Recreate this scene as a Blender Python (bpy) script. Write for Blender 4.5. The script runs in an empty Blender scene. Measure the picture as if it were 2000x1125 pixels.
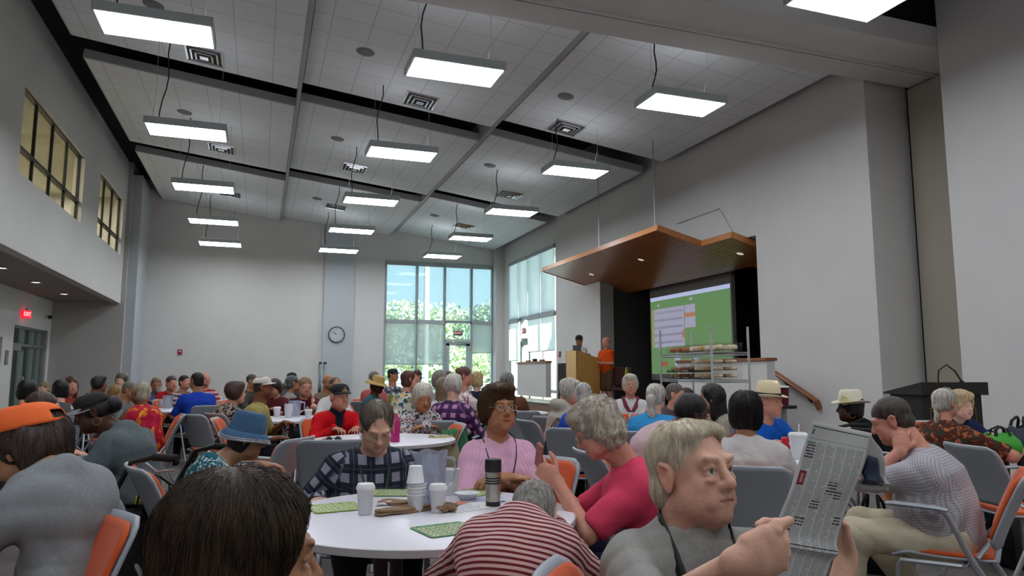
import bpy, math, random
import numpy as np
from mathutils import Vector, Matrix
random.seed(7); np.random.seed(7)
SC = bpy.context.scene
COL = SC.collection
R = math.radians
# ---------------------------------------------------------------- camera, world, sun, exposure
F, CAMH = 1391.0, 1.30
PITCH = math.atan((729-562.5)/F)
YAW = math.atan(495/(F/math.cos(PITCH)))
cam = bpy.data.cameras.new('camera'); cam_o = bpy.data.objects.new('camera', cam); COL.objects.link(cam_o)
cam.sensor_width = 36.0; cam.lens = F/2000*36.0; cam.clip_end = 400; cam.clip_start = .05
cam_o.location = (0, 0, CAMH); cam_o.rotation_euler = (math.pi/2+PITCH, 0, -YAW)
SC.camera = cam_o
SC.view_settings.view_transform = 'Standard'; SC.view_settings.look = 'None'
SC.view_settings.gamma = 1; SC.view_settings.use_curve_mapping = False
SC.view_settings.exposure = 0.10
SC.cycles.max_bounces = 8; SC.cycles.diffuse_bounces = 5; SC.cycles.glossy_bounces = 3
SC.cycles.transparent_max_bounces = 12; SC.cycles.transmission_bounces = 6
SC.cycles.sample_clamp_indirect = 4.0; SC.cycles.caustics_reflective = False; SC.cycles.caustics_refractive = False
SC.cycles.use_denoising = True
LAMP_E = 19.0       # panel emission
SKY_E = 2.9
world = bpy.data.worlds.new('sky'); SC.world = world; world.use_nodes = True
wn = world.node_tree; wn.nodes.clear()
_o = wn.nodes.new('ShaderNodeOutputWorld'); _b = wn.nodes.new('ShaderNodeBackground'); _b.inputs[1].default_value = SKY_E
_tc = wn.nodes.new('ShaderNodeTexCoord'); _sp = wn.nodes.new('ShaderNodeSeparateXYZ'); _cr = wn.nodes.new('ShaderNodeValToRGB')
wn.links.new(_tc.outputs['Generated'], _sp.inputs[0]); wn.links.new(_sp.outputs['Z'], _cr.inputs[0])
_cr.color_ramp.elements[0].position = 0.0; _cr.color_ramp.elements[0].color = (.56, .78, .90, 1)
_cr.color_ramp.elements[1].position = .45; _cr.color_ramp.elements[1].color = (.30, .58, .85, 1)
wn.links.new(_cr.outputs[0], _b.inputs[0]); wn.links.new(_b.outputs[0], _o.inputs[0])
sun = bpy.data.lights.new('sun', 'SUN'); sun.energy = 36.0; sun.angle = R(.6); sun.color = (1, .95, .86)
sun_o = bpy.data.objects.new('sun', sun); COL.objects.link(sun_o); sun_o.location = (30, 30, 30)
sun_o.rotation_euler = Vector((-.50, .55, -.62)).to_track_quat('-Z', 'Y').to_euler()

# ---------------------------------------------------------------- pixel helpers (measuring points of the place)
FW = np.array([math.sin(YAW)*math.cos(PITCH), math.cos(YAW)*math.cos(PITCH), math.sin(PITCH)])
RT = np.array([math.cos(YAW), -math.sin(YAW), 0.]); UP = np.cross(RT, FW); EYE = np.array([0, 0, CAMH])
def ray(x, y): return FW+RT*(x-1000)/F+UP*(562.5-y)/F
def onz(x, y, z): d = ray(x, y); return EYE+d*(z-CAMH)/d[2]
def onY(x, y, Y): d = ray(x, y); return EYE+d*Y/d[1]
def onX(x, y, X): d = ray(x, y); return EYE+d*X/d[0]
def dep(x, y, D): return EYE+ray(x, y)*D

# ---------------------------------------------------------------- materials
def lin(c):
    if isinstance(c, str): c = [int(c[i:i+2], 16)/255 for i in (0, 2, 4)]
    return tuple((x/12.92 if x <= .04045 else ((x+.055)/1.055)**2.4) for x in c[:3])+(1,)
def mat(name, color=(.8, .8, .8), rough=.6, metal=0., bump=0., bscale=40., emis=None, estr=0., vary=0., vscale=8., spec=.5, stretch=(1, 1, 1), trans=0., alpha=1., sheen=0., sss=0.):
    m = bpy.data.materials.new(name); m.use_nodes = True; nt = m.node_tree; b = nt.nodes['Principled BSDF']
    c = lin(color); b.inputs['Base Color'].default_value = c; b.inputs['Roughness'].default_value = rough
    b.inputs['Metallic'].default_value = metal; b.inputs['Specular IOR Level'].default_value = spec
    b.inputs['Transmission Weight'].default_value = trans; b.inputs['Alpha'].default_value = alpha
    if sheen: b.inputs['Sheen Weight'].default_value = sheen
    if sss: b.inputs['Subsurface Weight'].default_value = sss; b.inputs['Subsurface Radius'].default_value = (.012, .005, .003)
    if emis: b.inputs['Emission Color'].default_value = lin(emis); b.inputs['Emission Strength'].default_value = estr
    if bump or vary:
        tc = nt.nodes.new('ShaderNodeTexCoord'); mp = nt.nodes.new('ShaderNodeMapping'); mp.inputs['Scale'].default_value = stretch
        nt.links.new(tc.outputs['Object'], mp.inputs[0])
        if vary:
            n = nt.nodes.new('ShaderNodeTexNoise'); n.inputs['Scale'].default_value = vscale; n.inputs['Detail'].default_value = 5
            nt.links.new(mp.outputs[0], n.inputs['Vector'])
            mx = nt.nodes.new('ShaderNodeMix'); mx.data_type = 'RGBA'; mx.blend_type = 'MULTIPLY'
            mr = nt.nodes.new('ShaderNodeMapRange'); mr.inputs[1].default_value = .3; mr.inputs[2].default_value = .7
            mr.inputs[3].default_value = 1-vary; mr.inputs[4].default_value = 1+vary*.4
            nt.links.new(n.outputs[0], mr.inputs[0]); mx.inputs[0].default_value = 1
            mx.inputs[6].default_value = c; nt.links.new(mr.outputs[0], mx.inputs[7]); nt.links.new(mx.outputs[2], b.inputs['Base Color'])
        if bump:
            n2 = nt.nodes.new('ShaderNodeTexNoise'); n2.inputs['Scale'].default_value = bscale; n2.inputs['Detail'].default_value = 3
            nt.links.new(mp.outputs[0], n2.inputs['Vector'])
            bp = nt.nodes.new('ShaderNodeBump'); bp.inputs['Strength'].default_value = bump; bp.inputs['Distance'].default_value = .01
            nt.links.new(n2.outputs[0], bp.inputs['Height']); nt.links.new(bp.outputs[0], b.inputs['Normal'])
    return m
def N(nt, typ, ins=None, **kw):
    n = nt.nodes.new(typ)
    for k, v in kw.items(): setattr(n, k, v)
    for k, v in (ins or {}).items():
        if hasattr(v, 'is_output'): nt.links.new(v, n.inputs[k])
        else: n.inputs[k].default_value = v
    return n
def M_(nt, op, a, b=None, c=None):
    ins = {0: a}
    if b is not None: ins[1] = b
    if c is not None: ins[2] = c
    return N(nt, 'ShaderNodeMath', ins, operation=op).outputs[0]
def MIX(nt, f, a, b, blend='MIX'): return N(nt, 'ShaderNodeMix', {0: f, 6: a, 7: b}, data_type='RGBA', blend_type=blend).outputs[2]
def OBJ(nt):
    tc = nt.nodes.new('ShaderNodeTexCoord'); s = N(nt, 'ShaderNodeSeparateXYZ', {0: tc.outputs['Object']}); return tc.outputs['Object'], s.outputs[0], s.outputs[1], s.outputs[2]
def BS(m): return m.node_tree.nodes['Principled BSDF']

wall_mat = mat('painted_wall', 'd0cecb', .85, bump=.02, bscale=120, vary=.03, vscale=1.5)
wall_dark = mat('stage_charcoal_paint', '3c3b3a', .9)
black_mat = mat('plenum_black', '070707', .95)
soffit_mat = mat('soffit_taupe', '8b8580', .9)
column_mat = mat('column_paint', 'b4b9bd', .8)
warm_wall = mat('partition_fabric', 'a39c8e', .95, bump=.2, bscale=300)
steel = mat('brushed_aluminium', 'b6babd', .35, .85)
chrome = mat('chrome', 'd8dadc', .18, 1.)
tube_mat = mat('silver_tube', 'a8adb2', .38, .75)
blackm = mat('black_plastic', '101011', .5)
rubber = mat('black_rubber', '0c0c0c', .8)
white_top = mat('white_laminate', 'dedce2', .32, vary=.02, vscale=3)
table_edge = mat('table_edge', 'b9b6b8', .5)
table_leg = mat('table_leg_brown', '453b3a', .45, .3)
shell_gray = mat('gray_chair_shell', '9aa1a8', .42, vary=.02, vscale=5)
orange_up = mat('orange_upholstery', 'c9511b', .85, bump=.15, bscale=400, sheen=.2)
wood_trim = mat('oak_trim', '8c5530', .4, vary=.3, vscale=5, stretch=(1, .15, 1))
maple = mat('maple_lit', 'e0bd86', .4, vary=.1, vscale=4, stretch=(6, 6, .6))  # podium face towards the windows, their light put into the colour
maple_unlit = mat('maple_shaded', 'c8944e', .4, vary=.12, vscale=4, stretch=(6, 6, .6))  # same maple, darkened for the podium faces turned from the windows
paper_white = mat('paper_white', 'dfdedb', .7)
cup_mat = mat('foam_cup', 'dddfe2', .5)
kraft = mat('kraft_paper', '8d7156', .9, bump=.3, bscale=60, vary=.1)
red_dev = mat('red_alarm', '9c2030', .4)

def glass_mat(name, tint, rough=.0, mixf=.85):
    m = bpy.data.materials.new(name); m.use_nodes = True; nt = m.node_tree; nt.nodes.clear()
    o = N(nt, 'ShaderNodeOutputMaterial'); t = N(nt, 'ShaderNodeBsdfTransparent', {0: lin(tint)}); g = N(nt, 'ShaderNodeBsdfGlossy', {'Color': (1, 1, 1, 1), 'Roughness': rough+.02})
    mx = N(nt, 'ShaderNodeMixShader', {0: 1-mixf, 1: t.outputs[0], 2: g.outputs[0]}); nt.links.new(mx.outputs[0], o.inputs[0]); return m
win_glass = glass_mat('window_glass', 'eef6f4', 0, .94)
dark_glass = glass_mat('interior_glass', 'd4d2c6', 0, .93)
pitcher_glass = glass_mat('clear_plastic', 'eceef4', .2, .9)
lid_glass = glass_mat('clear_clamshell', 'f8f7f5', .1, .96)
def frosted_mat(name, col):
    m = bpy.data.materials.new(name); m.use_nodes = True; nt = m.node_tree; nt.nodes.clear()
    o = N(nt, 'ShaderNodeOutputMaterial'); t = N(nt, 'ShaderNodeBsdfTransparent', {0: lin('eef0f6')}); g = N(nt, 'ShaderNodeBsdfGlossy', {'Color': (1, 1, 1, 1), 'Roughness': .12}); d = N(nt, 'ShaderNodeBsdfDiffuse', {0: lin(col)})
    a = N(nt, 'ShaderNodeMixShader', {0: .72, 1: d.outputs[0], 2: t.outputs[0]}); b = N(nt, 'ShaderNodeMixShader', {0: .12, 1: a.outputs[0], 2: g.outputs[0]}); nt.links.new(b.outputs[0], o.inputs[0]); return m
pitcher_glass = frosted_mat('clear_plastic', 'c9d0e2')
def shade_mat(name, tr, col):
    m = bpy.data.materials.new(name); m.use_nodes = True; nt = m.node_tree; nt.nodes.clear()
    o = N(nt, 'ShaderNodeOutputMaterial'); t = N(nt, 'ShaderNodeBsdfTransparent', {0: (1, 1, 1, 1)}); d = N(nt, 'ShaderNodeBsdfDiffuse', {0: lin(col)}); l = N(nt, 'ShaderNodeBsdfTranslucent', {0: lin(col)})
    a = N(nt, 'ShaderNodeMixShader', {0: .6, 1: d.outputs[0], 2: l.outputs[0]}); b = N(nt, 'ShaderNodeMixShader', {0: tr, 1: a.outputs[0], 2: t.outputs[0]})
    nt.links.new(b.outputs[0], o.inputs[0]); return m
shade_thin = shade_mat('roller_shade_sheer', .62, '9aa0a1'); shade_mid = shade_mat('roller_shade', .24, 'c8cac6'); shade_side = shade_mat('roller_shade_side', .16, 'dfe7ea')

# ---------------------------------------------------------------- mesh builder
def frame_from(d):
    d = Vector(d).normalized(); u = Vector((0, 0, 1)) if abs(d.z) < .95 else Vector((1, 0, 0))
    a = d.cross(u).normalized(); return a, a.cross(d).normalized(), d
class MB:
    def __init__(s): s.v = []; s.f = []; s.m = []; s.ms = []; s.cm = 0
    def mt(s, m):
        if m not in s.ms: s.ms.append(m)
        s.cm = s.ms.index(m); return s
    def add(s, vs, fs):
        o = len(s.v); s.v += [tuple(v) for v in vs]; s.f += [tuple(i+o for i in f) for f in fs]; s.m += [s.cm]*len(fs); return s
    def box(s, c, d, rot=None):
        x, y, z = [k/2 for k in d]; vs = [Vector((i*x, j*y, k*z)) for i in (-1, 1) for j in (-1, 1) for k in (-1, 1)]
        if rot is not None: vs = [rot @ v for v in vs]
        vs = [v+Vector(c) for v in vs]
        return s.add(vs, [(0, 1, 3, 2), (4, 6, 7, 5), (0, 4, 5, 1), (2, 3, 7, 6), (0, 2, 6, 4), (1, 5, 7, 3)])
    def b2(s, a, b): return s.box([(p+q)/2 for p, q in zip(a, b)], [abs(q-p) for p, q in zip(a, b)])
    def poly(s, pts): return s.add(pts, [tuple(range(len(pts)))])
    def prism(s, pts, ext):
        n = len(pts); e = Vector(ext); vs = [Vector(p) for p in pts]+[Vector(p)+e for p in pts]
        return s.add(vs, [tuple(range(n))[::-1], tuple(range(n, 2*n))]+[(i, (i+1) % n, n+(i+1) % n, n+i) for i in range(n)])
    def tube(s, pts, r, n=10, ry=None, caps=True):
        pts = [Vector(p) for p in pts]; rs = r if isinstance(r, (list, tuple)) else [r]*len(pts); ring = []; ref = None
        for i, p in enumerate(pts):
            d = (pts[min(i+1, len(pts)-1)]-pts[max(i-1, 0)])
            if d.length < 1e-9: d = Vector((0, 0, 1))
            d.normalize()
            if ref is None: a, b, _ = frame_from(d)
            else:
                a = (ref-d*ref.dot(d)); a = a.normalized() if a.length > 1e-6 else frame_from(d)[0]; b = a.cross(d).normalized()
            ref = a; q = 1 if ry is None else ry
            ring += [p+a*math.cos(2*math.pi*k/n)*rs[i]+b*math.sin(2*math.pi*k/n)*rs[i]*q for k in range(n)]
        fs = [(i*n+k, i*n+(k+1) % n, (i+1)*n+(k+1) % n, (i+1)*n+k) for i in range(len(pts)-1) for k in range(n)]
        if caps: fs += [tuple(range(n))[::-1], tuple(range((len(pts)-1)*n, len(pts)*n))]
        return s.add(ring, fs)
    def lathe(s, prof, c=(0, 0, 0), n=32, sx=1, sy=1, rot=None, close=False):
        vs = []
        for r_, z in prof:
            for k in range(n):
                a = 2*math.pi*k/n; v = Vector((r_*sx*math.cos(a), r_*sy*math.sin(a), z))
                if rot is not None: v = rot @ v
                vs.append(v+Vector(c))
        m = len(prof); fs = [(i*n+k, i*n+(k+1) % n, (i+1)*n+(k+1) % n, (i+1)*n+k) for i in range(m-1) for k in range(n)]
        if close: fs += [((m-1)*n+k, (m-1)*n+(k+1) % n, (k+1) % n, k) for k in range(n)]
        else:
            fs += [tuple(range(n))[::-1], tuple(range((m-1)*n, m*n))]
        return s.add(vs, fs)
    def grid(s, fn, nu, nv, closed=False):
        vs = [fn(i/(nu-1), j/(nv-1)) for i in range(nu) for j in range(nv)]
        return s.add(vs, [(i*nv+j, i*nv+j+1, (i+1)*nv+j+1, (i+1)*nv+j) for i in range(nu-1) for j in range(nv-1)])
    def build(s, name, m=None, parent=None, smooth=False, bevel=0., solid=0., loc=None, fix=True):
        me = bpy.data.meshes.new(name); me.from_pydata(s.v, [], s.f)
        ms = s.ms or ([m] if not isinstance(m, (list, tuple)) else m)
        for x in ms: me.materials.append(x)
        if s.ms: me.polygons.foreach_set('material_index', s.m)
        if smooth: me.polygons.foreach_set('use_smooth', [True]*len(me.polygons))
        o = bpy.data.objects.new(name, me); COL.objects.link(o)
        if parent: o.parent = parent
        if loc is not None: o.location = loc
        if fix:
            import bmesh
            bm = bmesh.new(); bm.from_mesh(me); bmesh.ops.recalc_face_normals(bm, faces=bm.faces); bm.to_mesh(me); bm.free()
        if solid: md = o.modifiers.new('thickness', 'SOLIDIFY'); md.thickness = solid; md.offset = 0
        if bevel:
            md = o.modifiers.new('bevel', 'BEVEL'); md.width = bevel; md.segments = 2; md.limit_method = 'ANGLE'; md.angle_limit = R(40)
        if smooth:
            try: me.set_sharp_from_angle(angle=R(42))
            except Exception: pass
        return o
def empty(name, loc=(0, 0, 0), rz=0.):
    o = bpy.data.objects.new(name, None); o.empty_display_size = .1; COL.objects.link(o); o.location = loc; o.rotation_euler = (0, 0, rz); return o
def tag(o, label, cat, group=None, kind=None):
    o['label'] = label; o['category'] = cat
    if group: o['group'] = group
    if kind: o['kind'] = kind
    return o
def struct(o, label=None):
    o['kind'] = 'structure'
    if label: o['label'] = label
    return o
def copy_tree(o, parent=None):
    kids = [c for c in bpy.data.objects if c.parent == o]
    c = o.copy(); COL.objects.link(c)
    if parent: c.parent = parent
    for k in kids: copy_tree(k, c)
    return c
_tc_cache = {}
def text_geo(s_, bold=0.):
    k = (s_, bold)
    if k not in _tc_cache:
        cu = bpy.data.curves.new('lettering_source', 'FONT'); cu.body = s_; cu.size = 1.; cu.extrude = .02; cu.align_x = 'CENTER'; cu.align_y = 'CENTER'; cu.offset = bold; cu.resolution_u = 3
        o = bpy.data.objects.new('lettering_source', cu); me = bpy.data.meshes.new_from_object(o)
        _tc_cache[k] = ([v.co.copy() for v in me.vertices], [tuple(p.vertices) for p in me.polygons])
        bpy.data.objects.remove(o); bpy.data.curves.remove(cu); bpy.data.meshes.remove(me)
    return _tc_cache[k]
def text_add(mb, s_, size, loc, rot, ext=.002, bold=0.):
    V, Fc = text_geo(s_, bold); E_ = Matrix.Rotation(rot[2], 3, 'Z') @ Matrix.Rotation(rot[1], 3, 'Y') @ Matrix.Rotation(rot[0], 3, 'X')
    return mb.add([E_ @ Vector((v.x*size, v.y*size, v.z*ext/.02))+Vector(loc) for v in V], Fc)
def text_mesh(name, s_, size, m, parent, loc, rot, ext=.002, bold=0.):
    return text_add(MB(), s_, size, loc, rot, ext, bold).build(name, m, parent, fix=False)
# ================================================================ THE ROOM
ZT = lambda X: 7.12-(X+3.3)*.118      # underside of the first ceiling bay at X, later bays step up
YF = 26.0
# carpet floor
fl = mat('carpet_tiles', '6a645f', .95)
nt = fl.node_tree; v, x, y, z = OBJ(nt)
bk = N(nt, 'ShaderNodeTexBrick', {'Vector': v, 'Scale': 1.0, 'Mortar Size': .0, 'Brick Width': .92, 'Row Height': .46, 'Color1': lin('686260'), 'Color2': lin('867e79'), 'Bias': 0.}, offset=.5)
n1 = N(nt, 'ShaderNodeTexNoise', {'Vector': v, 'Scale': 220., 'Detail': 2.}); n2 = N(nt, 'ShaderNodeTexNoise', {'Vector': v, 'Scale': .55, 'Detail': 1.})
c1 = MIX(nt, M_(nt, 'MULTIPLY', n1.outputs[0], .5), bk.outputs[0], lin('46413f'))
c2 = MIX(nt, M_(nt, 'GREATER_THAN', n2.outputs[0], .66), c1, lin('82502c')); nt.links.new(c2, BS(fl).inputs[0])
struct(MB().b2((-9, -4, -.2), (12.5, 27.5, 0)).build('floor', fl))
# far wall with window opening X 4.27..8.41, z 0..5.46
WL, WR, WT = 4.27, 8.38, 5.44
w = MB(); w.b2((-9, YF, 0), (WL, YF+.25, 8)); w.b2((WL, YF, WT), (WR, YF+.25, 8)); w.b2((WR, YF, 0), (12.5, YF+.25, 8)); struct(w.build('wall_far', wall_mat))
# shallow pilaster carrying the clock
struct(MB().b2((2.07, YF-.12, 0), (3.13, YF, 7.2)).build('trim_1', column_mat, bevel=.01))
# corner column right of the far window
struct(MB().b2((WR+.03, YF-.35, 0), (8.95, YF, 6.6)).build('trim_2', wall_mat))
# right wall: window part (X 8.75, Y 20.6..25.05), stage part, partition pocket, near part
SX = 8.65
w = MB(); w.b2((8.75, 25.06, 0), (9., YF, 8)); w.b2((8.75, 20.15, 0), (9., 20.62, 8)); w.b2((8.75, 20.62, 5.42), (9., 25.06, 8)); struct(w.build('wall_right_window', wall_mat))
w = MB()
w.b2((SX, 17.32, 0), (8.95, 20.2, 8)); w.b2((SX, 10.82, 3.86), (8.95, 17.32, 8)); w.b2((SX, 8.15, 0), (8.95, 10.82, 8))
w.b2((8.951, 8.15, 0), (10.3, 8.4, 8)); struct(w.build('wall_right', wall_mat))
struct(MB().b2((SX, -3.5, 0), (8.95, 6.86, 8)).build('wall_right_near', wall_mat))
w = MB().mt(warm_wall); w.b2((9.42, 6.9, .02), (9.5, 8.05, 5.72)); w.mt(black_mat).b2((9.51, 6.5, 0), (9.6, 8.6, 8)); w.mt(wall_mat).b2((8.9, 6.6, 0), (10, 6.86, 8)); struct(w.build('door_3', None), 'beige folding partition parked in its wall pocket')
for k, zz in enumerate((.62, .9)): pass
# stage recess
w = MB(); w.b2((8.96, 17.6, 0), (12.2, 17.8, 6)); w.b2((8.96, 10.5, 0), (12.2, 10.7, 6)); w.b2((12., 10.5, 0), (12.2, 17.8, 6)); w.b2((8.96, 10.5, 4.6), (12.2, 17.8, 4.75)); struct(w.build('wall_stage', wall_dark))
struct(MB().b2((8.66, 17.31, .6), (9.05, 17.315, 4.6)).b2((8.952, 17.32, .6), (9.05, 17.59, 4.6)).build('trim_3', mat('jamb_grey', '86827c', .9)))
# stage platform with wood front
w = MB().mt(mat('stage_floor', '4a3a30', .5, vary=.2)).b2((7.72, 10.45, .40), (12., 24.6, .45)); w.mt(mat('stage_front_wood', '7d4a38', .5, vary=.15, vscale=3, stretch=(1, .2, 3))).b2((7.74, 10.5, 0), (12., 24.55, .40))
for k in range(3): w.b2((7.9, 10.45-.3*(k+1), 0), (8.62, 10.45-.3*k, .34-.11*k))
struct(w.build('floor_stage', None))
# left: upper wall with windows (X -4), soffit, recess
LX = -4.0
def wall_with_holes(X0, X1, Y0, Y1, Z0, Z1, holes, mb):
    ys = sorted({Y0, Y1}|{h[0] for h in holes}|{h[1] for h in holes}); zs = sorted({Z0, Z1}|{h[2] for h in holes}|{h[3] for h in holes})
    for a, b in zip(ys, ys[1:]):
        for c, d in zip(zs, zs[1:]):
            if not any(h[0] <= (a+b)/2 <= h[1] and h[2] <= (c+d)/2 <= h[3] for h in holes): mb.b2((X0, a, c), (X1, b, d))
    return mb
wins = [(13.95, 18.5, 4.73, 6.3), (20.2, 23.5, 4.78, 6.45)]
struct(wall_with_holes(LX-.22, LX, -3.5, 24.0, 3.38, 8, wins, MB()).build('wall_left_upper', wall_mat))
w = MB().mt(soffit_mat).b2((-6.6, -3.5, 3.38), (LX-.01, 24, 3.5)); struct(w.build('ceiling_soffit', None))
RX = -5.75
lw = wall_with_holes(RX-.2, RX, -3.5, 24, 0, 3.4, [(20.75, 23.75, 0, 2.5), (19.1, 19.95, 0, 2.15)], MB()); struct(lw.build('wall_left', wall_mat))
struct(MB().b2((-9, 24., 0), (-3.88, 24.25, 8)).b2((-3.88-.2, 24.2, 0), (-3.88, YF, 8)).build('wall_left_end', soffit_mat if False else mat('side_wall_paint', 'b4b2ae', .9)))
struct(MB().b2((-3.9, 24.15, 0), (-3.62, YF, 7.4)).build('trim_4', column_mat))
struct(MB().b2((-9, -3.6, 0), (12.5, -3.4, 8)).build('wall_back', wall_mat))
# upper window rooms (corridor behind)
w = MB(); w.b2((-7.2, 12, 3.5), (-7.1, 25, 8)); w.b2((-7.2, 12, 6.6), (-4.22, 25, 6.7)); w.b2((-7.2, 12, 3.5), (-4.22, 25, 3.6)); w.b2((-7.2, 11.9, 3.5), (-4.22, 12., 8)); struct(w.build('wall_corridor', mat('corridor_cream', 'b7b3a6', .9)))
for i, (a, b, c, d) in enumerate(wins):
    f = MB(); n = 5 if i == 0 else 4; fr = .05
    fm = mat('window_frame_dark', '2c2a27', .5) if i == 0 else fm
    for k in range(n+0):
        yy = a+(b-a)*k/(n-1); f.box((LX-.12, yy, (c+d)/2), (.05, fr, d-c))
    for zz in (c, c+.5, d): f.box((LX-.12, (a+b)/2, zz), (.1, b-a, fr))
    fo = struct(f.build('window_%d' % (i+1), fm))
    g = MB().b2((LX-.14, a, c), (LX-.13, b, d)).build('window_pane', dark_glass, fo)
    cl = bpy.data.lights.new('corridor_lamp', 'AREA'); cl.energy = 230; cl.size = 1.5; cl.color = (1, .98, .93)
    co = bpy.data.objects.new('corridor_lamp', cl); COL.objects.link(co); co.location = (-5.8, (a+b)/2+.5, 6.5)
# storefront door in the recess
f = MB(); Y0, Y1, H1 = 20.75, 23.75, 2.5
alu = mat('storefront_aluminium', '8d918f', .45, .5)
for yy in (Y0+.03, 21.75, 22.6, 23.2, Y1-.03): f.box((RX-.1, yy, H1/2), (.12, .06, H1))
for zz in (.05, 2.02, H1-.03): f.box((RX-.1, (Y0+Y1)/2, zz), (.12, Y1-Y0, .07))
for yy in (20.85, 21.65): f.box((RX-.06, yy, 1.), (.06, .12, 2.))
f.box((RX-.06, 21.25, 1.93), (.06, .9, .12)); f.box((RX-.06, 21.25, .12), (.06, .9, .22))
dr = struct(f.build('door_1', alu)); MB().b2((RX-.11, Y0, 0), (RX-.1, Y1, H1)).build('glass_pane', dark_glass, dr)
MB().tube([(RX-.02, 21.6, .9), (RX+.04, 21.6, .92), (RX+.04, 21.6, 1.2), (RX-.02, 21.6, 1.22)], .012).build('door_handle', steel, dr, smooth=True)
struct(MB().b2((-8, 19, 0), (-7.9, 24, 3.4)).b2((-8, 19, 3.3), (-6, 24, 3.4)).build('wall_lobby', mat('lobby_grey', '6d6f6d', .9)))
struct(MB().b2((RX-.12, 19.1, 0), (RX-.07, 19.95, 2.15)).build('door_4', mat('beige_door', '8c7a6c', .6)))
tag(MB().b2((RX, 20.2, 1.5), (RX+.02, 20.42, 1.85)).build('wall_plaque', mat('plaque_grey', '77777a', .5), bevel=.004), 'small grey plaque on the wall left of the glass door', 'sign')
# exit signs
def exit_sign(loc, rz, w_, face, txt, lab, grp=None, glow=0):
    o = empty('exit_sign', loc, rz); tag(o, lab, 'exit sign', grp)
    MB().box((0, 0, 0), (w_, .05, w_*.55)).build('housing', face, o, bevel=.004)
    for sgn in (-1,):
        text_mesh('lettering', 'EXIT', w_*.42, txt, o, (0, -.03*1, 0), (R(90), 0, 0), .002, .004)
    MB().tube([(0, 0, w_*.27), (0, 0, w_*.45)], .012).build('bracket', blackm, o)
    return o
red_glow = mat('red_exit_face', 'a01020', .5, emis='ff1028', estr=1.6); red_txt = mat('red_letters', 'ff4040', .5, emis='ff4048', estr=1.6); pale = mat('pale_letters', 'e8c0b8', .5, emis='ffb0a8', estr=.6)
dkred = mat('dark_exit_face', '2a1210', .5)
exit_sign((RX+.08, 21.3, 2.8), R(75), .36, red_glow, mat('pink_letters', 'ffd0d0', .5, emis='ffb0b0', estr=1.5), 'glowing red exit sign over the glass door on the left')
cm = empty('wall_camera', (RX+.1, 23.4, 2.88)); tag(cm, 'small dark dome camera on the wall right of the red exit sign', 'camera')
MB().lathe([(.001, -.06), (.04, -.05), (.055, 0), (.055, .04), (.001, .045)], rot=Matrix.Rotation(R(90), 3, 'Y')).build('dome', blackm, cm, smooth=True); MB().box((-.07, 0, 0), (.06, .1, .1)).build('mount', steel, cm, bevel=.005)
# recessed lights in the soffit
for (px, py), L in (((70, 551), 'recessed downlight in the low soffit nearer the outer wall'), ((125, 574), 'recessed downlight at the far end of the low soffit'), ((3, 523), 'recessed downlight in the low soffit at the left picture edge')):
    p = onz(px, py, 3.37); o = empty('downlight', p); tag(o, L, 'ceiling light', 'soffit downlights')
    MB().lathe([(.12, 0), (.12, -.012), (.09, -.012), (.085, 0)], n=28).build('trim_ring', steel, o, smooth=True)
    MB().lathe([(.001, -.004), (.085, -.004), (.085, -.001), (.001, -.001)], n=28).build('diffuser', mat('downlight_glow', 'ffffff', .5, emis='fff6e8', estr=4.5), o)
# ------------------------------------------------ ceiling clouds
tile = mat('acoustic_tile', 'dcdfe0', .95)
nt = tile.node_tree; v, x, y, z = OBJ(nt)
fx = M_(nt, 'FRACT', M_(nt, 'DIVIDE', x, .61)); fy = M_(nt, 'FRACT', M_(nt, 'DIVIDE', y, .61))
lx = M_(nt, 'LESS_THAN', M_(nt, 'ABSOLUTE', M_(nt, 'SUBTRACT', fx, .5)), .018); ly = M_(nt, 'LESS_THAN', M_(nt, 'ABSOLUTE', M_(nt, 'SUBTRACT', fy, .5)), .018)
ln = M_(nt, 'MAXIMUM', lx, ly); ns = N(nt, 'ShaderNodeTexNoise', {'Vector': v, 'Scale': 1.6})
cc = MIX(nt, M_(nt, 'MULTIPLY', ln, .75), MIX(nt, ns.outputs[0], lin('d9dcdd'), lin('e4e6e7')), lin('bcbfc0')); nt.links.new(cc, BS(tile).inputs[0])
cloud_edge = mat('cloud_fascia', 'a4a6a6', .8)
struct(MB().b2((-9, -3.5, 7.75), (12.5, YF+.2, 7.9)).build('ceiling', black_mat))
bays = [(-3.3, .50, 7.12, 6.66), (.56, 4.36, 6.80, 6.37), (4.60, 8.42, 6.55, 6.04)]
rows = [(-3.3, 5.75), (8.0, 13.6), (14.5, 19.6), (20.45, YF-.02)]
n = 0
for bi, (xa, xb, za, zb) in enumerate(bays):
    for ri, (ya, yb) in enumerate(rows):
        if ri == 0 and bi == 3: continue
        n += 1; L = math.hypot(xb-xa, zb-za); ang = math.atan2(zb-za, xb-xa)
        yb2 = yb
        p = MB().mt(cloud_edge).b2((0, ya, .0), (L, yb2, .16)).mt(tile).b2((.03, ya+.03, -.012), (L-.03, yb2-.03, .0))
        o = p.build('ceiling_cloud_%d' % n, None, loc=(xa, 0, za)); o.rotation_euler = (0, -ang, 0); struct(o)
# solid bands joining the bays
band = mat('gypsum_band', 'a2a19f', .9)
struct(MB().b2((.50, 6.3, 6.66), (.56, YF, 6.95)).build('ceiling_band_1', cloud_edge)); struct(MB().prism([(4.36, 8, 6.37), (4.60, 8, 6.55), (4.60, 8, 6.8), (4.36, 8, 6.8)], (0, YF-8, 0)).build('ceiling_band_2', band))
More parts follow.
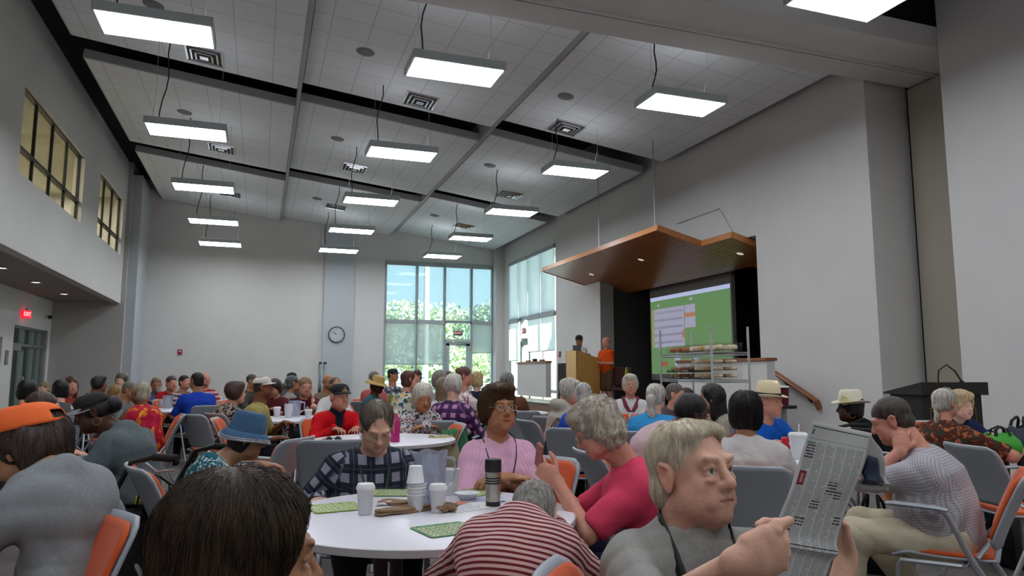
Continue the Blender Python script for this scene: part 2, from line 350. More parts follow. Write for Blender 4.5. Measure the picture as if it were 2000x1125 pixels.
# partition header beam near the camera
hb = MB().mt(wall_mat); hb.b2((-4.2, 6.87, 5.75), (9.6, 8.05, 6.06)); hb.mt(black_mat).b2((-4.2, 6.95, 6.06), (9.6, 8.05, 7.8)); hb.mt(mat('track_slot', '1a1a1a', .8)).b2((-4.2, 7.55, 5.735), (9.6, 7.58, 5.752)); hb.mt(wall_mat).b2((-4.2, 7.5, 5.72), (9.6, 7.545, 5.75)); hb.b2((-4.2, 7.585, 5.735), (9.6, 7.62, 5.75))
struct(hb.build('trim_5', None), 'ceiling beam with the partition track slot')
# ------------------------------------------------ pendant lights
glow = mat('panel_diffuser', 'ffffff', .5, emis='f2f7ff', estr=LAMP_E); upfill = mat('upfill_glow', 'ffffff', .5, emis='f2f7ff', estr=LAMP_E*.085); lamp_body = mat('panel_body', 'b9c4c4', .5, .2)  # second glow is added fill, brightens the ceiling and upper walls
LZ = 4+CAMH-.0
cols = [(-1.88, -.69, 'left'), (1.73, 2.92, 'middle'), (5.25, 6.42, 'right')]
lyy = [(8.6, 9.18), (12.4, 13.0), (16.25, 16.85), (19.95, 20.55), (23.4, 24.1)]
rown = ['nearest', 'second', 'third', 'fourth', 'farthest']
def ceil_z(X):
    for xa, xb, za, zb in bays:
        if X <= xb+.2: return za+(X-xa)*(zb-za)/(xb-xa)
    return 6.3
def pendant(xa, xb, ya, yb, lab):
    o = empty('pendant_light', ((xa+xb)/2, (ya+yb)/2, LZ)); tag(o, lab, 'ceiling light', 'suspended light panels')
    hx, hy = (xb-xa)/2, (yb-ya)/2; yo = .27 if 19 < ya < 21 else hy*.3; yw = .27 if 19 < ya < 21 else 0
    MB().b2((-hx-.03, -hy-.03, .004), (hx+.03, hy+.03, .12)).build('housing', lamp_body, o, bevel=.006)
    MB().b2((-hx, -hy, 0), (hx, hy, .006)).build('diffuser', glow, o); MB().b2((-hx, -hy, .121), (hx, hy, .125)).build('added_upfill', upfill, o)  # last plate is an unseen glowing fill added on the housing top
    cz = ceil_z((xa+xb)/2)-LZ+.02
    pts = [(-hx*.75+.05*math.sin(k*.9+xa)*math.sin(k/7*math.pi)+(.10*k/7), yo, .12+(cz-.12)*k/7) for k in range(8)]
    MB().tube(pts, .011, 6).build('power_cord', blackm, o, smooth=True)
    for sx in (-1, 1):
        wr = MB(); wr.tube([(sx*hx*.85, -hy*.8, .12), (sx*hx*.85, yw, .5), (sx*hx*.85, hy*.8, .12)], .003, 4); wr.tube([(sx*hx*.85, yw, .5), (sx*hx*.85, yw, cz)], .003, 4); wr.build('suspension_wire', steel, o)
    return o
for xa, xb, c in cols:
    for (ya, yb), r in zip(lyy, rown): pendant(xa, xb, ya, yb, '%s suspended light panel of the %s row' % (r, c))
pendant(5.3, 6.42, 5.35, 5.95, 'suspended light panel in front of the ceiling beam, nearest of all')
for xa, xb, c in cols:      # the rows over and behind the camera that light the near tables
    for ya in (5.35, 1.7, -1.95):
        if c == 'right' and ya == 5.35: continue
        pendant(xa, xb, ya, ya+.6, 'suspended light panel of the %s row %s' % (c, {5.35: 'just in front of the beam', 1.7: 'above the near tables', -1.95: 'behind the near tables'}[ya]))
# rest of the room behind the camera is lit by more of the same lamps
for xx in (-1.3, 2.3):
    for yy in (2.0,): pass
# ------------------------------------------------ ceiling speakers and air vents
spk = mat('speaker_grille', '7a7875', .8)
def on_ceiling(px, py):
    best = None
    for xa, xb, za, zb in bays:
        s = (zb-za)/(xb-xa); d = ray(px, py); t = (za-s*xa-CAMH)/(d[2]-s*d[0]); p = EYE+d*t
        if xa-.1 <= p[0] <= xb+.1: return p, math.atan(-s)
    return p, math.atan(-s)
for i, (px, py, L) in enumerate([(300, 8, 'above the nearest left light panel'), (714, 100, 'left of the nearest middle light panel'), (1105, 187, 'between the nearest middle and right light panels'), (361, 218, 'above the second left light panel'), (659, 270, 'left of the second middle light panel'), (957, 322, 'left of the second right light panel'), (620, 387, 'left of the third middle light panel'), (849, 420, 'above the fourth right light panel')]):
    p, a = on_ceiling(px, py); o = empty('ceiling_speaker', p); o.rotation_euler = (0, a, 0)
    tag(o, 'round grey ceiling speaker '+L, 'speaker', 'ceiling speakers')
    MB().lathe([(.001, -.03), (.13, -.03), (.15, -.02), (.155, -.012)], n=30).build('grille', spk, o, smooth=True)
for i, (px, py, L) in enumerate([(400, 107, 'under the nearest left light panel'), (821, 195, 'under the nearest middle light panel'), (1107, 248, 'left of the nearest right light panel'), (433, 288, 'under the second left light panel'), (692, 327, 'left of the second middle light panel'), (995, 379, 'above the third right light panel'), (656, 403, 'left of the third middle light panel'), (907, 441, 'above the fourth right light panel'), (450, 378, 'beside the third left light panel')]):
    p, a = on_ceiling(px, py); o = empty('air_vent', p); o.rotation_euler = (0, a, 0); tag(o, 'square chrome ceiling air vent '+L, 'vent', 'ceiling air vents')
    for k, s in enumerate((.30, .22, .14)):
        q = MB(); t = .028
        for sx, sy, dx, dy in ((-1, 0, t, 2*s), (1, 0, t, 2*s), (0, -1, 2*s, t), (0, 1, 2*s, t)):
            q.box((sx*s, sy*s, -.02-k*.018), (dx, dy, .03), Matrix.Rotation(R(25)*sx, 3, 'Y') @ Matrix.Rotation(-R(25)*sy, 3, 'X'))
        q.build('louvre_ring', chrome, o)
    MB().box((0, 0, -.014), (.6, .6, .006)).build('vent_back', mat('vent_dark', '3a3a3a', .6), o); MB().box((0, 0, -.07), (.14, .14, .006)).build('vent_plate', chrome, o)
# ------------------------------------------------ far window wall
fr = mat('window_aluminium', 'a9b0b3', .45, .3)
xs = [WL, 5.44, 6.50, 7.55, WR]
f = MB(); MZ = 3.22
for i, xx in enumerate(xs):
    wd = .09 if i not in (0, 4) else .08; f.box((xx, YF+.06, WT/2), (wd, .14, WT))
f.box(((WL+WR)/2, YF+.06, WT-.05), (WR-WL, .16, .14)); f.box(((WL+WR)/2, YF+.06, MZ), (WR-WL, .14, .10)); f.box(((WL+WR)/2, YF+.06, .06), (WR-WL, .14, .12))
for a, b in ((xs[0], xs[2]), (xs[3], xs[4])): f.box(((a+b)/2, YF+.06, .72), (b-a, .1, .06))
wo = struct(f.build('window_3', fr)); MB().b2((WL, YF+.07, 0), (WR, YF+.08, WT)).build('window_pane', win_glass, wo)
f = MB(); a, b = xs[2]+.05, xs[3]-.05
for xx in (a+.08, b-.08): f.box((xx, YF+.03, 1.2), (.14, .07, 2.42))
f.box(((a+b)/2, YF+.03, 2.4), (b-a, .07, .14)); f.box(((a+b)/2, YF+.03, .13), (b-a, .07, .22)); f.box(((a+b)/2, YF+.03, 1.05), (b-a, .05, .09)); f.box(((a+b)/2, YF+.0, 2.52), (b-a+.06, .12, .08))
do = struct(f.build('door_2', fr)); MB().tube([(b-.55, YF-.06, 2.36), (b-.1, YF-.06, 2.42)], .03, 6).build('door_closer', alu, do)
exit_sign((7.02, YF-.035, 2.80), 0, .33, dkred, pale, 'dark exit sign with pale letters over the far glass door')
def shade(mb, m, name, parent=None): return mb.build(name, m, parent)
roll = mat('shade_cassette', '9a9fa2', .5)
def roller(xa, xb, ztop, zbot, m, lab, yy=YF-.04, axis='x', grp='roller shades on the far window'):
    o = empty('roller_shade', ((xa+xb)/2, yy, ztop) if axis == 'x' else (yy, (xa+xb)/2, ztop), 0 if axis == 'x' else R(-90))
    tag(o, lab, 'window shade', grp); hw = (xb-xa)/2-.012; h = ztop-zbot
    MB().b2((-hw, 0, -h), (hw, .004, 0)).build('fabric', m, o); MB().box((0, .0, -h), (2*hw, .02, .03)).build('hem_bar', roll, o)
    MB().b2((-hw, -.045, -.09), (hw, .05, .03)).build('cassette', roll, o, bevel=.01); return o
nm = ['first', 'second', 'third', 'fourth']
for i in range(4): roller(xs[i], xs[i+1], WT-.08, MZ+.03, shade_thin, 'upper sheer shade in the %s pane of the far window from the left' % nm[i])
roller(xs[0], xs[1], MZ, 1.62, shade_mid, 'lower grey shade at the left end of the far window'); roller(xs[1], xs[2], MZ, 1.62, shade_mid, 'lower grey shade just left of the far glass door')
roller(xs[3], xs[4], MZ, 2.06, shade_mid, 'lower grey shade right of the far glass door')
# right-hand corner window, planes X=8.75
ys = [25.02, 24.0, 23.05, 21.85, 20.62]
f = MB()
for yy in ys: f.box((8.87, yy, 2.72), (.14, .08, 5.44))
for zz in (5.38, 3.22, .06, .72): f.box((8.87, 22.8, zz), (.14, 4.4, .1))
wo = struct(f.build('window_4', fr)); MB().b2((8.88, 20.62, 0), (8.89, 25.05, 5.42)).build('window_pane', win_glass, wo)
f = MB()
for yy in (23.12, 23.9): f.box((8.84, yy, 1.2), (.08, .12, 2.4))
for zz in (.12, 2.36): f.box((8.84, 23.5, zz), (.08, .9, .16))
f.box((8.78, 23.5, 2.48), (.08, .5, .08)); struct(f.build('door_5', alu))
exit_sign((8.775, 23.55, 2.78), R(-90), .33, dkred, pale, 'dark exit sign over the side glass door beside the stage')
for i in range(4): roller(ys[i+1], ys[i], 5.36, 3.27, shade_side, 'upper shade in the %s pane of the side window from the corner' % nm[i], 8.72, 'y', 'roller shades on the side window')
roller(ys[1], ys[0], 3.2, 1.75, shade_side, 'lower shade at the corner end of the side window', 8.72, 'y', 'roller shades on the side window')
roller(ys[3], ys[2], 3.2, 2.02, shade_side, 'lower shade right of the side glass door', 8.72, 'y', 'roller shades on the side window')
roller(ys[4], ys[3], 3.2, 2.02, shade_side, 'lower shade at the stage end of the side window', 8.72, 'y', 'roller shades on the side window')
# ------------------------------------------------ outside: ground, trees, posts
grass = mat('outdoor_lawn', '8ea07a', .95, vary=.3, vscale=1.)
struct(MB().b2((-30, YF+.3, -.3), (70, 75, -.05)).b2((9.1, -4, -.3), (70, YF+.3, -.05)).build('ground_outside', mat('pale_concrete', 'c9c8c0', .9)))
leafm = [mat('foliage_a', 'c0d2a6', .8, vary=.5, vscale=6), mat('foliage_b', 'd2dfba', .8, vary=.5, vscale=6), mat('foliage_c', 'a2b88a', .8, vary=.5, vscale=6)]
bark = mat('bark', '6a5a4a', .9)
def tree(x, y, h, r, mi, lab):
    o = empty('tree', (x, y, -.05)); tag(o, lab, 'tree', 'trees outside the windows')
    MB().tube([(0, 0, 0), (.1, 0, h*.3), (.0, .1, h*.55)], [.2, .15, .08], 8).build('trunk', bark, o, smooth=True)
    rs = np.random.RandomState(int(x*13+y*7) % 9999); n = 4200
    d = rs.normal(size=(n, 3)); d /= np.linalg.norm(d, axis=1)[:, None]; rr = rs.uniform(.35, 1, n)**.5
    lob = 1+.22*np.sin(d[:, 0]*5+x)*np.cos(d[:, 2]*6+y)
    c = d*(rr*lob)[:, None]*np.array([r, r, h*.42])+np.array([0, 0, h*.56]); s = rs.uniform(.09, .22, n)
    a = rs.normal(size=(n, 3)); a /= np.linalg.norm(a, axis=1)[:, None]; b = np.cross(a, rs.normal(size=(n, 3))); b /= np.linalg.norm(b, axis=1)[:, None]
    V = np.stack([c-a*s[:, None], c+b*s[:, None]*.6, c+a*s[:, None], c-b*s[:, None]*.6], 1).reshape(-1, 3)
    me = bpy.data.meshes.new('foliage'); me.from_pydata(V.tolist(), [], [tuple(range(4*i, 4*i+4)) for i in range(n)]); me.materials.append(leafm[mi])
    q = bpy.data.objects.new('foliage', me); COL.objects.link(q); q.parent = o
TR = [(9.5, 46, 6.2, 3.2, 1, 'low rounded tree behind the first pane of the far window'), (12.5, 47, 6.0, 3.4, 1, 'low tree behind the second pane of the far window'), (15.5, 44, 6.6, 3., 0, 'middle tree behind the third pane of the far window'), (17.3, 40, 9.6, 3.6, 2, 'tall dark tree behind the right end of the far window'), (20.5, 36, 7.5, 3.2, 0, 'leafy tree outside the corner of the room'),
      (20, 45, 6, 4, 1, 'background tree far beyond the corner of the room'), (6.5, 48, 5.2, 3.2, 0, 'low tree at the left end of the far window'), (19, 30, 7, 3., 1, 'leafy tree outside the side window'), (23, 33, 6, 3.5, 0, 'second leafy tree further outside the side window'), (26, 40, 6.5, 4, 2, 'distant tree beyond the side window'), (14, 38, 3.2, 2.4, 1, 'bushy shrub outside the far glass door'), (10, 38, 3., 2.6, 0, 'bushy shrub outside the left far panes')]
for t in TR: tree(*t)
tag(MB().tube([(7.35, 33, -.05), (7.35, 33, 7.5)], .14, 10).build('flag_pole', mat('pole_white', 'e8e8e4', .5), smooth=True), 'pale tall pole standing outside the second far window pane', 'pole')
o = empty('railing', (8, 30.5, -.05)); tag(o, 'thin metal railing outside the far windows', 'railing')
for k in range(9): MB().tube([(-3+k*1.1, 0, 0), (-3+k*1.1, 0, 1.15)], .03, 6).build('post', steel, o)
for zz in (.3, .6, .9, 1.15): MB().tube([(-3, 0, zz), (5.8, 0, zz)], .02, 6).build('rail', steel, o)
# ------------------------------------------------ wall clock, alarms, poles
o = empty('wall_clock', (2.55, YF-.14, 2.66)); tag(o, 'round white wall clock with black rim on the far wall', 'clock')
MB().lathe([(.001, 0), (.27, 0), (.285, .03), (.27, .05), (.255, .045), (.255, .02), (.001, .02)], n=40, rot=Matrix.Rotation(R(90), 3, 'X')).build('case', mat('clock_rim', '3a4044', .4), o, smooth=True)
MB().lathe([(.001, .022), (.252, .022), (.252, .026), (.001, .026)], n=40, rot=Matrix.Rotation(R(90), 3, 'X')).build('dial', mat('clock_face', 'b9c1c2', .5), o)
tk = MB()
for k in range(12):
    a = k*math.pi/6; tk.box((math.sin(a)*.21, -.03, math.cos(a)*.21), (.014, .004, .045), Matrix.Rotation(a, 3, 'Y'))
tk.build('hour_marks', blackm, o)
for nme, a, l, w_ in (('hour_hand', R(-48), .12, .016), ('minute_hand', R(-60), .19, .011)):
    MB().box((math.sin(a)*l/2, -.034, math.cos(a)*l/2), (w_, .004, l), Matrix.Rotation(a, 3, 'Y')).build(nme, blackm, o)
def alarm(loc, rz, lab):
    o = empty('fire_alarm', loc, rz); tag(o, lab, 'alarm', 'wall fire alarms'); MB().box((0, -.02, 0), (.13, .05, .17)).build('housing', red_dev, o, bevel=.006); MB().box((0, -.05, .02), (.06, .02, .05)).build('strobe', paper_white, o, bevel=.004)
alarm((-2.48, YF, 2.0), 0, 'small red alarm box on the far wall at the left'); p = onX(1094, 692, SX); alarm(tuple(p), R(-90), 'small red alarm box on the wall beside the side window')
for i, (px, t) in enumerate([(624, 'left'), (633, 'right')]):
    b = onY(px, 765, 24.6); tp = onY(px+1.5, 710, 24.6); o = empty('folded_stand', (b[0], 24.6, 0)); tag(o, 'tall folded black stand with silver legs against far wall, %s of two' % t, 'stand', 'folded stands')
    MB().box((0, 0, 1.0), (.10, .10, 1.35)).build('cover', blackm, o, bevel=.02)
    for s in (-1, 0, 1): MB().tube([(s*.08, 0, 0), (s*.02, -.07, 1.6)], .018, 6).build('leg', steel, o)
# ------------------------------------------------ canopy over the stage
slat = mat('canopy_slats', '7c4a2c', .28, spec=.6); nt = slat.node_tree; v, x, y, z = OBJ(nt)
ns = N(nt, 'ShaderNodeTexNoise', {'Vector': N(nt, 'ShaderNodeMapping', {0: v, 3: (.6, 12, 1)}).outputs[0], 'Scale': 2., 'Detail': 3.})
nt.links.new(MIX(nt, ns.outputs[0], lin('9a5a32'), lin('c47c4a')), BS(slat).inputs[0])
edge_w = mat('canopy_edge', 'bb7a42', .35, vary=.12, vscale=4, stretch=(1, .3, 1))
def canopy(x0, z0, L, y0, y1, ang, lab, lights):
    o = empty('wood_canopy', (x0, 0, z0)); o.rotation_euler = (0, R(ang), 0); tag(o, lab, 'canopy', 'wood canopies over the stage')
    w = MB()
    nn = int((y1-y0)/.125)
    for k in range(nn): w.b2((.03, y0+k*.125+.030, 0.), (L, y0+k*.125+.125, .018))
    w.build('slats', edge_w if False else slat, o); MB().b2((.02, y0, .02), (L, y1, .03)).build('backing', blackm, o)
    MB().mt(edge_w).b2((0, y0, -.005), (.035, y1, .12)).b2((0, y0-.03, -.005), (L, y0, .12)).b2((0, y1, -.005), (L, y1+.03, .12)).build('edge_trim', None, o, bevel=.004)
    for lx_, ly_ in lights:
        q = MB().lathe([(.001, -.006), (.055, -.006), (.07, -.002), (.07, .01), (.001, .01)], (lx_, ly_, 0), 20).build('spot_lamp', mat('spot_face', 'c9c2b8', .4, emis='fff0dc', estr=.5), o, smooth=True)
    return o
c1 = canopy(7.33, 4.12, 2.4, 12.17, 18.25, 14.5, 'large tilted wood slat canopy hung over the stage', [(.9, 14.3), (.9, 16.9)])
canopy(8.28, 3.84, 1.5, 11.1, 12.1, 14.5, 'smaller tilted wood slat canopy at the right end of the stage', [(.7, 11.7)])
for (px, top), L in (((1170, 362), 'left'), ((1279, 303), 'right')):
    b = onX(px, 440 if px > 1200 else 490, 7.6); zc = 6.15
    tag(MB().tube([(7.6, b[1], 4.1), (7.6, b[1], zc)], .012, 6).build('hanging_rod', tube_mat), 'thin vertical rod carrying the large wood canopy, the %s one' % L, 'rod', 'canopy hanging rods')
for (a, b), L in (((((1322, 437)), (1405, 407)), 'slack steel cable on the wall above the wood canopy'), (((1405, 407), (1440, 470)), 'steel cable running down the wall behind the small canopy')):
    A = onX(a[0], a[1], SX-.03); B = onX(b[0], b[1], SX-.03); tag(MB().tube([tuple(A), tuple(B)], .006, 5).build('steel_cable', tube_mat), L, 'cable', 'canopy cables')
# ------------------------------------------------ projection screen
def emat(name, c, s): return mat(name, '202020', .8, emis=c, estr=s)
o = empty('projection_screen', (9.9, 15.03, 0)); tag(o, 'large projection screen showing a green bingo display in the stage recess', 'screen')
S = MB().b2((0, -1.87, 1.05), (.03, 1.87, 3.78)).build('screen_border', blackm, o); MB().b2((-.012, -1.78, 1.12), (0, 1.78, 3.56)).build('screen_fabric', mat('screen_cloth', '77736e', .9), o); MB().b2((-.06, -1.95, 3.56), (.1, 1.95, 3.74)).build('screen_case', blackm, o, bevel=.02)
sy = lambda u: 1.74-u*3.46      # u 0..1 left to right as seen
sz = lambda v: 3.30-v*2.02
img = MB().b2((-.016, sy(0), sz(1)), (-.013, sy(1), sz(0))).build('projected_image', emat('green_display', '78a46c', .56), o)
def patch(u0, u1, v0, v1, m, d, name='display_panel'): return MB().b2((-.017-d, sy(u0), sz(v1)), (-.016-d, sy(u1), sz(v0))).build(name, m, img)
lav = emat('lavender_panel', 'b7b6cf', .62); patch(0, 1, 0, .05, emat('menu_bar', 'b9c2e6', .8), 0, 'menu_bar')
nb = patch(.05, .46, .16, .66, lav, 0, 'number_board'); patch(.47, .60, .16, .44, lav, 0); patch(.47, .60, .26, .31, emat('orange_panel', 'c98b6a', .6), .001); patch(.43, .46, .46, .56, emat('orange_panel', 'c98b6a', .6), .001); patch(.02, .045, .16, .66, emat('yellow_strip', 'b5b27a', .6), 0)
patch(.14, .23, .84, .90, emat('rust_button', 'b4664e', .6), 0, 'display_button'); patch(.52, .63, .68, .76, lav, 0); patch(.52, .63, .80, .88, lav, 0); patch(.53, .57, .08, .11, lav, 0); patch(.10, .13, .10, .13, lav, 0)
dk = emat('display_ink', '5c5c78', .5)
ov = MB(); ov.prism([(-.018, sy(.36)+.13*math.cos(a*.3927), sz(.83)+.22*math.sin(a*.3927)) for a in range(16)], (.001, 0, 0)); ov.build('ball_shape', lav, img)
for r_, rl in enumerate('BINGO'):
    tmb = MB()
    for c_ in range(15):
        zz = sz(.22+r_*.095)+(.01 if c_ % 2 else 0); yy = sy(.065+c_*.0262)
        text_add(tmb, str(r_*15+c_+1), .085, (-.02, yy, zz), (R(90), 0, R(-90)), .0005)
    tmb.build('number_row', dk, img, fix=False)
# ------------------------------------------------ half walls, podium, rack, dark lectern, handrail
for (xa, ya, yb, z0, z1), L, zb in (((7.70, 18.9, 21.3, .62, 1.60), 'white half wall with wood cap on the stage left of the podium', 0), ((7.70, 9.5, 12.1, .3, 1.50), 'white half wall with wood cap behind the bakery rack', 0)):
    o = empty('half_wall', (xa, 0, 0)); o['kind'] = 'structure'; o['label'] = L
    MB().b2((0, ya, z0 if z0 > .5 else 0), (.16, yb, z1)).build('wall_panel', wall_mat, o); MB().b2((-.03, ya-.03, z1), (.19, yb+.03, z1+.05)).build('cap_rail', wood_trim, o, bevel=.006)
MB_ = MB().mt(blackm).b2((8.0, 18.2, .45), (8.55, 18.75, 1.58)); tag(MB_.build('equipment_cabinet', None, bevel=.01), 'black equipment cabinet between the half wall and the podium', 'cabinet')
for i, (dy, l, h) in enumerate(((19.3, .18, .05), (19.9, .12, .08), (20.4, .22, .04))):
    tag(MB().b2((7.72, dy, 1.651), (7.84, dy+l, 1.651+h)).build('small_box', [kraft, blackm, wood_trim][i], bevel=.005), ['small brown box lying on the left half wall cap', 'small black box on the left half wall cap', 'flat wooden tray at the far end of the half wall cap'][i], 'box', 'items on the half wall')
Cp, Lp, Rp = [Vector((q[0], q[1], 0)) for q in (dep(1126, 700, 17.4), dep(1105, 700, 17.8), dep(1171, 700, 17.9))]
o = empty('podium', (Cp.x, Cp.y, .45)); tag(o, 'light maple podium with curved side on the stage edge', 'podium')
uL, uR = (Lp-Cp), (Rp-Cp); zt = 1.40; thk = uR.normalized()*.03; thl = uL.normalized()*.03
MB().prism([(0, 0, 0), tuple(uL), tuple(uL+Vector((0, 0, zt))), (0, 0, zt)], tuple(thk)).build('front_panel', maple, o)
ss = [0, .12, .25, .4, .55, .7, .85, 1]
pr_ = [(0, 0, 0)]+[tuple(uR*t+Vector((0, 0, zt-.16*(3*t*t-2*t**3)))) for t in ss]+[tuple(uR)]
MB().prism(pr_, tuple(thl)).build('side_panel', maple_unlit, o); MB().prism([tuple(Vector(p)+uL-thl) for p in pr_], tuple(thl)).build('side_panel', maple_unlit, o)
rs_ = MB().add([tuple(uR*t+uL*q+Vector((0, 0, zt-.06-.16*(3*t*t-2*t**3)))) for t in (.05, .35, .65, .95) for q in (.02, .98)], [(0, 1, 3, 2), (2, 3, 5, 4), (4, 5, 7, 6)]).build('reading_shelf', maple, o, solid=.02)
LT = Cp+uR*.45+uL*.5
o2 = empty('laptop', (LT.x, LT.y, 1.75)); tag(o2, 'open black laptop on top of the podium', 'laptop')
MB().box((0, 0, .02), (.3, .42, .02)).build('base', blackm, o2); MB().box((-.12, 0, .13), (.015, .42, .24), Matrix.Rotation(R(-12), 3, 'Y')).build('lid', blackm, o2)
# handrail on the stage wall
a = onX(1513, 728, SX-.08); b = onX(1595, 783, SX-.08)
o = empty('handrail', tuple(a)); tag(o, 'sloping brown wooden handrail on the wall beside the steps', 'handrail')
d = Vector(b-a); MB().tube([(0, .0, .0), tuple(d*.94), tuple(d), tuple(d+Vector((.05, 0, -.13)))], .055, 8, .7).build('rail', wood_trim, o, smooth=True)
for t in (.25, .8): MB().tube([tuple(d*t+Vector((0, 0, -.03))), tuple(d*t+Vector((.08, 0, -.12)))], .02, 6).build('bracket', blackm, o)
# bakery rack
A, B_, Cc, D_ = [Vector(dep(x, 690, d)) for x, d in ((1462, 8.6), (1403, 8.75), (1338, 10.2), (1285, 10.4))]
o = empty('wire_rack', (B_.x, B_.y, 0)); tag(o, 'tall chrome wire shelf rack holding bakery packages', 'rack')
ux = Vector((B_.x-A.x, B_.y-A.y, 0)); uy = Vector((Cc.x-A.x, Cc.y-A.y, 0)); wx = .48; wy = 1.55; ux = Vector((-1, .15, 0)).normalized()*wx; uy = Vector((.15, 1, 0)).normalized()*wy
base = Vector((A.x, A.y, 0)); loc = Vector((B_.x, B_.y, 0))
RK = lambda s, t, z: base+ux*s+uy*t+Vector((0, 0, z))
for s, t, zt in ((0, 0, 1.86), (1, 0, 1.88), (0, 1, 1.88), (1, 1, 1.9)):
    p = RK(s, t, 0)-loc; pm = MB().tube([p, p+Vector((0, 0, zt))], .0145, 8)
    for k in range(36): pm.tube([p+Vector((0, 0, .2+k*.045)), p+Vector((0, 0, .206+k*.045))], .0165, 8)
    pm.build('post', chrome, o)
for z in (.25, .75, 1.22, 1.55):
    m = MB()
    for k in range(31): t = k/30; m.tube([RK(0, t, z)-loc, RK(1, t, z)-loc], .003, 4)
    for zz in (z, z-.03):
        for (s0, t0, s1, t1) in ((0, 0, 1, 0), (0, 1, 1, 1), (0, 0, 0, 1), (1, 0, 1, 1)): m.tube([RK(s0, t0, zz)-loc, RK(s1, t1, zz)-loc], .005, 5)
    for s in (0, 1):
        for k in range(30): m.tube([RK(s, k/30, z)-loc, RK(s, (k+.5)/30, z-.03)-loc], .0025, 4); m.tube([RK(s, (k+.5)/30, z-.03)-loc, RK(s, (k+1)/30, z)-loc], .0025, 4)
    m.build('wire_shelf', tube_mat, o)
foods = [('b4723e', 'brown rolls'), ('c8a070', 'tan muffins'), ('efe9e2', 'white iced buns'), ('d8b878', 'yellow pastry'), ('5c3018', 'dark cake'), ('a85a30', 'glazed buns'), ('e6d6b8', 'pale cookies')]
fmat = [mat('bakery_%d' % i, c, .6, bump=.3, bscale=60, vary=.25, vscale=30) for i, (c, _) in enumerate(foods)]
tray_b = mat('tray_black', '151515', .35)
def pack(s, t, z, w_, l_, h_, fi, black, lab, grp, kind='dome'):
    p = RK(s, t, z+.006); o = empty('bakery_package', p, math.atan2(uy.y, uy.x)); tag(o, lab, 'food package', grp)
    MB().lathe([(.9*.5, 0), (1.*.5, .25), (.96*.5, .3), (.88*.5, .06), (.001, .05)], n=20, sx=l_, sy=w_).build('tray', tray_b if black else lid_glass, o) if False else MB().prism([(-l_/2, -w_/2, 0), (l_/2, -w_/2, 0), (l_/2, w_/2, 0), (-l_/2, w_/2, 0)], (0, 0, h_*.3)).build('tray', tray_b if black else lid_glass, o, bevel=.008)
    fo = MB(); nx = max(2, int(l_/.09))
    for i in range(nx):
        for j in range(2):
            fo.lathe([(.002, h_*.25), (.040, h_*.3), (.046, h_*.5), (.036, h_*.72), (.002, h_*.8)], (-l_/2+(i+.5)*l_/nx, (j-.5)*w_*.5, 0), 12)
    fo.build('food', fmat[fi], o, smooth=True)
    MB().prism([(-l_/2, -w_/2, 0), (l_/2, -w_/2, 0), (l_/2, w_/2, 0), (-l_/2, w_/2, 0)], (0, 0, h_*.7)).build('lid', lid_glass, o).location = (0, 0, h_*.3+.002)
for k in range(7):
    fi = [0, 5, 0, 2, 3, 2, 6][6-k]; pos = ['nearest', 'second nearest', 'third', 'middle', 'third from the far end', 'second farthest', 'farthest'][k]
    pack(.5, .08+k*.14, 1.55, .36, .19, .115, fi, False, 'clear box of %s on the upper rack shelf, %s' % (foods[fi][1], pos), 'bakery boxes on the upper shelf')
for k in range(6):
    for l in range(2 if k > 2 else 3):
        fi = [6, 1, 6, 4, 5, 1][k]; bl = k > 2
        pack(.5, .1+k*.16, 1.22+l*.088, .36, .21, .085, fi, bl, 'clear box of %s on the lower rack shelf, %s of stack %s' % (foods[fi][1], ['bottom', 'second', 'top'][l], ['nearest', 'two', 'three', 'four', 'five', 'farthest'][k]), 'bakery boxes on the lower shelf')
# dark lectern at right with gooseneck microphone
dkw = mat('dark_walnut', '1d1512', .5, vary=.2, vscale=4); gold = mat('gold_line', '8f7a35', .4, .6)
c = onz(1800, 900, 0.0); lp_ = dep(1822, 729, 7.5); LC = Vector((lp_[0], lp_[1], 0))
o = empty('lectern', LC, R(-12)); tag(o, 'dark wooden lectern with gold lines against the right wall', 'lectern')
MB().b2((-.33, -.25, .0), (.33, .25, 1.08)).build('body', dkw, o, bevel=.008)
MB().prism([(-.37, -.3, 1.08), (-.37, .3, 1.08), (-.37, .3, 1.1), (-.37, -.3, 1.21)], (.74, 0, 0)).build('sloped_top', dkw, o)
gl = MB()
for z in (.95, .42): gl.box((0, -.252, z), (.5, .004, .008))
for x_ in (-.25, .25): gl.box((x_, -.252, .685), (.008, .004, .53))
gl.build('gold_inlay', gold, o)
o2 = MB().tube([(.05, .0, 0), (.05, 0, .12), (.04, -.02, .2), (.12, -.05, .26), (.2, -.08, .19), (.26, -.1, .08)], .008, 8)
mo = o2.build('gooseneck_microphone', blackm, smooth=True); mo.location = LC+Vector((.02, .0, 1.13)); tag(mo, 'black bent gooseneck microphone on top of the dark lectern', 'microphone')
q = MB().lathe([(.001, -.04), (.02, -.035), (.026, 0), (.02, .03), (.001, .035)], (.26, -.1, .06), 14).build('foam_head', rubber, mo, smooth=True)
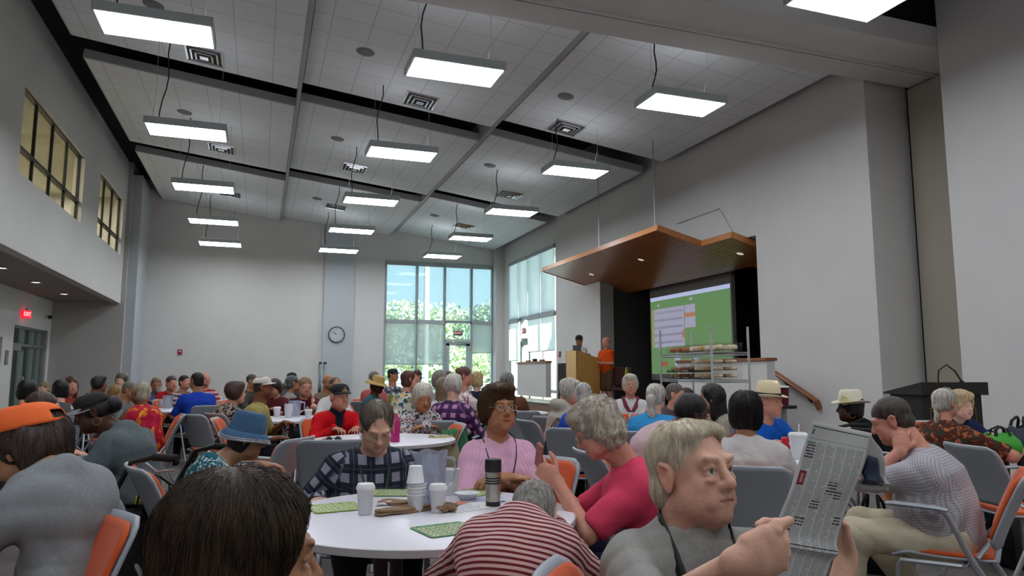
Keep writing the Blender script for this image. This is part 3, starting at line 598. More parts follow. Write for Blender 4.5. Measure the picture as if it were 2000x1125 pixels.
# stacked dark shapes behind the men on the stage: a maroon chair with a yellow cloth
o = empty('stage_chair', (dep(1213, 729, 17.7)[0], dep(1213, 729, 17.7)[1], .45), R(150)); tag(o, 'maroon chair standing on the stage behind the orange shirt man', 'chair')
mar = mat('maroon_seat', '4a2320', .8)
MB().box((0, 0, .46), (.5, .48, .07)).build('seat', mar, o, bevel=.02); MB().box((0, -.22, .78), (.5, .05, .45)).build('backrest', mar, o, bevel=.02)
for sx in (-1, 1):
    for sy_ in (-1, 1): MB().tube([(sx*.22, sy_*.2, 0), (sx*.22, sy_*.2, .45)], .012, 6).build('leg', tube_mat, o)
yc = mat('yellow_green_cloth', 'a3a33a', .9, bump=.5, bscale=20); pp = Vector(dep(1224, 735, 17.45)); pp.z = .45+.72
m = MB().lathe([(.02, .28), (.05, .1), (.09, -.1), (.12, -.28), (.10, -.3), (.001, -.29)], n=14, sy=.5).build('hanging_cloth', yc, smooth=True); m.location = tuple(pp); tag(m, 'yellow green cloth hanging beside the maroon stage chair', 'cloth')
# ================================================================ SIGNED-DISTANCE BODIES
f32 = np.float32
def axis(lo, hi, h, fine=()):
    xs = [lo]
    while xs[-1] < hi:
        p = xs[-1]; hh = h
        for a, b, hf in fine:
            if a <= p <= b: hh = min(hh, hf)
            elif p < a and p+h > a: hh = min(hh, max(hf, a-p))
        xs.append(p+hh)
    return np.array(xs, f32)
class Field:
    def __init__(s, xs, ys, zs): s.ax = (xs, ys, zs); s.F = np.full((len(xs), len(ys), len(zs)), .08, f32)
    def sl(s, lo, hi):
        r = []
        for a, l, h in zip(s.ax, lo, hi):
            i, j = int(np.searchsorted(a, l)), int(np.searchsorted(a, h))
            r.append(slice(max(0, i-1), min(len(a), j+1)))
        return tuple(r)
    def pts(s, r):
        x, y, z = [a[q] for a, q in zip(s.ax, r)]
        return x[:, None, None], y[None, :, None], z[None, None, :]
    def apply(s, pr):
        kind, g, k, op = pr['kind'], pr['g'], pr.get('k', .02), pr.get('op', 'add')
        m = k+.02
        r = s.sl(g.lo-m, g.hi+m)
        if any(q.stop-q.start < 1 for q in r): return
        d = g.dist(*s.pts(r)).astype(f32)
        A = s.F[r]
        if op == 'add': h = np.maximum(k-np.abs(A-d), 0)/k if k > 1e-6 else 0; s.F[r] = np.minimum(A, d)-h*h*k*.25
        else: d = -d; h = np.maximum(k-np.abs(A-d), 0)/k if k > 1e-6 else 0; s.F[r] = np.maximum(A, d)+h*h*k*.25
class Cone:
    def __init__(s, a, b, ra, rb, u=None, ku=1., v=None, kv=1.):
        s.a = np.array(a, float); s.b = np.array(b, float); s.ra, s.rb = ra, rb; s.ab = s.b-s.a; s.L2 = max(float(s.ab@s.ab), 1e-9)
        s.u = None if u is None else np.array(u, float); s.ku = ku; s.v = None if v is None else np.array(v, float); s.kv = kv
        rm = max(ra, rb)*max(1, ku, kv); s.lo = np.minimum(s.a, s.b)-rm; s.hi = np.maximum(s.a, s.b)+rm
    def dist(s, x, y, z):
        px, py, pz = x-s.a[0], y-s.a[1], z-s.a[2]
        t = np.clip((px*s.ab[0]+py*s.ab[1]+pz*s.ab[2])/s.L2, 0, 1)
        qx, qy, qz = px-t*s.ab[0], py-t*s.ab[1], pz-t*s.ab[2]
        q2 = qx*qx+qy*qy+qz*qz
        if s.u is not None and s.ku != 1: qu = qx*s.u[0]+qy*s.u[1]+qz*s.u[2]; q2 = q2-qu*qu*(1-1/s.ku**2)
        if s.v is not None and s.kv != 1: qv = qx*s.v[0]+qy*s.v[1]+qz*s.v[2]; q2 = q2-qv*qv*(1-1/s.kv**2)
        return np.sqrt(np.maximum(q2, 0))-(s.ra+t*(s.rb-s.ra))
    def t(s, P): return np.clip(((P-s.a)@s.ab)/s.L2, 0, 1)
class Ell:
    def __init__(s, c, r, Rm=None):
        s.c = np.array(c, float); s.r = np.array(r, float); s.R = np.eye(3) if Rm is None else Rm   # columns = axes
        e = np.sqrt(((s.R*s.r[None, :])**2).sum(1)); s.lo = s.c-e; s.hi = s.c+e
    def dist(s, x, y, z):
        px, py, pz = x-s.c[0], y-s.c[1], z-s.c[2]; k0 = 0; k1 = 0
        for i in range(3):
            a = (px*s.R[0, i]+py*s.R[1, i]+pz*s.R[2, i])/s.r[i]; k0 = k0+a*a; k1 = k1+(a/s.r[i])**2
        k0 = np.sqrt(k0); return k0*(k0-1)/np.maximum(np.sqrt(k1), 1e-6)
def P_(g, k=.02, op='add'): return dict(kind=0, g=g, k=k, op=op)
def snet(fl):
    Fv = fl.F; xs, ys, zs = fl.ax; I = Fv < 0
    a = I[:-1, :-1, :-1]; tot = a.astype(np.int8)
    cor = [(i, j, k) for i in (0, 1) for j in (0, 1) for k in (0, 1)]
    sh = a.shape; g = lambda A, c: A[c[0]:c[0]+sh[0], c[1]:c[1]+sh[1], c[2]:c[2]+sh[2]]
    tot = sum(g(I, c).astype(np.int8) for c in cor)
    act = np.nonzero((tot > 0) & (tot < 8)); n = len(act[0])
    if n == 0: return None
    idx = np.full(sh, -1, np.int32); idx[act] = np.arange(n)
    acc = np.zeros((n, 3)); cnt = np.zeros(n)
    for ax in range(3):
        for c in cor:
            if c[ax]: continue
            c2 = list(c); c2[ax] = 1
            p = [act[q]+c[q] for q in range(3)]; p2 = [act[q]+c2[q] for q in range(3)]
            f0 = Fv[p[0], p[1], p[2]]; f1 = Fv[p2[0], p2[1], p2[2]]; m = (f0 < 0) != (f1 < 0)
            t = np.where(m, f0/np.where(f0 == f1, 1, f0-f1), 0)
            P0 = np.stack([xs[p[0]], ys[p[1]], zs[p[2]]], 1).astype(float); P1 = np.stack([xs[p2[0]], ys[p2[1]], zs[p2[2]]], 1)
            acc += np.where(m[:, None], P0+(P1-P0)*t[:, None], 0); cnt += m
    V = acc/cnt[:, None]; faces = []
    for ax in range(3):
        s0 = [slice(None)]*3; s1 = [slice(None)]*3; s0[ax] = slice(0, -1); s1[ax] = slice(1, None)
        A, B = I[tuple(s0)], I[tuple(s1)]; ch = A != B
        o1, o2 = (ax+1) % 3, (ax+2) % 3
        e = list(np.nonzero(ch)); ok = (e[o1] > 0) & (e[o2] > 0) & (e[o1] < sh[o1]) & (e[o2] < sh[o2]); e = [q[ok] for q in e]; fa = A[tuple(e)]
        q = []
        for d1, d2 in ((-1, -1), (0, -1), (0, 0), (-1, 0)):
            p = list(e); p[o1] = e[o1]+d1; p[o2] = e[o2]+d2; q.append(idx[tuple(p)])
        q = np.stack(q, 1); q[~fa] = q[~fa][:, ::-1]; faces.append(q)
    return V, np.concatenate(faces)
def np_mesh(name, V, Fc, m, parent=None, attrs=None):
    me = bpy.data.meshes.new(name); me.vertices.add(len(V)); me.vertices.foreach_set('co', V.astype(f32).ravel())
    me.loops.add(Fc.size); me.loops.foreach_set('vertex_index', Fc.astype(np.int32).ravel())
    me.polygons.add(len(Fc)); me.polygons.foreach_set('loop_start', np.arange(0, Fc.size, 4, dtype=np.int32)); me.polygons.foreach_set('loop_total', np.full(len(Fc), 4, np.int32))
    me.polygons.foreach_set('use_smooth', np.ones(len(Fc), bool)); me.update(calc_edges=True); me.materials.append(m)
    for k, A in (attrs or {}).items():
        if A.shape[1] == 4: at = me.color_attributes.new(k, 'FLOAT_COLOR', 'POINT'); at.data.foreach_set('color', A.astype(f32).ravel())
        else: at = me.attributes.new(k, 'FLOAT_VECTOR', 'POINT'); at.data.foreach_set('vector', A.astype(f32).ravel())
    o = bpy.data.objects.new(name, me); COL.objects.link(o)
    if parent: o.parent = parent
    return o
def field_of(prims, h, fine=((), (), ()), pad=.03, noise=None):
    ad = [p for p in prims if p['op'] == 'add']
    lo = np.min([p['g'].lo for p in ad], 0)-pad; hi = np.max([p['g'].hi for p in ad], 0)+pad
    f = Field(*[axis(lo[i], hi[i], h, fine[i]) for i in range(3)])
    for p in prims: f.apply(p)
    if noise is not None:
        x, y, z = [a for a in f.ax]; X, Y, Z = x[:, None, None], y[None, :, None], z[None, None, :]
        f.F = f.F+noise(X, Y, Z).astype(f32)
    return f
_rk = np.random.RandomState(3)
def sine_noise(amp, freq, st=(1, 1, 1), n=5, seed=0, ridge=False):
    rs = np.random.RandomState(seed); K = rs.normal(size=(n, 3)); K /= np.linalg.norm(K, axis=1)[:, None]; K = K*np.array(st)*freq*rs.uniform(.6, 1.6, (n, 1)); ph = rs.uniform(0, 6.28, n)
    def fn(X, Y, Z):
        # domain-warped sum of sines
        wx = .35*np.sin(Y*freq*.5+ph[0])+.35*np.sin(Z*freq*.45+ph[1])
        s = 0
        for k, p in zip(K, ph):
            v = np.sin(k[0]*X+k[1]*Y+k[2]*Z+p+wx*2)
            s = s+(1-2*np.abs(v) if ridge else v)
        return s*(amp/math.sqrt(n))
    return fn
# ---------------------------------------------------------------- person materials
def skin_mat():
    m = bpy.data.materials.new('skin'); m.use_nodes = True; nt = m.node_tree; b = BS(m)
    a = N(nt, 'ShaderNodeAttribute', attribute_name='Col'); tc = nt.nodes.new('ShaderNodeTexCoord')
    n = N(nt, 'ShaderNodeTexNoise', {'Vector': tc.outputs['Object'], 'Scale': 22., 'Detail': 6.}); mr = N(nt, 'ShaderNodeMapRange', {0: n.outputs[0], 1: .3, 2: .7, 3: .86, 4: 1.08})
    mr2 = N(nt, 'ShaderNodeCombineXYZ', {0: mr.outputs[0], 1: mr.outputs[0], 2: mr.outputs[0]})
    nt.links.new(MIX(nt, 1., a.outputs[0], mr2.outputs[0], 'MULTIPLY'), b.inputs[0]); b.inputs['Roughness'].default_value = .5; b.inputs['Specular IOR Level'].default_value = .35
    b.inputs['Subsurface Weight'].default_value = .12; b.inputs['Subsurface Radius'].default_value = (.01, .004, .002); b.inputs['Subsurface Scale'].default_value = 1.
    n2 = N(nt, 'ShaderNodeTexNoise', {'Vector': tc.outputs['Object'], 'Scale': 130., 'Detail': 4.}); bp = N(nt, 'ShaderNodeBump', {'Strength': .25, 'Distance': .004, 'Height': n2.outputs[0]}); nt.links.new(bp.outputs[0], b.inputs['Normal'])
    return m
SKIN = skin_mat()
_cm = {}
def cloth(kind, *cols, f=40., duty=.5, rough=.9):
    key = (kind,)+cols+(f, duty)
    if key in _cm: return _cm[key]
    m = bpy.data.materials.new('fabric_'+kind); m.use_nodes = True; nt = m.node_tree; b = BS(m); b.inputs['Roughness'].default_value = rough; b.inputs['Specular IOR Level'].default_value = .2
    a = N(nt, 'ShaderNodeAttribute', attribute_name='P', attribute_type='GEOMETRY'); s = N(nt, 'ShaderNodeSeparateXYZ', {0: a.outputs['Vector']}); U, W = s.outputs[0], s.outputs[1]
    tc = nt.nodes.new('ShaderNodeTexCoord'); ob = tc.outputs['Object']
    C = [lin(c) for c in cols]
    if kind == 'plain':
        n = N(nt, 'ShaderNodeTexNoise', {'Vector': ob, 'Scale': 7., 'Detail': 4.}); out = MIX(nt, n.outputs[0], tuple(x*.9 for x in C[0][:3])+(1,), tuple(min(1, x*1.08) for x in C[0][:3])+(1,))
    elif kind == 'heather':
        n = N(nt, 'ShaderNodeTexNoise', {'Vector': ob, 'Scale': 160., 'Detail': 3.}); out = MIX(nt, n.outputs[0], C[0], C[1])
    elif kind == 'stripe':
        fr_ = M_(nt, 'FRACT', M_(nt, 'MULTIPLY', U, f)); out = MIX(nt, M_(nt, 'LESS_THAN', fr_, duty), C[0], C[1])
    elif kind == 'vstripe':
        fr_ = M_(nt, 'FRACT', M_(nt, 'MULTIPLY', W, f)); out = MIX(nt, M_(nt, 'LESS_THAN', fr_, duty), C[0], C[1])
    elif kind == 'plaid':     # base, dark, light, accent
        fu = M_(nt, 'FRACT', M_(nt, 'MULTIPLY', U, f)); fw_ = M_(nt, 'FRACT', M_(nt, 'MULTIPLY', W, f))
        a1 = M_(nt, 'LESS_THAN', fu, .5); a2 = M_(nt, 'LESS_THAN', fw_, .5)
        o1 = MIX(nt, M_(nt, 'MULTIPLY', a1, .8), C[0], C[1]); o2 = MIX(nt, M_(nt, 'MULTIPLY', a2, .7), o1, C[1])
        both = M_(nt, 'MULTIPLY', M_(nt, 'GREATER_THAN', fu, .5), M_(nt, 'GREATER_THAN', fw_, .5)); o3 = MIX(nt, M_(nt, 'MULTIPLY', both, .85), o2, C[2])
        l = M_(nt, 'MAXIMUM', M_(nt, 'LESS_THAN', M_(nt, 'ABSOLUTE', M_(nt, 'SUBTRACT', fu, .25)), .035), M_(nt, 'LESS_THAN', M_(nt, 'ABSOLUTE', M_(nt, 'SUBTRACT', fw_, .25)), .035))
        out = MIX(nt, M_(nt, 'MULTIPLY', l, .4), o3, C[3])
    elif kind in ('floral', 'zebra'):
        sc = f; n0 = N(nt, 'ShaderNodeTexNoise', {'Vector': ob, 'Scale': sc*.8, 'Detail': 2.}); vv = N(nt, 'ShaderNodeVectorMath', {0: ob, 1: N(nt, 'ShaderNodeVectorMath', {0: n0.outputs['Color'], 3: .12}, operation='SCALE').outputs[0]}, operation='ADD').outputs[0]
        out = C[0]
        for i, c in enumerate(C[1:]):
            mp = N(nt, 'ShaderNodeMapping', {0: vv, 1: (i*3.1, i*1.7, i*.9), 3: (1, 1, .55) if kind == 'floral' else (.6, .6, 1.6)})
            if kind == 'floral' and i % 2 == 0:
                vo = N(nt, 'ShaderNodeTexVoronoi', {'Vector': mp.outputs[0], 'Scale': sc}); k_ = M_(nt, 'LESS_THAN', vo.outputs['Distance'], .34)
            else:
                vo = N(nt, 'ShaderNodeTexNoise', {'Vector': mp.outputs[0], 'Scale': sc*1.3, 'Detail': 1.5}); k_ = M_(nt, 'GREATER_THAN', vo.outputs[0], .56 if kind == 'floral' else .5)
            out = MIX(nt, k_, out, c)
    elif kind == 'check':     # fine micro check
        fu = M_(nt, 'LESS_THAN', M_(nt, 'FRACT', M_(nt, 'MULTIPLY', U, f)), .5); fw_ = M_(nt, 'LESS_THAN', M_(nt, 'FRACT', M_(nt, 'MULTIPLY', W, f)), .5)
        out = MIX(nt, M_(nt, 'MULTIPLY', M_(nt, 'ADD', fu, fw_), .5), C[0], C[1])
    elif kind == 'fairisle':
        fu = M_(nt, 'FRACT', M_(nt, 'MULTIPLY', U, 9.)); zz = M_(nt, 'MULTIPLY', M_(nt, 'PINGPONG', M_(nt, 'MULTIPLY', W, 30.), .5), .35); q = M_(nt, 'ADD', fu, zz)
        n = N(nt, 'ShaderNodeTexNoise', {'Vector': ob, 'Scale': 38., 'Detail': 2.}); base = MIX(nt, M_(nt, 'GREATER_THAN', n.outputs[0], .56), C[0], C[1])
        out = MIX(nt, M_(nt, 'LESS_THAN', M_(nt, 'ABSOLUTE', M_(nt, 'SUBTRACT', q, .5)), .07), base, C[2]); out = MIX(nt, M_(nt, 'LESS_THAN', M_(nt, 'ABSOLUTE', M_(nt, 'SUBTRACT', q, .8)), .05), out, C[3])
    if isinstance(out, tuple): b.inputs[0].default_value = out
    else: nt.links.new(out, b.inputs[0])
    n2 = N(nt, 'ShaderNodeTexNoise', {'Vector': ob, 'Scale': 14., 'Detail': 5., 'Distortion': .6}); bp = N(nt, 'ShaderNodeBump', {'Strength': .5, 'Distance': .012, 'Height': n2.outputs[0]}); nt.links.new(bp.outputs[0], b.inputs['Normal'])
    _cm[key] = m; return m
_hm = {}
def hair_mat(c, c2=None, rough=.5):
    c2 = c2 or c; key = (c, c2)
    if key in _hm: return _hm[key]
    m = bpy.data.materials.new('hair'); m.use_nodes = True; nt = m.node_tree; b = BS(m); b.inputs['Roughness'].default_value = rough; b.inputs['Specular IOR Level'].default_value = .4
    tc = nt.nodes.new('ShaderNodeTexCoord'); mp = N(nt, 'ShaderNodeMapping', {0: tc.outputs['Object'], 3: (1, 1, .22)})
    n = N(nt, 'ShaderNodeTexNoise', {'Vector': mp.outputs[0], 'Scale': 70., 'Detail': 5., 'Distortion': .8})
    mr = N(nt, 'ShaderNodeMapRange', {0: n.outputs[0], 1: .32, 2: .68}); L1 = tuple(x*.74 for x in lin(c)[:3])+(1,)
    nt.links.new(MIX(nt, mr.outputs[0], L1, lin(c2)), b.inputs[0])
    bp = N(nt, 'ShaderNodeBump', {'Strength': .7, 'Distance': .006, 'Height': n.outputs[0]}); nt.links.new(bp.outputs[0], b.inputs['Normal'])
    _hm[key] = m; return m
eye_glass = glass_mat('spectacle_lens', 'f2f2f2', 0, .93); metal_frame = mat('spectacle_frame', 'b0a890', .3, .8); dark_frame = mat('dark_spectacle_frame', '2a2220', .4)
shoe_m = mat('shoe_leather', '161413', .5)
def nrm(v): v = np.array(v, float); return v/max(np.linalg.norm(v), 1e-9)
def rotm(ax, deg):
    ax = nrm(ax); a = R(deg); K = np.array([[0, -ax[2], ax[1]], [ax[2], 0, -ax[0]], [-ax[1], ax[0], 0]]); return np.eye(3)+math.sin(a)*K+(1-math.cos(a))*K@K
def ik(S, W, l1, l2, pole):
    d = W-S; L = np.linalg.norm(d)
    if L > (l1+l2)*.985: W = S+d/L*(l1+l2)*.985; d = W-S; L = np.linalg.norm(d)
    L = max(L, abs(l1-l2)+.02); n = d/np.linalg.norm(d); a = (l1*l1-l2*l2+L*L)/(2*L); h = math.sqrt(max(l1*l1-a*a, 0)); p = np.array(pole, float); p = nrm(p-n*(p@n)); return S+n*a+p*h, W
def hand_prims(W, d, n, side, curl=35, s=1., spread=4, thumb_in=.5, tu=.75):
    """palm + four fingers of different lengths + a thumb leaving the palm's side. d along the hand, n = palm normal (curl goes towards n), side=+1: thumb on the +cross side"""
    d = nrm(d); n = nrm(np.array(n)-d*(np.array(n)@d)); u = np.cross(d, n)*side; out = []
    pc = W+d*.045*s; Rm = np.stack([d, u, n], 1)
    out.append(P_(Ell(pc, (.05*s, .041*s, .0155*s), Rm), .012)); out.append(P_(Cone(W-d*.01*s, W+d*.03*s, .0235*s, .026*s, u, 1.15, n, .75), .012))
    fing = [(-.030, .080, .066), (-.010, .086, .076), (.0105, .085, .071), (.0295, .077, .056)]   # little finger side last? (index first on thumb side)
    fing = [(.029, .080, .070), (.0095, .087, .078), (-.0105, .084, .072), (-.029, .076, .056)]
    for i, (off, st, ln) in enumerate(fing):
        p = W+d*st*s+u*off*s; c = curl+i*4; dd = rotm(np.cross(d, n), 0)@d; r0 = .0092*s if i < 3 else .008*s
        ax = np.cross(d, n); dirv = d+u*off*spread*.6; dirv = nrm(dirv)
        for j, (fr_, rr) in enumerate(((.45, 1.), (.31, .93), (.24, .85))):
            dirv = rotm(ax, c*(.8 if j == 0 else 1.0))@dirv; q = p+dirv*ln*fr_*s
            out.append(P_(Cone(p, q, r0*rr, r0*rr*.92), .0045)); p = q
    p = W+d*.022*s+u*.028*s+n*.004; dirv = nrm(d*(.75+.4*(.75-tu))+u*tu+n*thumb_in*(tu/.75))
    for j, (ln, rr) in enumerate(((.036, .0125), (.030, .0105), (.024, .0092))):
        q = p+dirv*ln*s; out.append(P_(Cone(p, q, rr*s, rr*.92*s), .007)); p = q; dirv = nrm(dirv+d*.28-u*.22*(tu/.75)+n*.1*thumb_in)
    return out
def head_prims(T, A, detail, fem, age):
    """T(p): head-local to body-local point, A: 3x3 axes"""
    s = A['s']; Rm = A['R']
    def E(c, r, k=.012, op='add'): return P_(Ell(T(c), np.array(r)*s, Rm), k*s, op)
    def C(a, b, ra, rb, k=.01, op='add', ku=1., kv=1.): return P_(Cone(T(a), T(b), ra*s, rb*s, Rm[:, 0], ku, Rm[:, 2], kv), k*s, op)
    w = .96 if fem else 1.
    pr = [E((0, -.012, .036), (.074, .094, .083)), E((0, .028, -.03), (.060*w, .062, .082), .03), E((0, .058, -.090), (.026*w, .024, .020), .03)]
    for x in (-1, 1):
        pr += [E((x*.040*w, .012, -.060), (.024, .04, .03), .03), E((x*.034, .060, -.024), (.022, .022, .020), .02)]
        if age > 1: pr += [E((x*.042, .044, -.062), (.014, .022, .026), .03), C((x*.022, .086, -.026), (x*.036, .076, -.064), .004, .006, .016)]
    pr += [C((-.034, .074, .024), (.034, .074, .024), .012 if fem else .015, .012 if fem else .015, .018)]
    for x in (-1, 1): pr += [E((x*.031, .096, .005), (.019, .016, .0135), .010, 'sub'), E((x*.031, .0755, .004), (.0125, .0125, .0115), .003)]
    if detail > 1:
        for x in (-1, 1):
            pr += [C((x*.017, .086, .010), (x*.031, .090, .0145), .0035, .0042, .004), C((x*.031, .090, .0145), (x*.046, .080, .009), .0042, .0035, .004),
                   C((x*.018, .085, .0), (x*.031, .0875, -.0055), .003, .0034, .004), C((x*.031, .0875, -.0055), (x*.045, .079, .0), .0034, .003, .004),
                   C((x*.016, .092, .029), (x*.042, .088, .034), .006, .005, .012)]
            if age > 1: pr += [E((x*.032, .085, -.014), (.015, .009, .007), .010)]
    nz = .9 if fem else 1.1
    pr += [C((0, .086, .016), (0, .108, -.022), .0085*nz, .0115*nz, .012), E((0, .106, -.027), (.0125*nz, .012*nz, .0105*nz), .008)]
    for x in (-1, 1): pr += [E((x*.0125*nz, .097, -.030), (.0085*nz, .011, .0085), .006)]
    if detail > 1:
        for x in (-1, 1): pr += [E((x*.0075, .103, -.0385), (.0035, .005, .003), .003, 'sub')]
    pr += [E((0, .076, -.060), (.034, .018, .024), .02), E((0, .074, -.094), (.021, .018, .016), .018)]
    pr += [C((-.025, .081, -.0585), (0, .0925, -.0560), .0032, .0048, .006), C((.025, .081, -.0585), (0, .0925, -.0560), .0032, .0048, .006), C((-.020, .082, -.0655), (0, .0885, -.0665), .0036, .0052, .007), C((.020, .082, -.0655), (0, .0885, -.0665), .0036, .0052, .007)]
    if detail > 0: pr += [C((-.027, .087, -.0622), (0, .0985, -.0612), .0022, .0024, .003, 'sub'), C((.027, .087, -.0622), (0, .0985, -.0612), .0022, .0024, .003, 'sub')]
    if detail > 1 and age > 1:
        for x in (-1, 1): pr += [C((x*.020, .103, -.030), (x*.034, .096, -.062), .0022, .0026, .006, 'sub')]
        for zz in (.050, .060): pr += [C((-.03, .093, zz), (.03, .093, zz), .0012, .0012, .004, 'sub')]
    for x in (-1, 1):
        pr += [E((x*.077, -.008, -.004), (.009, .020, .033), .010), C((x*.080, -.024, .018), (x*.084, -.014, .026), .006, .006, .006), C((x*.084, -.014, .026), (x*.083, .002, .018), .006, .004, .006), C((x*.083, -.022, .016), (x*.078, -.006, -.03), .006, .008, .006)]
        if detail > 1: pr += [E((x*.089, -.006, .004), (.006, .010, .016), .005, 'sub')]
    return pr
def hair_prims(style, T, A, vol=1.):
    s = A['s']; Rm = A['R']
    def E(c, r, k=.015, op='add'): return P_(Ell(T(c), np.array(r)*s, Rm), k*s, op)
    def C(a, b, ra, rb, k=.015, op='add'): return P_(Cone(T(a), T(b), ra*s, rb*s), k*s, op)
    v = vol; pr = []
    face = lambda x=.064, z=-.035, y=.115, h=.088: E((0, y, z), (x, .075, h), .012, 'sub')
    if style == 'short': pr = [E((0, -.016, .042), (.0800*v, .100*v, .088*v)), E((0, -.045, -.02), (.070*v, .066*v, .06*v)), E((0, .112, -.02), (.066, .068, .074), .008, 'sub'), E((0, .03, -.09), (.12, .085, .085), .012, 'sub'), E((0, -.06, -.13), (.1, .09, .06), .012, 'sub')]
    elif style == 'parted': pr = [E((0, -.018, .044), (.081*v, .102*v, .089*v)), E((0, -.045, -.025), (.074*v, .068*v, .066*v)), E((-.02, .052, .098), (.052, .045, .026), .02), E((0, .112, -.015), (.066, .066, .078), .008, 'sub'), E((0, .035, -.085), (.12, .078, .080), .012, 'sub'), E((0, -.06, -.14), (.1, .09, .06), .012, 'sub')]
    elif style == 'oldman': pr = [E((0, -.020, .042), (.0785*v, .0985*v, .086*v)), E((0, -.045, -.03), (.071*v, .064*v, .066*v)), E((-.026, .036, .090), (.042, .040, .020), .02), E((.024, .026, .090), (.040, .042, .020), .02), E((0, .106, .010), (.070, .064, .092), .010, 'sub'), E((.088, .002, -.012), (.022, .030, .036), .008, 'sub'), E((-.088, .002, -.012), (.022, .030, .036), .008, 'sub'), E((0, .035, -.085), (.12, .074, .082), .012, 'sub'), E((0, -.06, -.15), (.1, .09, .06), .012, 'sub')]
    elif style == 'receding': pr = [E((0, -.022, .040), (.0815*v, .100*v, .086*v)), E((0, -.045, -.025), (.074*v, .068*v, .066*v)), E((0, .10, .012), (.060, .072, .090), .010, 'sub'), E((0, .035, -.09), (.12, .083, .08), .012, 'sub'), E((0, -.06, -.14), (.1, .09, .06), .012, 'sub')]
    elif style == 'ring': pr = [E((0, -.022, .012), (.081, .098, .072)), E((0, .0, .125), (.09, .12, .082), .008, 'sub'), E((0, .09, .0), (.10, .085, .12), .010, 'sub'), E((0, -.02, -.12), (.12, .12, .07), .012, 'sub')]
    elif style == 'shaved': pr = [E((0, -.016, .040), (.0765, .0965, .0855)), E((0, .115, -.01), (.07, .070, .085), .006, 'sub'), E((0, .03, -.08), (.12, .10, .075), .012, 'sub')]
    elif style == 'bob': pr = [E((0, -.018, .040), (.092*v, .108*v, .094*v)), E((0, -.030, -.035), (.094*v, .082*v, .085*v), .03), face(.062, -.045, .118, .092), E((0, .02, -.17), (.12, .12, .06), .01, 'sub')]
    elif style == 'chin': pr = [E((0, -.018, .040), (.090*v, .106*v, .092*v)), E((0, -.028, -.045), (.092*v, .084*v, .090*v), .03), E((0, .122, -.055), (.058, .078, .098), .01, 'sub')]
    elif style == 'puff': pr = [E((0, -.016, .050), (.098*v, .115*v, .098*v)), E((.04, -.02, .0), (.062*v, .085*v, .085*v), .03), E((-.04, -.02, .0), (.062*v, .085*v, .085*v), .03), E((0, .055, .100), (.068, .045, .030), .03), face(.060, -.038, .12, .100), E((0, .0, -.165), (.13, .14, .06), .01, 'sub')]
    elif style == 'curly': pr = [E((0, -.018, .046), (.104*v, .118*v, .102*v)), E((0, -.035, -.03), (.108*v, .092*v, .095*v), .03), E((0, .058, .088), (.07, .042, .035), .03), face(.058, -.055, .122, .086)]
    elif style == 'darkside': pr = [E((0, -.024, .040), (.090*v, .106*v, .092*v)), E((0, -.040, -.045), (.092*v, .084*v, .100*v), .03), E((0, .152, -.045), (.11, .128, .15), .01, 'sub')]
    elif style == 'long': pr = [E((0, -.018, .042), (.088*v, .104*v, .092*v)), C((0, -.05, .0), (0, -.075, -.20), .078*v, .068*v, .04), C((-.055, -.02, .0), (-.062, -.02, -.16), .036, .030, .03), C((.055, -.02, .0), (.062, -.02, -.16), .036, .030, .03), E((0, .12, -.05), (.058, .085, .11), .01, 'sub')]
    elif style == 'shaggy': pr = [E((0, -.02, .02), (.088*v, .106*v, .09*v)), C((0, -.05, .0), (0, -.092, -.085), .076*v, .036*v, .04), C((-.05, -.035, .0), (-.060, -.055, -.07), .034, .022, .03), C((.05, -.035, .0), (.060, -.055, -.07), .034, .022, .03), E((0, .11, -.03), (.075, .085, .12), .01, 'sub')]
    elif style in ('ponytail', 'braid'):
        pr = [E((0, -.016, .040), (.080, .100, .0875)), E((0, -.045, -.02), (.070, .066, .060)), E((0, .115, -.02), (.068, .068, .080), .008, 'sub'), E((0, .035, -.10), (.12, .085, .09), .012, 'sub')]
        if style == 'ponytail': pr += [C((0, -.100, .0), (.0, -.135, -.02), .026, .028, .02), C((0, -.135, -.02), (.015, -.135, -.15), .032, .030, .03), C((.015, -.135, -.15), (.045, -.125, -.27), .030, .010, .03)]
        else:
            for i in range(7): pr += [E((.004*(-1)**i+.002*i, -.108-.006*min(i, 3), -.03-.032*i), (.019-.0015*i, .015-.001*i, .021), .006)]
    elif style == 'bun': pr = [E((0, -.016, .042), (.084, .102, .090)), E((0, -.045, -.02), (.070, .066, .060)), E((0, -.088, .075), (.046, .040, .040), .012), E((0, .115, -.02), (.068, .068, .082), .008, 'sub'), E((0, .035, -.10), (.12, .085, .09), .012, 'sub')]
    elif style == 'capponytail': pr = [E((0, -.02, .01), (.080, .098, .080)), E((0, -.125, .0), (.062, .055, .058), .02), E((0, .11, -.02), (.075, .075, .11), .01, 'sub'), E((0, .03, -.11), (.12, .09, .08), .01, 'sub')]
    elif style == 'beret': pr = [E((0, -.02, .045), (.096, .112, .088)), E((0, -.06, .0), (.088, .075, .075), .03), E((0, .125, -.03), (.08, .085, .09), .01, 'sub'), E((0, .03, -.12), (.12, .1, .075), .01, 'sub')]
    return pr
HN = {'curly': (.0055, 95, (1, 1, 1), 7), 'puff': (.0022, 120, (1, 1, .4), 5), 'bob': (.0018, 150, (1, 1, .2), 6), 'chin': (.0020, 150, (1, 1, .2), 6), 'long': (.003, 150, (1, 1, .15), 6), 'shaggy': (.006, 90, (1, 1, .35), 7), 'oldman': (.0022, 130, (1, .6, .3), 6)}
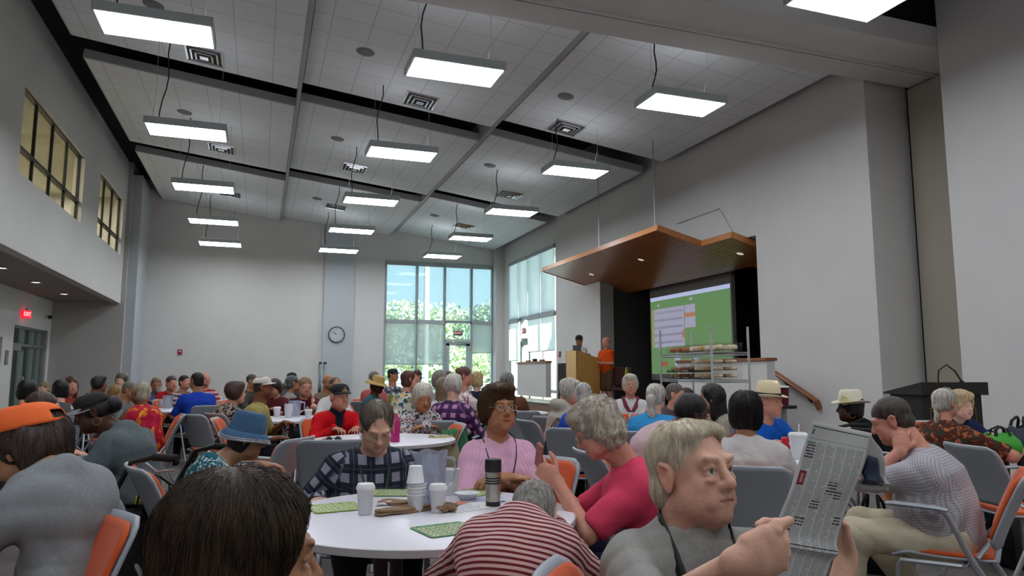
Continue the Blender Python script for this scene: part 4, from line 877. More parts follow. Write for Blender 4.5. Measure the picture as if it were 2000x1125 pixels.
def strands(fld, h_head, T, A, n, length, m, parent, seed=0, curl=0., r=.0006, mask=None, flow=None):
    rs = np.random.RandomState(seed); s = A['s']; G = np.gradient(fld.F, *fld.ax); sn = snet(fld); V = sn[0]
    if mask is not None: V = V[mask(V)]
    p = V[rs.randint(0, len(V), n)].copy(); crown = T((0, -.03, .13)); axs = fld.ax
    def samp(Aq, P):
        i = [np.clip(np.searchsorted(a, P[:, q])-1, 0, len(a)-2) for q, a in enumerate(axs)]; return Aq[i[0], i[1], i[2]]
    paths = [p.copy()]; steps = 9; lift = rs.uniform(.0004, .004, n)
    for st in range(steps):
        g = np.stack([samp(q, p) for q in G], 1); g /= np.maximum(np.linalg.norm(g, axis=1), 1e-6)[:, None]
        d = p-crown; d = d/np.maximum(np.linalg.norm(d, axis=1), 1e-6)[:, None]+np.array([0, 0, -.9])
        if flow is not None: d = d+flow
        d = d-g*(d*g).sum(1)[:, None]; d /= np.maximum(np.linalg.norm(d, axis=1), 1e-6)[:, None]
        if curl: d = d+rs.normal(size=d.shape)*curl; d /= np.linalg.norm(d, axis=1)[:, None]
        p = p+d*length/steps*rs.uniform(.6, 1.2, (n, 1)); f = samp(fld.F, p); f = np.where(np.abs(f) > .03, 0, f); p = p-g*(f-lift)[:, None]; paths.append(p.copy())
    P = np.stack(paths, 1); K = steps+1; d = np.gradient(P, axis=1); d /= np.maximum(np.linalg.norm(d, axis=2), 1e-7)[..., None]
    rr_ = (np.linspace(1, .35, K)*r)[None, :, None]; ref = rs.normal(size=(n, 1, 3)); a_ = np.cross(d, ref); a_ /= np.maximum(np.linalg.norm(a_, axis=2), 1e-7)[..., None]; b_ = np.cross(d, a_)
    V = np.stack([P+(a_*math.cos(q*2.0944)+b_*math.sin(q*2.0944))*rr_ for q in range(3)], 2).reshape(-1, 3)
    i0 = (np.arange(n)[:, None, None]*K+np.arange(K-1)[None, :, None])*3; q = np.arange(3)[None, None, :]; q2 = (q+1) % 3
    Fc = np.stack([i0+q, i0+q2, i0+3+q2, i0+3+q], -1).reshape(-1, 4)
    o = np_mesh('hair_strands', V, Fc, m, parent); o['kind'] = 'stuff'; return o

TONES = {'pale': ('d2a48e', 'a8645c'), 'pink': ('c98d78', 'a8564e'), 'tan': ('ac7856', '8f463c'), 'brown': ('7a4a32', '6a332c'), 'dark': ('4a2c20', '4c2420'), 'olive': ('a87a5c', '8c4c40')}
PEOPLE = {}
def person(px, py, D, yaw, label, hp=None, hy=0., pitch=0., roll=0., hair='short', hc='5a4a3a', hc2=None, vol=1., shirt=('plain', '888888'), sleeve='s', tone='pale', fem=False, w=1., belly=0., hands=('t', 't'), pants='23262c', lean=None, stand=None, age=2, hat=None, glasses=None, collar=None, cuts=None, side=0., legs=None, group=None, hs=None, strand=0, beard=None, seed=None, wr=1., lips=None, extra=None, up=None, seat=True, detail=None, floor=0., handres=None, snoise=None, noisef=None, hl=None, under=None, cy=0.):
    seed = seed if seed is not None else int(px*7+py*3) % 9999
    Hw = dep(px, py, D); vd = np.array([Hw[0], Hw[1], 0.]); vd /= np.linalg.norm(vd); rt = np.array([vd[1], -vd[0], 0])
    a = R(yaw); fwd = -vd*math.cos(a)+rt*math.sin(a); rz = math.atan2(-fwd[0], fwd[1])       # +Y local -> fwd
    if D < 2.5: h, hh = .0075, .0035
    elif D < 4.6: h, hh = .0085, .0048
    elif D < 7.2: h, hh = .013, .0075
    elif D < 9.5: h, hh = .018, .011
    else: h, hh = .024, .014
    det = (2 if D < 4.6 else 1 if D < 7.2 else 0) if detail is None else detail
    s = hs if hs else (1. if hp is None else max(.86, min(1.12, hp*D/F/(.235 if D < 2.6 else .268))))
    X, Y, Z = np.eye(3); zh = Hw[2]-floor
    tl = up or .70
    if stand: hipz = .93*stand; tl = .68*stand
    else: hipz = .53
    # solve lean
    if lean is None: c = (zh-hipz)/.68; lean = .6*math.degrees(math.acos(min(1, max(-1, c)))) if c < 1 else 0
    if not stand:
        c0 = (zh-hipz)/max(math.cos(R(lean)), .12); tl = min(max(c0, .55), .84)
        if abs(tl*math.cos(R(lean))+hipz-zh) > .004: hipz = zh-tl*math.cos(R(lean))
    k = tl/.70
    if hl is not None:
        zN = zh-.205*math.cos(R(hl)); k = (zN-hipz)/(.51*math.cos(R(lean))); k = min(max(k, .74), 1.15); hipz = zN-.51*k*math.cos(R(lean))
    def sp(deg, L, sd=0): return np.array([math.sin(R(sd)), math.sin(R(deg))*math.cos(R(sd)), math.cos(R(deg))*math.cos(R(sd))])*L
    Pv = np.array([0, 0, hipz]); a1, a2, a3 = lean*.75, lean*1.25, lean*1.0
    C1 = Pv+sp(a1, .17*k, side*.6); C2 = C1+sp(lean, .19*k, side); Nk = C2+sp(a2, .15*k, side)
    H0 = Pv+sp(lean, tl, side) if hl is None else Nk+sp(hl, .205, side*.5); H0 = Nk+nrm(H0-Nk)*min(np.linalg.norm(H0-Nk), .215) if True else H0
    org = np.array([Hw[0], Hw[1], 0])-np.array([rotm(Z, math.degrees(rz))@(H0*[1, 1, 0])])[0]; dz = zh-H0[2]
    Pv, C1, C2, Nk, H0 = [q+np.array([0, 0, dz]) for q in (Pv, C1, C2, Nk, H0)]
    RH = rotm(Z, hy)@rotm(X, -pitch)@rotm(Y, roll); A = dict(R=RH, s=s); T = lambda p: H0+RH@(np.array(p, float)*s)
    up_s = nrm(C2-C1); fw_s = nrm(np.cross(up_s, X)*-1); fw_s = nrm(np.cross(X, up_s))*-1; fw_s = np.cross(up_s, X); 
    if fw_s[1] < 0 and lean < 90: fw_s = -fw_s
    root = empty('person', org+np.array([0, 0, floor]), rz); tag(root, label, 'person', group)
    hw_s = (.130 if fem else .146)*w**.8; bw = (.106 if fem else .110)*w
    Sh = [Nk-up_s*.072+X*sx*hw_s for sx in (-1, 1)]
    # targets
    mouth = T((0, .115, -.075)); El = []; Wr = []; HD = []; HN_ = []; CU = []; TU = []
    for i, sx in enumerate((-1, 1)):
        t = hands[i]; pole = [sx*.7, -.25, -.8]; hd = None; hn = [0, 0, -1.]; cu = 28; tu = .75; hz = 1.
        if t == 't': W = np.array([sx*.11, max(.30, Nk[1]+.24), .80]); hd = [-sx*.45, 1, 0]
        elif t == 'T': W = np.array([-sx*.02, Nk[1]+.20, .805]); hd = [-sx*.9, .4, 0]; pole = [sx, -.1, -.6]
        elif t == 'l': W = np.array([sx*.08, Pv[1]+.30, .66]); hd = [-sx*.5, 1, -.1]
        elif t == 'c': W = T((sx*.055, .095, -.165)); hd = [-sx*.15, .05, 1.]; hn = [-sx*.3, -1., 0]; cu = 62; pole = [sx*.4, .3, -1]
        elif t == 'k': W = T((sx*.10, .02, -.155)); hd = [-sx*.3, -.05, 1.]; hn = [-sx*1, .0, 0]; cu = 45; pole = [sx*.5, .4, -1]
        elif t == 'd': W = Sh[i]+np.array([sx*.05, .08, -.50*k]); hd = [0, .1, -1]; hn = [-sx, 0, 0]; pole = [sx*.3, -1, 0]
        elif t == 'a': W = np.array([sx*.27, .22, .70]); hd = [0, 1, -.1]
        elif t == 'b': W = np.array([sx*.05, Nk[1]+.22, Nk[2]-.33]); hd = [-sx*.6, .6, .2]
        else:
            W = np.array(t[0], float); hd = t[1]; hn = t[2] if len(t) > 2 else hn; cu = t[3] if len(t) > 3 else cu; pole = t[4] if len(t) > 4 else pole; tu = t[5] if len(t) > 5 else tu; hz = t[6] if len(t) > 6 else hz
        E_, W = ik(Sh[i], W, .285, .245, pole); El.append(E_); Wr.append(W); HD.append(hd); HN_.append(hn); CU.append(cu); TU.append((tu, hz))
    body = [P_(Cone(Pv, C1, bw*.98, bw*.92, X, 1.25), .05), P_(Cone(C1, C2, bw*.92, bw*.95, X, 1.22), .05), P_(Cone(C2, Nk-up_s*.075, bw*.92, .068, X, 1.35), .05), P_(Cone(Sh[0]+X*.03, Sh[1]-X*.03, .062, .062), .05)]
    if fem: body += [P_(Ell(C2+fw_s*.075*w+X*sx*.068+up_s*-.02, (.064, .055, .06)), .04) for sx in (-1, 1)]
    if belly: body += [P_(Ell(C1+fw_s*(.05+belly*.3)+up_s*.0, (.15*w, .10+belly*.5, .15)), .06)]
    nb = len(body)
    neckb = T((0, -.028, -.075)); nr = (.050 if fem else .060)*(1.12 if age > 2 else 1)
    body += [P_(Cone(Nk-up_s*.04, neckb, nr*1.15, nr), .035)]
    if age > 1: body += [P_(Cone(T((0, .035, -.095)), Nk*.6+neckb*.4+fw_s*.03, .020, .022), .03)]
    arms = []
    for i in range(2):
        arms += [P_(Cone(Sh[i], El[i], .052*w**.5, .041), .03), P_(Cone(El[i], Wr[i], .042, .026), .02)]
        d = nrm(HD[i]); fa = nrm(Wr[i]-El[i])
        if d@fa < .3: d = nrm(d+fa*.6)
        arms += hand_prims(Wr[i], d, HN_[i], -1 if i == 0 else 1, CU[i], TU[i][1], tu=TU[i][0])
    # legs
    lg = []; KN = []; AN = []
    for i, sx in enumerate((-1, 1)):
        hj = Pv+np.array([sx*.085, 0, -.03])
        if stand: kn = hj+np.array([sx*.02, .02, -.43*stand]); an = kn+np.array([0, -.03, -.40*stand])
        elif legs: kn = np.array(legs[i][0], float); an = np.array(legs[i][1], float)
        else: kn = np.array([sx*.13, Pv[1]+.42, .49]); an = np.array([sx*.14, Pv[1]+.38+.08*(i), .09])
        KN.append(kn); AN.append(an); lg += [P_(Cone(hj, kn, .088*w**.5, .060), .04), P_(Cone(kn, an, .058, .036), .03), P_(Cone(an+np.array([0, -.02, -.03]), an+np.array([0, .15, -.055]), .036, .028), .03)]
    hp_ = head_prims(T, A, det, fem, age)
    allb = body+arms+lg+hp_
    rr = .135*s; fine = [[(H0[q]-rr, H0[q]+rr, hh)] for q in range(3)]
    if D < 4.6 or handres:
        for i in range(2):
            hr = .11; hc_ = Wr[i]+nrm(HD[i])*.05
            if handres or D < 4.6:
                for q in range(3): fine[q].append((hc_[q]-hr, hc_[q]+hr, handres or .0055))
    fld = field_of(allb, h, fine); V, Fc = snet(fld)
    tc_ = np.array(lin(TONES[tone][0])); lc_ = np.array(lin(lips or TONES[tone][1])); Cc = np.tile(tc_, (len(V), 1))
    L = (V-H0)@RH/s   # head-local
    def paint(c, cen, rad, soft=.4, amt=1.):
        d = np.sqrt((((L-np.array(cen))/np.array(rad))**2).sum(1)); m = np.clip((1-d)/soft, 0, 1)*amt; Cc[:] = Cc*(1-m[:, None])+np.array(c)*m[:, None]
    cheek = tc_*np.array([1.08, .80, .78, 1])
    for x in (-1, 1): paint(cheek, (x*.038, .06, -.03), (.026, .04, .024), .9, .6); paint(cheek, (x*.082, -.008, 0), (.02, .03, .036), .8, .6)
    paint(cheek, (0, .108, -.026), (.016, .016, .014), .9, .7)
    paint(lc_, (0, .090, -.0612), (.025, .018, .0085 if not fem else .0105), .5, .75 if not fem else 1.)
    if det > 0:
        hcc = np.array(lin(hc)); 
        for x in (-1, 1):
            if det > 1:
                paint(tc_*.62, (x*.031, .085, .004), (.024, .02, .0150), .6, .6)
                paint((.62, .58, .55, 1), (x*.031, .085, .004), (.0128, .02, .0062), .25); paint((.05, .04, .035, 1), (x*.031, .088, .0042), (.0062, .02, .0062), .3); 
            else: paint((.06, .04, .03, 1), (x*.031, .086, .003), (.013, .02, .006), .5, .8)
            for e in range(4): paint(hcc*.55+tc_*.25, (x*(.018+.0085*e), .09, .031+.003*math.sin(e)), (.0075, .02, .0036 if det > 1 else .006), .5, .75)
    if beard is not None:
        bc = np.array(lin(beard)); paint(bc, (0, .055, -.085), (.07, .07, .055), .5, .9); paint(lc_, (0, .096, -.0605), (.018, .012, .006), .4)
    b = np_mesh('body', V, Fc, SKIN, root, {'Col': Cc})
    # ---- shirt
    sh = []; e_ = .013
    sh += [P_(Cone(Pv+up_s*(-.0), C1, bw+e_+.004, bw*.92+e_+.004+belly*.2, X, 1.26), .05), P_(Cone(C1, C2, bw*.92+e_, bw*.95+e_, X, 1.24), .05), P_(Cone(C2, Nk-up_s*.070, bw*.92+e_, .076, X, 1.36), .05), P_(Cone(Sh[0]+X*.03-up_s*.02, Sh[1]-X*.03-up_s*.02, .072, .072), .09)]
    sh += [P_(Cone(Nk-up_s*.07, Nk-up_s*.012, .088, .064, X, 1.12), .03)]
    if fem: sh += [P_(Ell(C2+fw_s*.078*w+X*sx*.066+up_s*-.02, (.076, .064, .068)), .06) for sx in (-1, 1)]
    if belly: sh += [P_(Ell(C1+fw_s*(.05+belly*.3), (.165*w, .115+belly*.5, .165)), .07)]
    nt_ = len(sh)
    for i in range(2):
        if sleeve == 's':
            e = Sh[i]+(El[i]-Sh[i])*.80; sh += [P_(Cone(Sh[i], e, .062*w**.5, .057 if not fem else .062), .04)]
            dd = nrm(El[i]-Sh[i]); sh += [P_(Cone(e+dd*.055, e+dd*.12, .055, .07), .004, 'sub')]
        elif sleeve == 'l': sh += [P_(Cone(Sh[i], El[i], .062*w**.5, .052), .04), P_(Cone(El[i], Wr[i], .052, .038), .03)]
    if collar == 'hood': sh += [P_(Cone(Nk-fw_s*.09-X*.05+up_s*.01, Nk-fw_s*.09+X*.05+up_s*.01, .06, .06), .04), P_(Cone(Nk-fw_s*.05-X*.085, Nk+fw_s*.06-X*.07-up_s*.03, .034, .03), .03), P_(Cone(Nk-fw_s*.05+X*.085, Nk+fw_s*.06+X*.07-up_s*.03, .034, .03), .03)]
    if collar == 'polo':
        for sx in (-1, 1): sh += [P_(Cone(Nk-fw_s*.055+X*sx*.04+up_s*.03, Nk+fw_s*.06+X*sx*.052-up_s*.012, .018, .014), .012)]
        sh += [P_(Cone(Nk-fw_s*.058-X*.04+up_s*.03, Nk-fw_s*.058+X*.04+up_s*.03, .018, .018), .012)]
    if collar == 'crew': sh += [P_(Cone(Nk-up_s*.06, Nk-up_s*.010, nr*1.15+.022, nr*1.15+.010), .03)]
    if not (collar in ('polo', 'hood')): sh += [P_(Cone(Nk+nrm(neckb-Nk)*(.028 if collar != 'crew' else .020)+fw_s*.006, Nk+nrm(neckb-Nk)*.16+fw_s*.01, nr+.004, nr+.03), .008, 'sub')]
    else: sh += [P_(Cone(Nk+nrm(neckb-Nk)*.03+fw_s*.012, Nk+nrm(neckb-Nk)*.16, nr+.004, nr+.03), .008, 'sub')]
    if cuts == 'v': sh += [P_(Cone(Nk+fw_s*.13-up_s*.19, Nk+fw_s*.10+up_s*.06, .012, .072, X, 1.), .01, 'sub')]
    if cuts == 'open': sh += [P_(Cone(C2+fw_s*.19-up_s*.02, Nk+fw_s*.11+up_s*.05, .040, .075), .01, 'sub')]
    nz = sine_noise((.0036 if D < 4.6 else .004)*min(wr, 1.3), 24, (1, 1, 1), 6, seed, True)
    if noisef: nz = noisef
    fs = field_of(sh, h if D > 3 else h*.9, noise=nz); V, Fc = snet(fs)
    # fabric coordinates: along the nearest limb axis and round it
    best = np.full(len(V), 9.); U = np.zeros(len(V)); Wc = np.zeros(len(V)); acc = 0.
    for q, p in enumerate(sh):
        g = p['g']
        if p['op'] != 'add' or not isinstance(g, Cone): continue
        tor = q < nt_
        if (tor and q >= 3) or (q >= nt_+2*(1 if sleeve == 's' else 2)*(2 if sleeve == 's' else 1)): continue
        d = g.dist(V[:, 0], V[:, 1], V[:, 2]); t = g.t(V); Lg = math.sqrt(g.L2); ax = g.ab/Lg; tt = (V-g.a)@ax
        if tor: off = {0: 0., 1: .17*k, 2: .36*k}[q]; uu = off+tt; ww = V[:, 0] if True else 0
        else: uu = .2+tt; q0 = V-g.a-np.outer(tt, ax); r1 = nrm(np.cross(ax, Y)); r2 = np.cross(ax, r1); ww = np.arctan2(q0@r1, q0@r2)*.06
        if shirt[0] == 'stripe': uu = (V-Pv)@nrm(Nk-Pv)
        mk = d < best; best = np.where(mk, d, best); U = np.where(mk, uu, U); Wc = np.where(mk, ww, Wc)
    so = np_mesh('shirt', V, Fc, cloth(*shirt[:-1], **shirt[-1]) if isinstance(shirt[-1], dict) else cloth(*shirt), root, {'P': np.stack([U, Wc, 0*U], 1)})
    if under:
        uc, ut = under; V, Fc = snet(field_of([P_(Cone(C1, C2, bw*.92+.005, bw*.95+.005, X, 1.23), .05), P_(Cone(C2, Nk-up_s*(.05+ut), bw*.92+.005, .077 if not ut else .095, X, 1.355), .05)]+([P_(Ell(C2+fw_s*.076*w+X*sx*.067+up_s*-.02, (.069, .059, .064)), .05) for sx in (-1, 1)] if fem else [])+([P_(Cone(Nk-up_s*.04, Nk+nrm(neckb-Nk)*.03, nr*1.15+.006, nr*1.1+.006), .02)] if not ut else []), h)); np_mesh('undershirt', V, Fc, cloth('plain', uc), root, {'P': V})
    # ---- trousers
    pt = [P_(Cone(Pv-X*.05+Z*.0, Pv+X*.05, bw*.92+.006, bw*.92+.006), .05)]
    for i, sx in enumerate((-1, 1)):
        hj = Pv+np.array([sx*.085, 0, -.03]); end = AN[i]*.95+KN[i]*.05 if pants != 'shorts' else KN[i]
        if pants == 'shorts': pt += [P_(Cone(hj, KN[i]+(KN[i]-hj)*.02, .105, .085), .04)]
        else: pt += [P_(Cone(hj, KN[i], .098*w**.5, .074), .04), P_(Cone(KN[i], end, .074, .058), .035)]
    pz = sine_noise(.004, 22, (1, 1, 1), 5, seed+1, True)
    V, Fc = snet(field_of(pt, h*1.15, noise=pz)); pc = '5d4632' if pants == 'shorts' else pants
    np_mesh('trousers', V, Fc, cloth('plain', pc), root, {'P': V})
    V, Fc = snet(field_of([P_(Cone(AN[i]+np.array([0, -.03, -.045]), AN[i]+np.array([0, .16, -.058]), .044, .034, X, 1.1), .03) for i in range(2)], max(h, .012))); np_mesh('shoes', V, Fc, shoe_m, root, {'P': V})
    # ---- hair
    hf = None; ho = None
    if hair:
        hpr = hair_prims(hair, T, A, vol); am, fq, st, nn = HN.get(hair, (.0012, 150, (1, 1, .2), 5))
        if D > 6: am *= 1.2
        hf = field_of(hpr, hh*(1.15 if D > 2.5 else 1.), noise=sine_noise(am*s, fq, st, nn, seed+5)); V, Fc = snet(hf)
        hm = hair_mat(hc, hc2); ho = np_mesh('hair', V, Fc, hm, root)
        if strand: strands(hf, hh, T, A, strand, .09 if hair in ('curly', 'short', 'parted', 'puff') else .13, hm, ho, seed, curl=.55 if hair == 'curly' else .12, r=.00045 if D < 1.5 else .0007)
    if beard is not None:
        E = lambda c, r, k=.015, op='add': P_(Ell(T(c), np.array(r)*s, RH), k*s, op)
        V, Fc = snet(field_of([E((0, .045, -.092), (.058, .055, .040)), E((0, .072, -.048), (.034, .028, .010), .01), E((0, .098, -.062), (.019, .03, .008), .006, 'sub'), E((0, .0, .0), (.2, .05, .06), .01, 'sub')], hh*1.2, noise=sine_noise(.003, 140, (1, 1, .4), 5, seed))); np_mesh('beard', V, Fc, hair_mat(beard), root)
    HM = Matrix([list(RH[0])+[H0[0]], list(RH[1])+[H0[1]], list(RH[2])+[H0[2]], [0, 0, 0, 1]])@Matrix.Scale(s, 4)
    ctx = dict(root=root, HM=HM, T=T, s=s, RH=RH, H0=H0, Nk=Nk, C1=C1, C2=C2, Pv=Pv, fw=fw_s, up=up_s, Wr=Wr, El=El, Sh=Sh, shirtf=fs, rz=rz, org=org, hair=ho)
    if glasses: add_glasses(ctx, metal_frame if glasses == 'm' else dark_frame)
    if hat: hat(ctx)
    if extra: extra(ctx)
    PEOPLE[label] = ctx
    if seat and not stand: SEATS.append((org[0], org[1], rz+R(cy), Pv[1], D, px, label))
    return ctx
SEATS = []
def in_head(ctx, mb, name, m, parent=None, **kw):
    o = mb.build(name, m, parent or ctx['root'], **kw)
    if parent is None: o.matrix_local = ctx['HM']
    return o
def add_glasses(ctx, m):
    g = MB()
    for x in (-1, 1):
        pts = [(x*.033+.0195*math.cos(a*math.pi/8), .106-.006*abs(math.cos(a*math.pi/8)+x*.0), .002+.0150*math.sin(a*math.pi/8)) for a in range(17)]; g.tube(pts, .0013, 6, caps=False)
        g.tube([(x*.0525, .100, .006), (x*.074, .07, .010), (x*.084, .0, .010)], .0013, 6)
    g.tube([(-.0135, .106, .006), (0, .110, .008), (.0135, .106, .006)], .0013, 6)
    o = in_head(ctx, g, 'spectacles', m)
    for x in (-1, 1): MB().poly([(x*.033+.019*math.cos(a*math.pi/8), .105-.006*abs(math.cos(a*math.pi/8)), .002+.0145*math.sin(a*math.pi/8)) for a in range(16)]).build('lens', eye_glass, o)
def brim_hat(crown, brim_r, col, band=None, bcol='101010', dip=.0, z0=.045, wob=.008, bsy=1.12, tilt=0., cm=None, flower=None, rim=None, up=0.):
    """crown: list of (r,z) relative"""
    def fn(ctx):
        m = cm or mat('hat_cloth', col, .85, bump=.3, bscale=180); q = MB(); n = 36
        def br(u, v):
            a = 2*math.pi*u; r = crown[0][0]+(brim_r-crown[0][0])*v; return (r*math.sin(a), r*bsy*math.cos(a)-.012, z0-dip*v*v+up*v*v*abs(math.sin(a))+wob*v*math.sin(2*a))
        q.grid(br, n+1, 7); o = in_head(ctx, q, 'hat', m, smooth=True, solid=.004)
        c = MB(); c.lathe([(r, z) for r, z in crown], (0, -.012, z0-.004), n, sy=bsy); co = c.build('crown', m, o, smooth=True)
        for v_ in co.data.vertices:   # pinch on the crown top
            if v_.co.z > z0+crown[-2][1]*.75 and band: v_.co.z -= .022*math.exp(-(v_.co.x/.022)**2); 
        if band: MB().lathe([(crown[0][0]+.002, .0), (crown[0][0]+.003, .024), (crown[0][0]-.002, .026), (crown[0][0]-.002, -.002)], (0, -.012, z0), n, sy=bsy).build('hat_band', mat('hat_band', bcol, .7), o, smooth=True)
        if rim:
            rp = [br(u/64, 1.0) for u in range(65)]; MB().tube(rp, .007, 8, caps=False).build('silver_rim', rim, o, smooth=True)
            rp = [br(u/64, .86) for u in range(65)]; MB().tube(rp, .005, 8, caps=False).build('silver_rim', rim, o, smooth=True)
        if flower:
            fm = MB()
            for k in range(7):
                a = k*2*math.pi/7; fm.lathe([(.001, -.003), (.016, 0), (.012, .006), (.001, .007)], (.02*math.cos(a), 0, .02*math.sin(a)), 10, rot=Matrix.Rotation(R(90), 3, 'X'))
            fm.lathe([(.001, -.004), (.012, 0), (.001, .012)], (0, 0, 0), 10, rot=Matrix.Rotation(R(90), 3, 'X'))
            fo = fm.build('flower', mat('flower_cream', 'd8cf9a', .8), o, smooth=True); fo.location = flower; fo.rotation_euler = (0, 0, math.atan2(-flower[0], flower[1])+math.pi); fo.scale = (1.35,)*3
        return o
    return fn
def cap_hat(col, back=False, brimcol=None, badge=None, rim=None, opening=False, z0=.052, big=1.):
    def fn(ctx):
        m = mat('cap_cloth', col, .8, bump=.15, bscale=200) ; q = MB(); n = 32; sgn = -1 if back else 1
        def dome(u, v):
            a = 2*math.pi*u; e = v*math.pi/2; zz = .070*big*math.sin(e)+.0; r = math.cos(e)**.72; fr_ = max(0, math.cos(a)*sgn); return (.084*big*r*math.sin(a), .106*big*r*math.cos(a)-.014, z0+zz+.012*fr_*math.sin(e*2)*.8)
        vs = [dome(i/n, j/12) for i in range(n) for j in range(13)]; fs = []
        for i in range(n):
            for j in range(12):
                am = (i+.5)/n*2*math.pi; hole = opening and abs(((am-(math.pi if not back else 0)+math.pi) % (2*math.pi))-math.pi) < .36 and 1 <= j <= 3
                if not hole: fs.append((i*13+j, ((i+1) % n)*13+j, ((i+1) % n)*13+j+1, i*13+j+1))
        q.add(vs, fs); o = in_head(ctx, q, 'cap', m, smooth=True, solid=.003)
        b = MB(); bm_ = m if brimcol is None else mat('cap_brim', brimcol, .6)
        def br(u, v):
            a = (u-.5)*math.pi*.96; x = .080*big*math.sin(a); y0 = .104*big*math.cos(a)-.014; ext = .062*math.cos(a)**.7 if math.cos(a) > 0 else 0; return (x, sgn*(y0+ext*v)+(0 if sgn > 0 else -.028), z0+.004-.016*v+.010*v*(1-(x/.08)**2)-.012*(abs(x)/.08)**2*v)
        b.grid(br, 17, 6).build('cap_brim', bm_, o, smooth=True, solid=.003)
        MB().lathe([(.001, 0), (.008, .002), (.006, .007), (.001, .008)], (0, -.014, z0+.070*big), 12).build('cap_button', m, o, smooth=True)
        if badge: badge(o, z0)
        if rim:
            rp = [br(u/24, v) for u in range(25) for v in (1.,)]; MB().tube(rp, .006, 8).build('sparkly_trim', rim, o, smooth=True); MB().grid(lambda u, v: tuple(Vector(br(u, v))+Vector((0, 0, .004))), 17, 6).build('sparkly_brim', rim, o)
        return o
    return fn
# ================================================================ PEOPLE
def badge_gold(o, z0):
    g = mat('gold_thread', 'b8a468', .5); q = MB()
    for zz, w_, r_ in ((.036, .040, .005), (.022, .055, .004), (.012, .05, .004)):
        q.tube([(w_*(u-.5), .092-.02*abs(u-.5)-.35*(zz-.012)**1.0+.004, z0+zz-.012*abs(u-.5)) for u in (0, .25, .5, .75, 1)], r_, 6)
    q.build('gold_embroidery', g, o, smooth=True)
def badge_white(o, z0):
    q = MB(); 
    for k in range(5): q.box((-.045+k*.02, .088, z0+.025), (.012, .012, .022), Matrix.Rotation(k*.9, 3, 'Y'))
    q.build('white_logo', paper_white, o)
glitter = mat('silver_sequins', 'c8cdd2', .25, .8, bump=1., bscale=300, vary=.5, vscale=220)
lanyard_b = mat('black_lanyard', '0d0d10', .6); lanyard_g = mat('green_lanyard', '1c4a2c', .7)
badge_m = mat('badge_plastic', 'd8d8dc', .25)
def surf(ctx, p, off=.004):
    """move a body-local point onto the shirt surface"""
    fld = ctx['shirtf']; p = np.array(p, float)
    def F_(q):
        ii = []; ww = []
        for a, v in zip(fld.ax, q): i = min(max(int(np.searchsorted(a, v))-1, 0), len(a)-2); ii.append(i); ww.append(min(max((v-a[i])/(a[i+1]-a[i]), 0), 1))
        r = 0
        for i in (0, 1):
            for j in (0, 1):
                for k in (0, 1): r += fld.F[ii[0]+i, ii[1]+j, ii[2]+k]*(ww[0] if i else 1-ww[0])*(ww[1] if j else 1-ww[1])*(ww[2] if k else 1-ww[2])
        return r
    for _ in range(25):
        f = F_(p)-off
        if abs(f) < .0008: break
        g = np.array([F_(p+e)-F_(p-e) for e in np.eye(3)*.006]); n = np.linalg.norm(g)
        if n < 1e-6: break
        p = p-g/n*max(-.02, min(.02, f))
    return p
def drop(ctx, p, off=.004):
    fld = ctx['shirtf']; p = np.array(p, float); f = ctx['fw']
    for _ in range(80):
        i = [min(max(int(np.searchsorted(a, p[q])), 0), len(a)-1) for q, a in enumerate(fld.ax)]
        if fld.F[tuple(i)] > -.012: break
        p = p+f*.005
    return surf(ctx, p, off)
def march(ctx, h, th, off=.005, rmin=.072):
    """point on the shirt at height h above the neck base, angle th from straight ahead"""
    Nk, up, fw = ctx['Nk'], ctx['up'], ctx['fw']; X = np.array([1., 0, 0]); o = Nk+up*h; d = fw*math.cos(th)+X*math.sin(th); fld = ctx['shirtf']; r = .34
    while r > rmin:
        p = o+d*r; i = [min(max(int(np.searchsorted(a, p[q])), 0), len(a)-1) for q, a in enumerate(fld.ax)]
        if fld.F[tuple(i)] < off: break
        r -= .003
    return o+d*(r+.003)
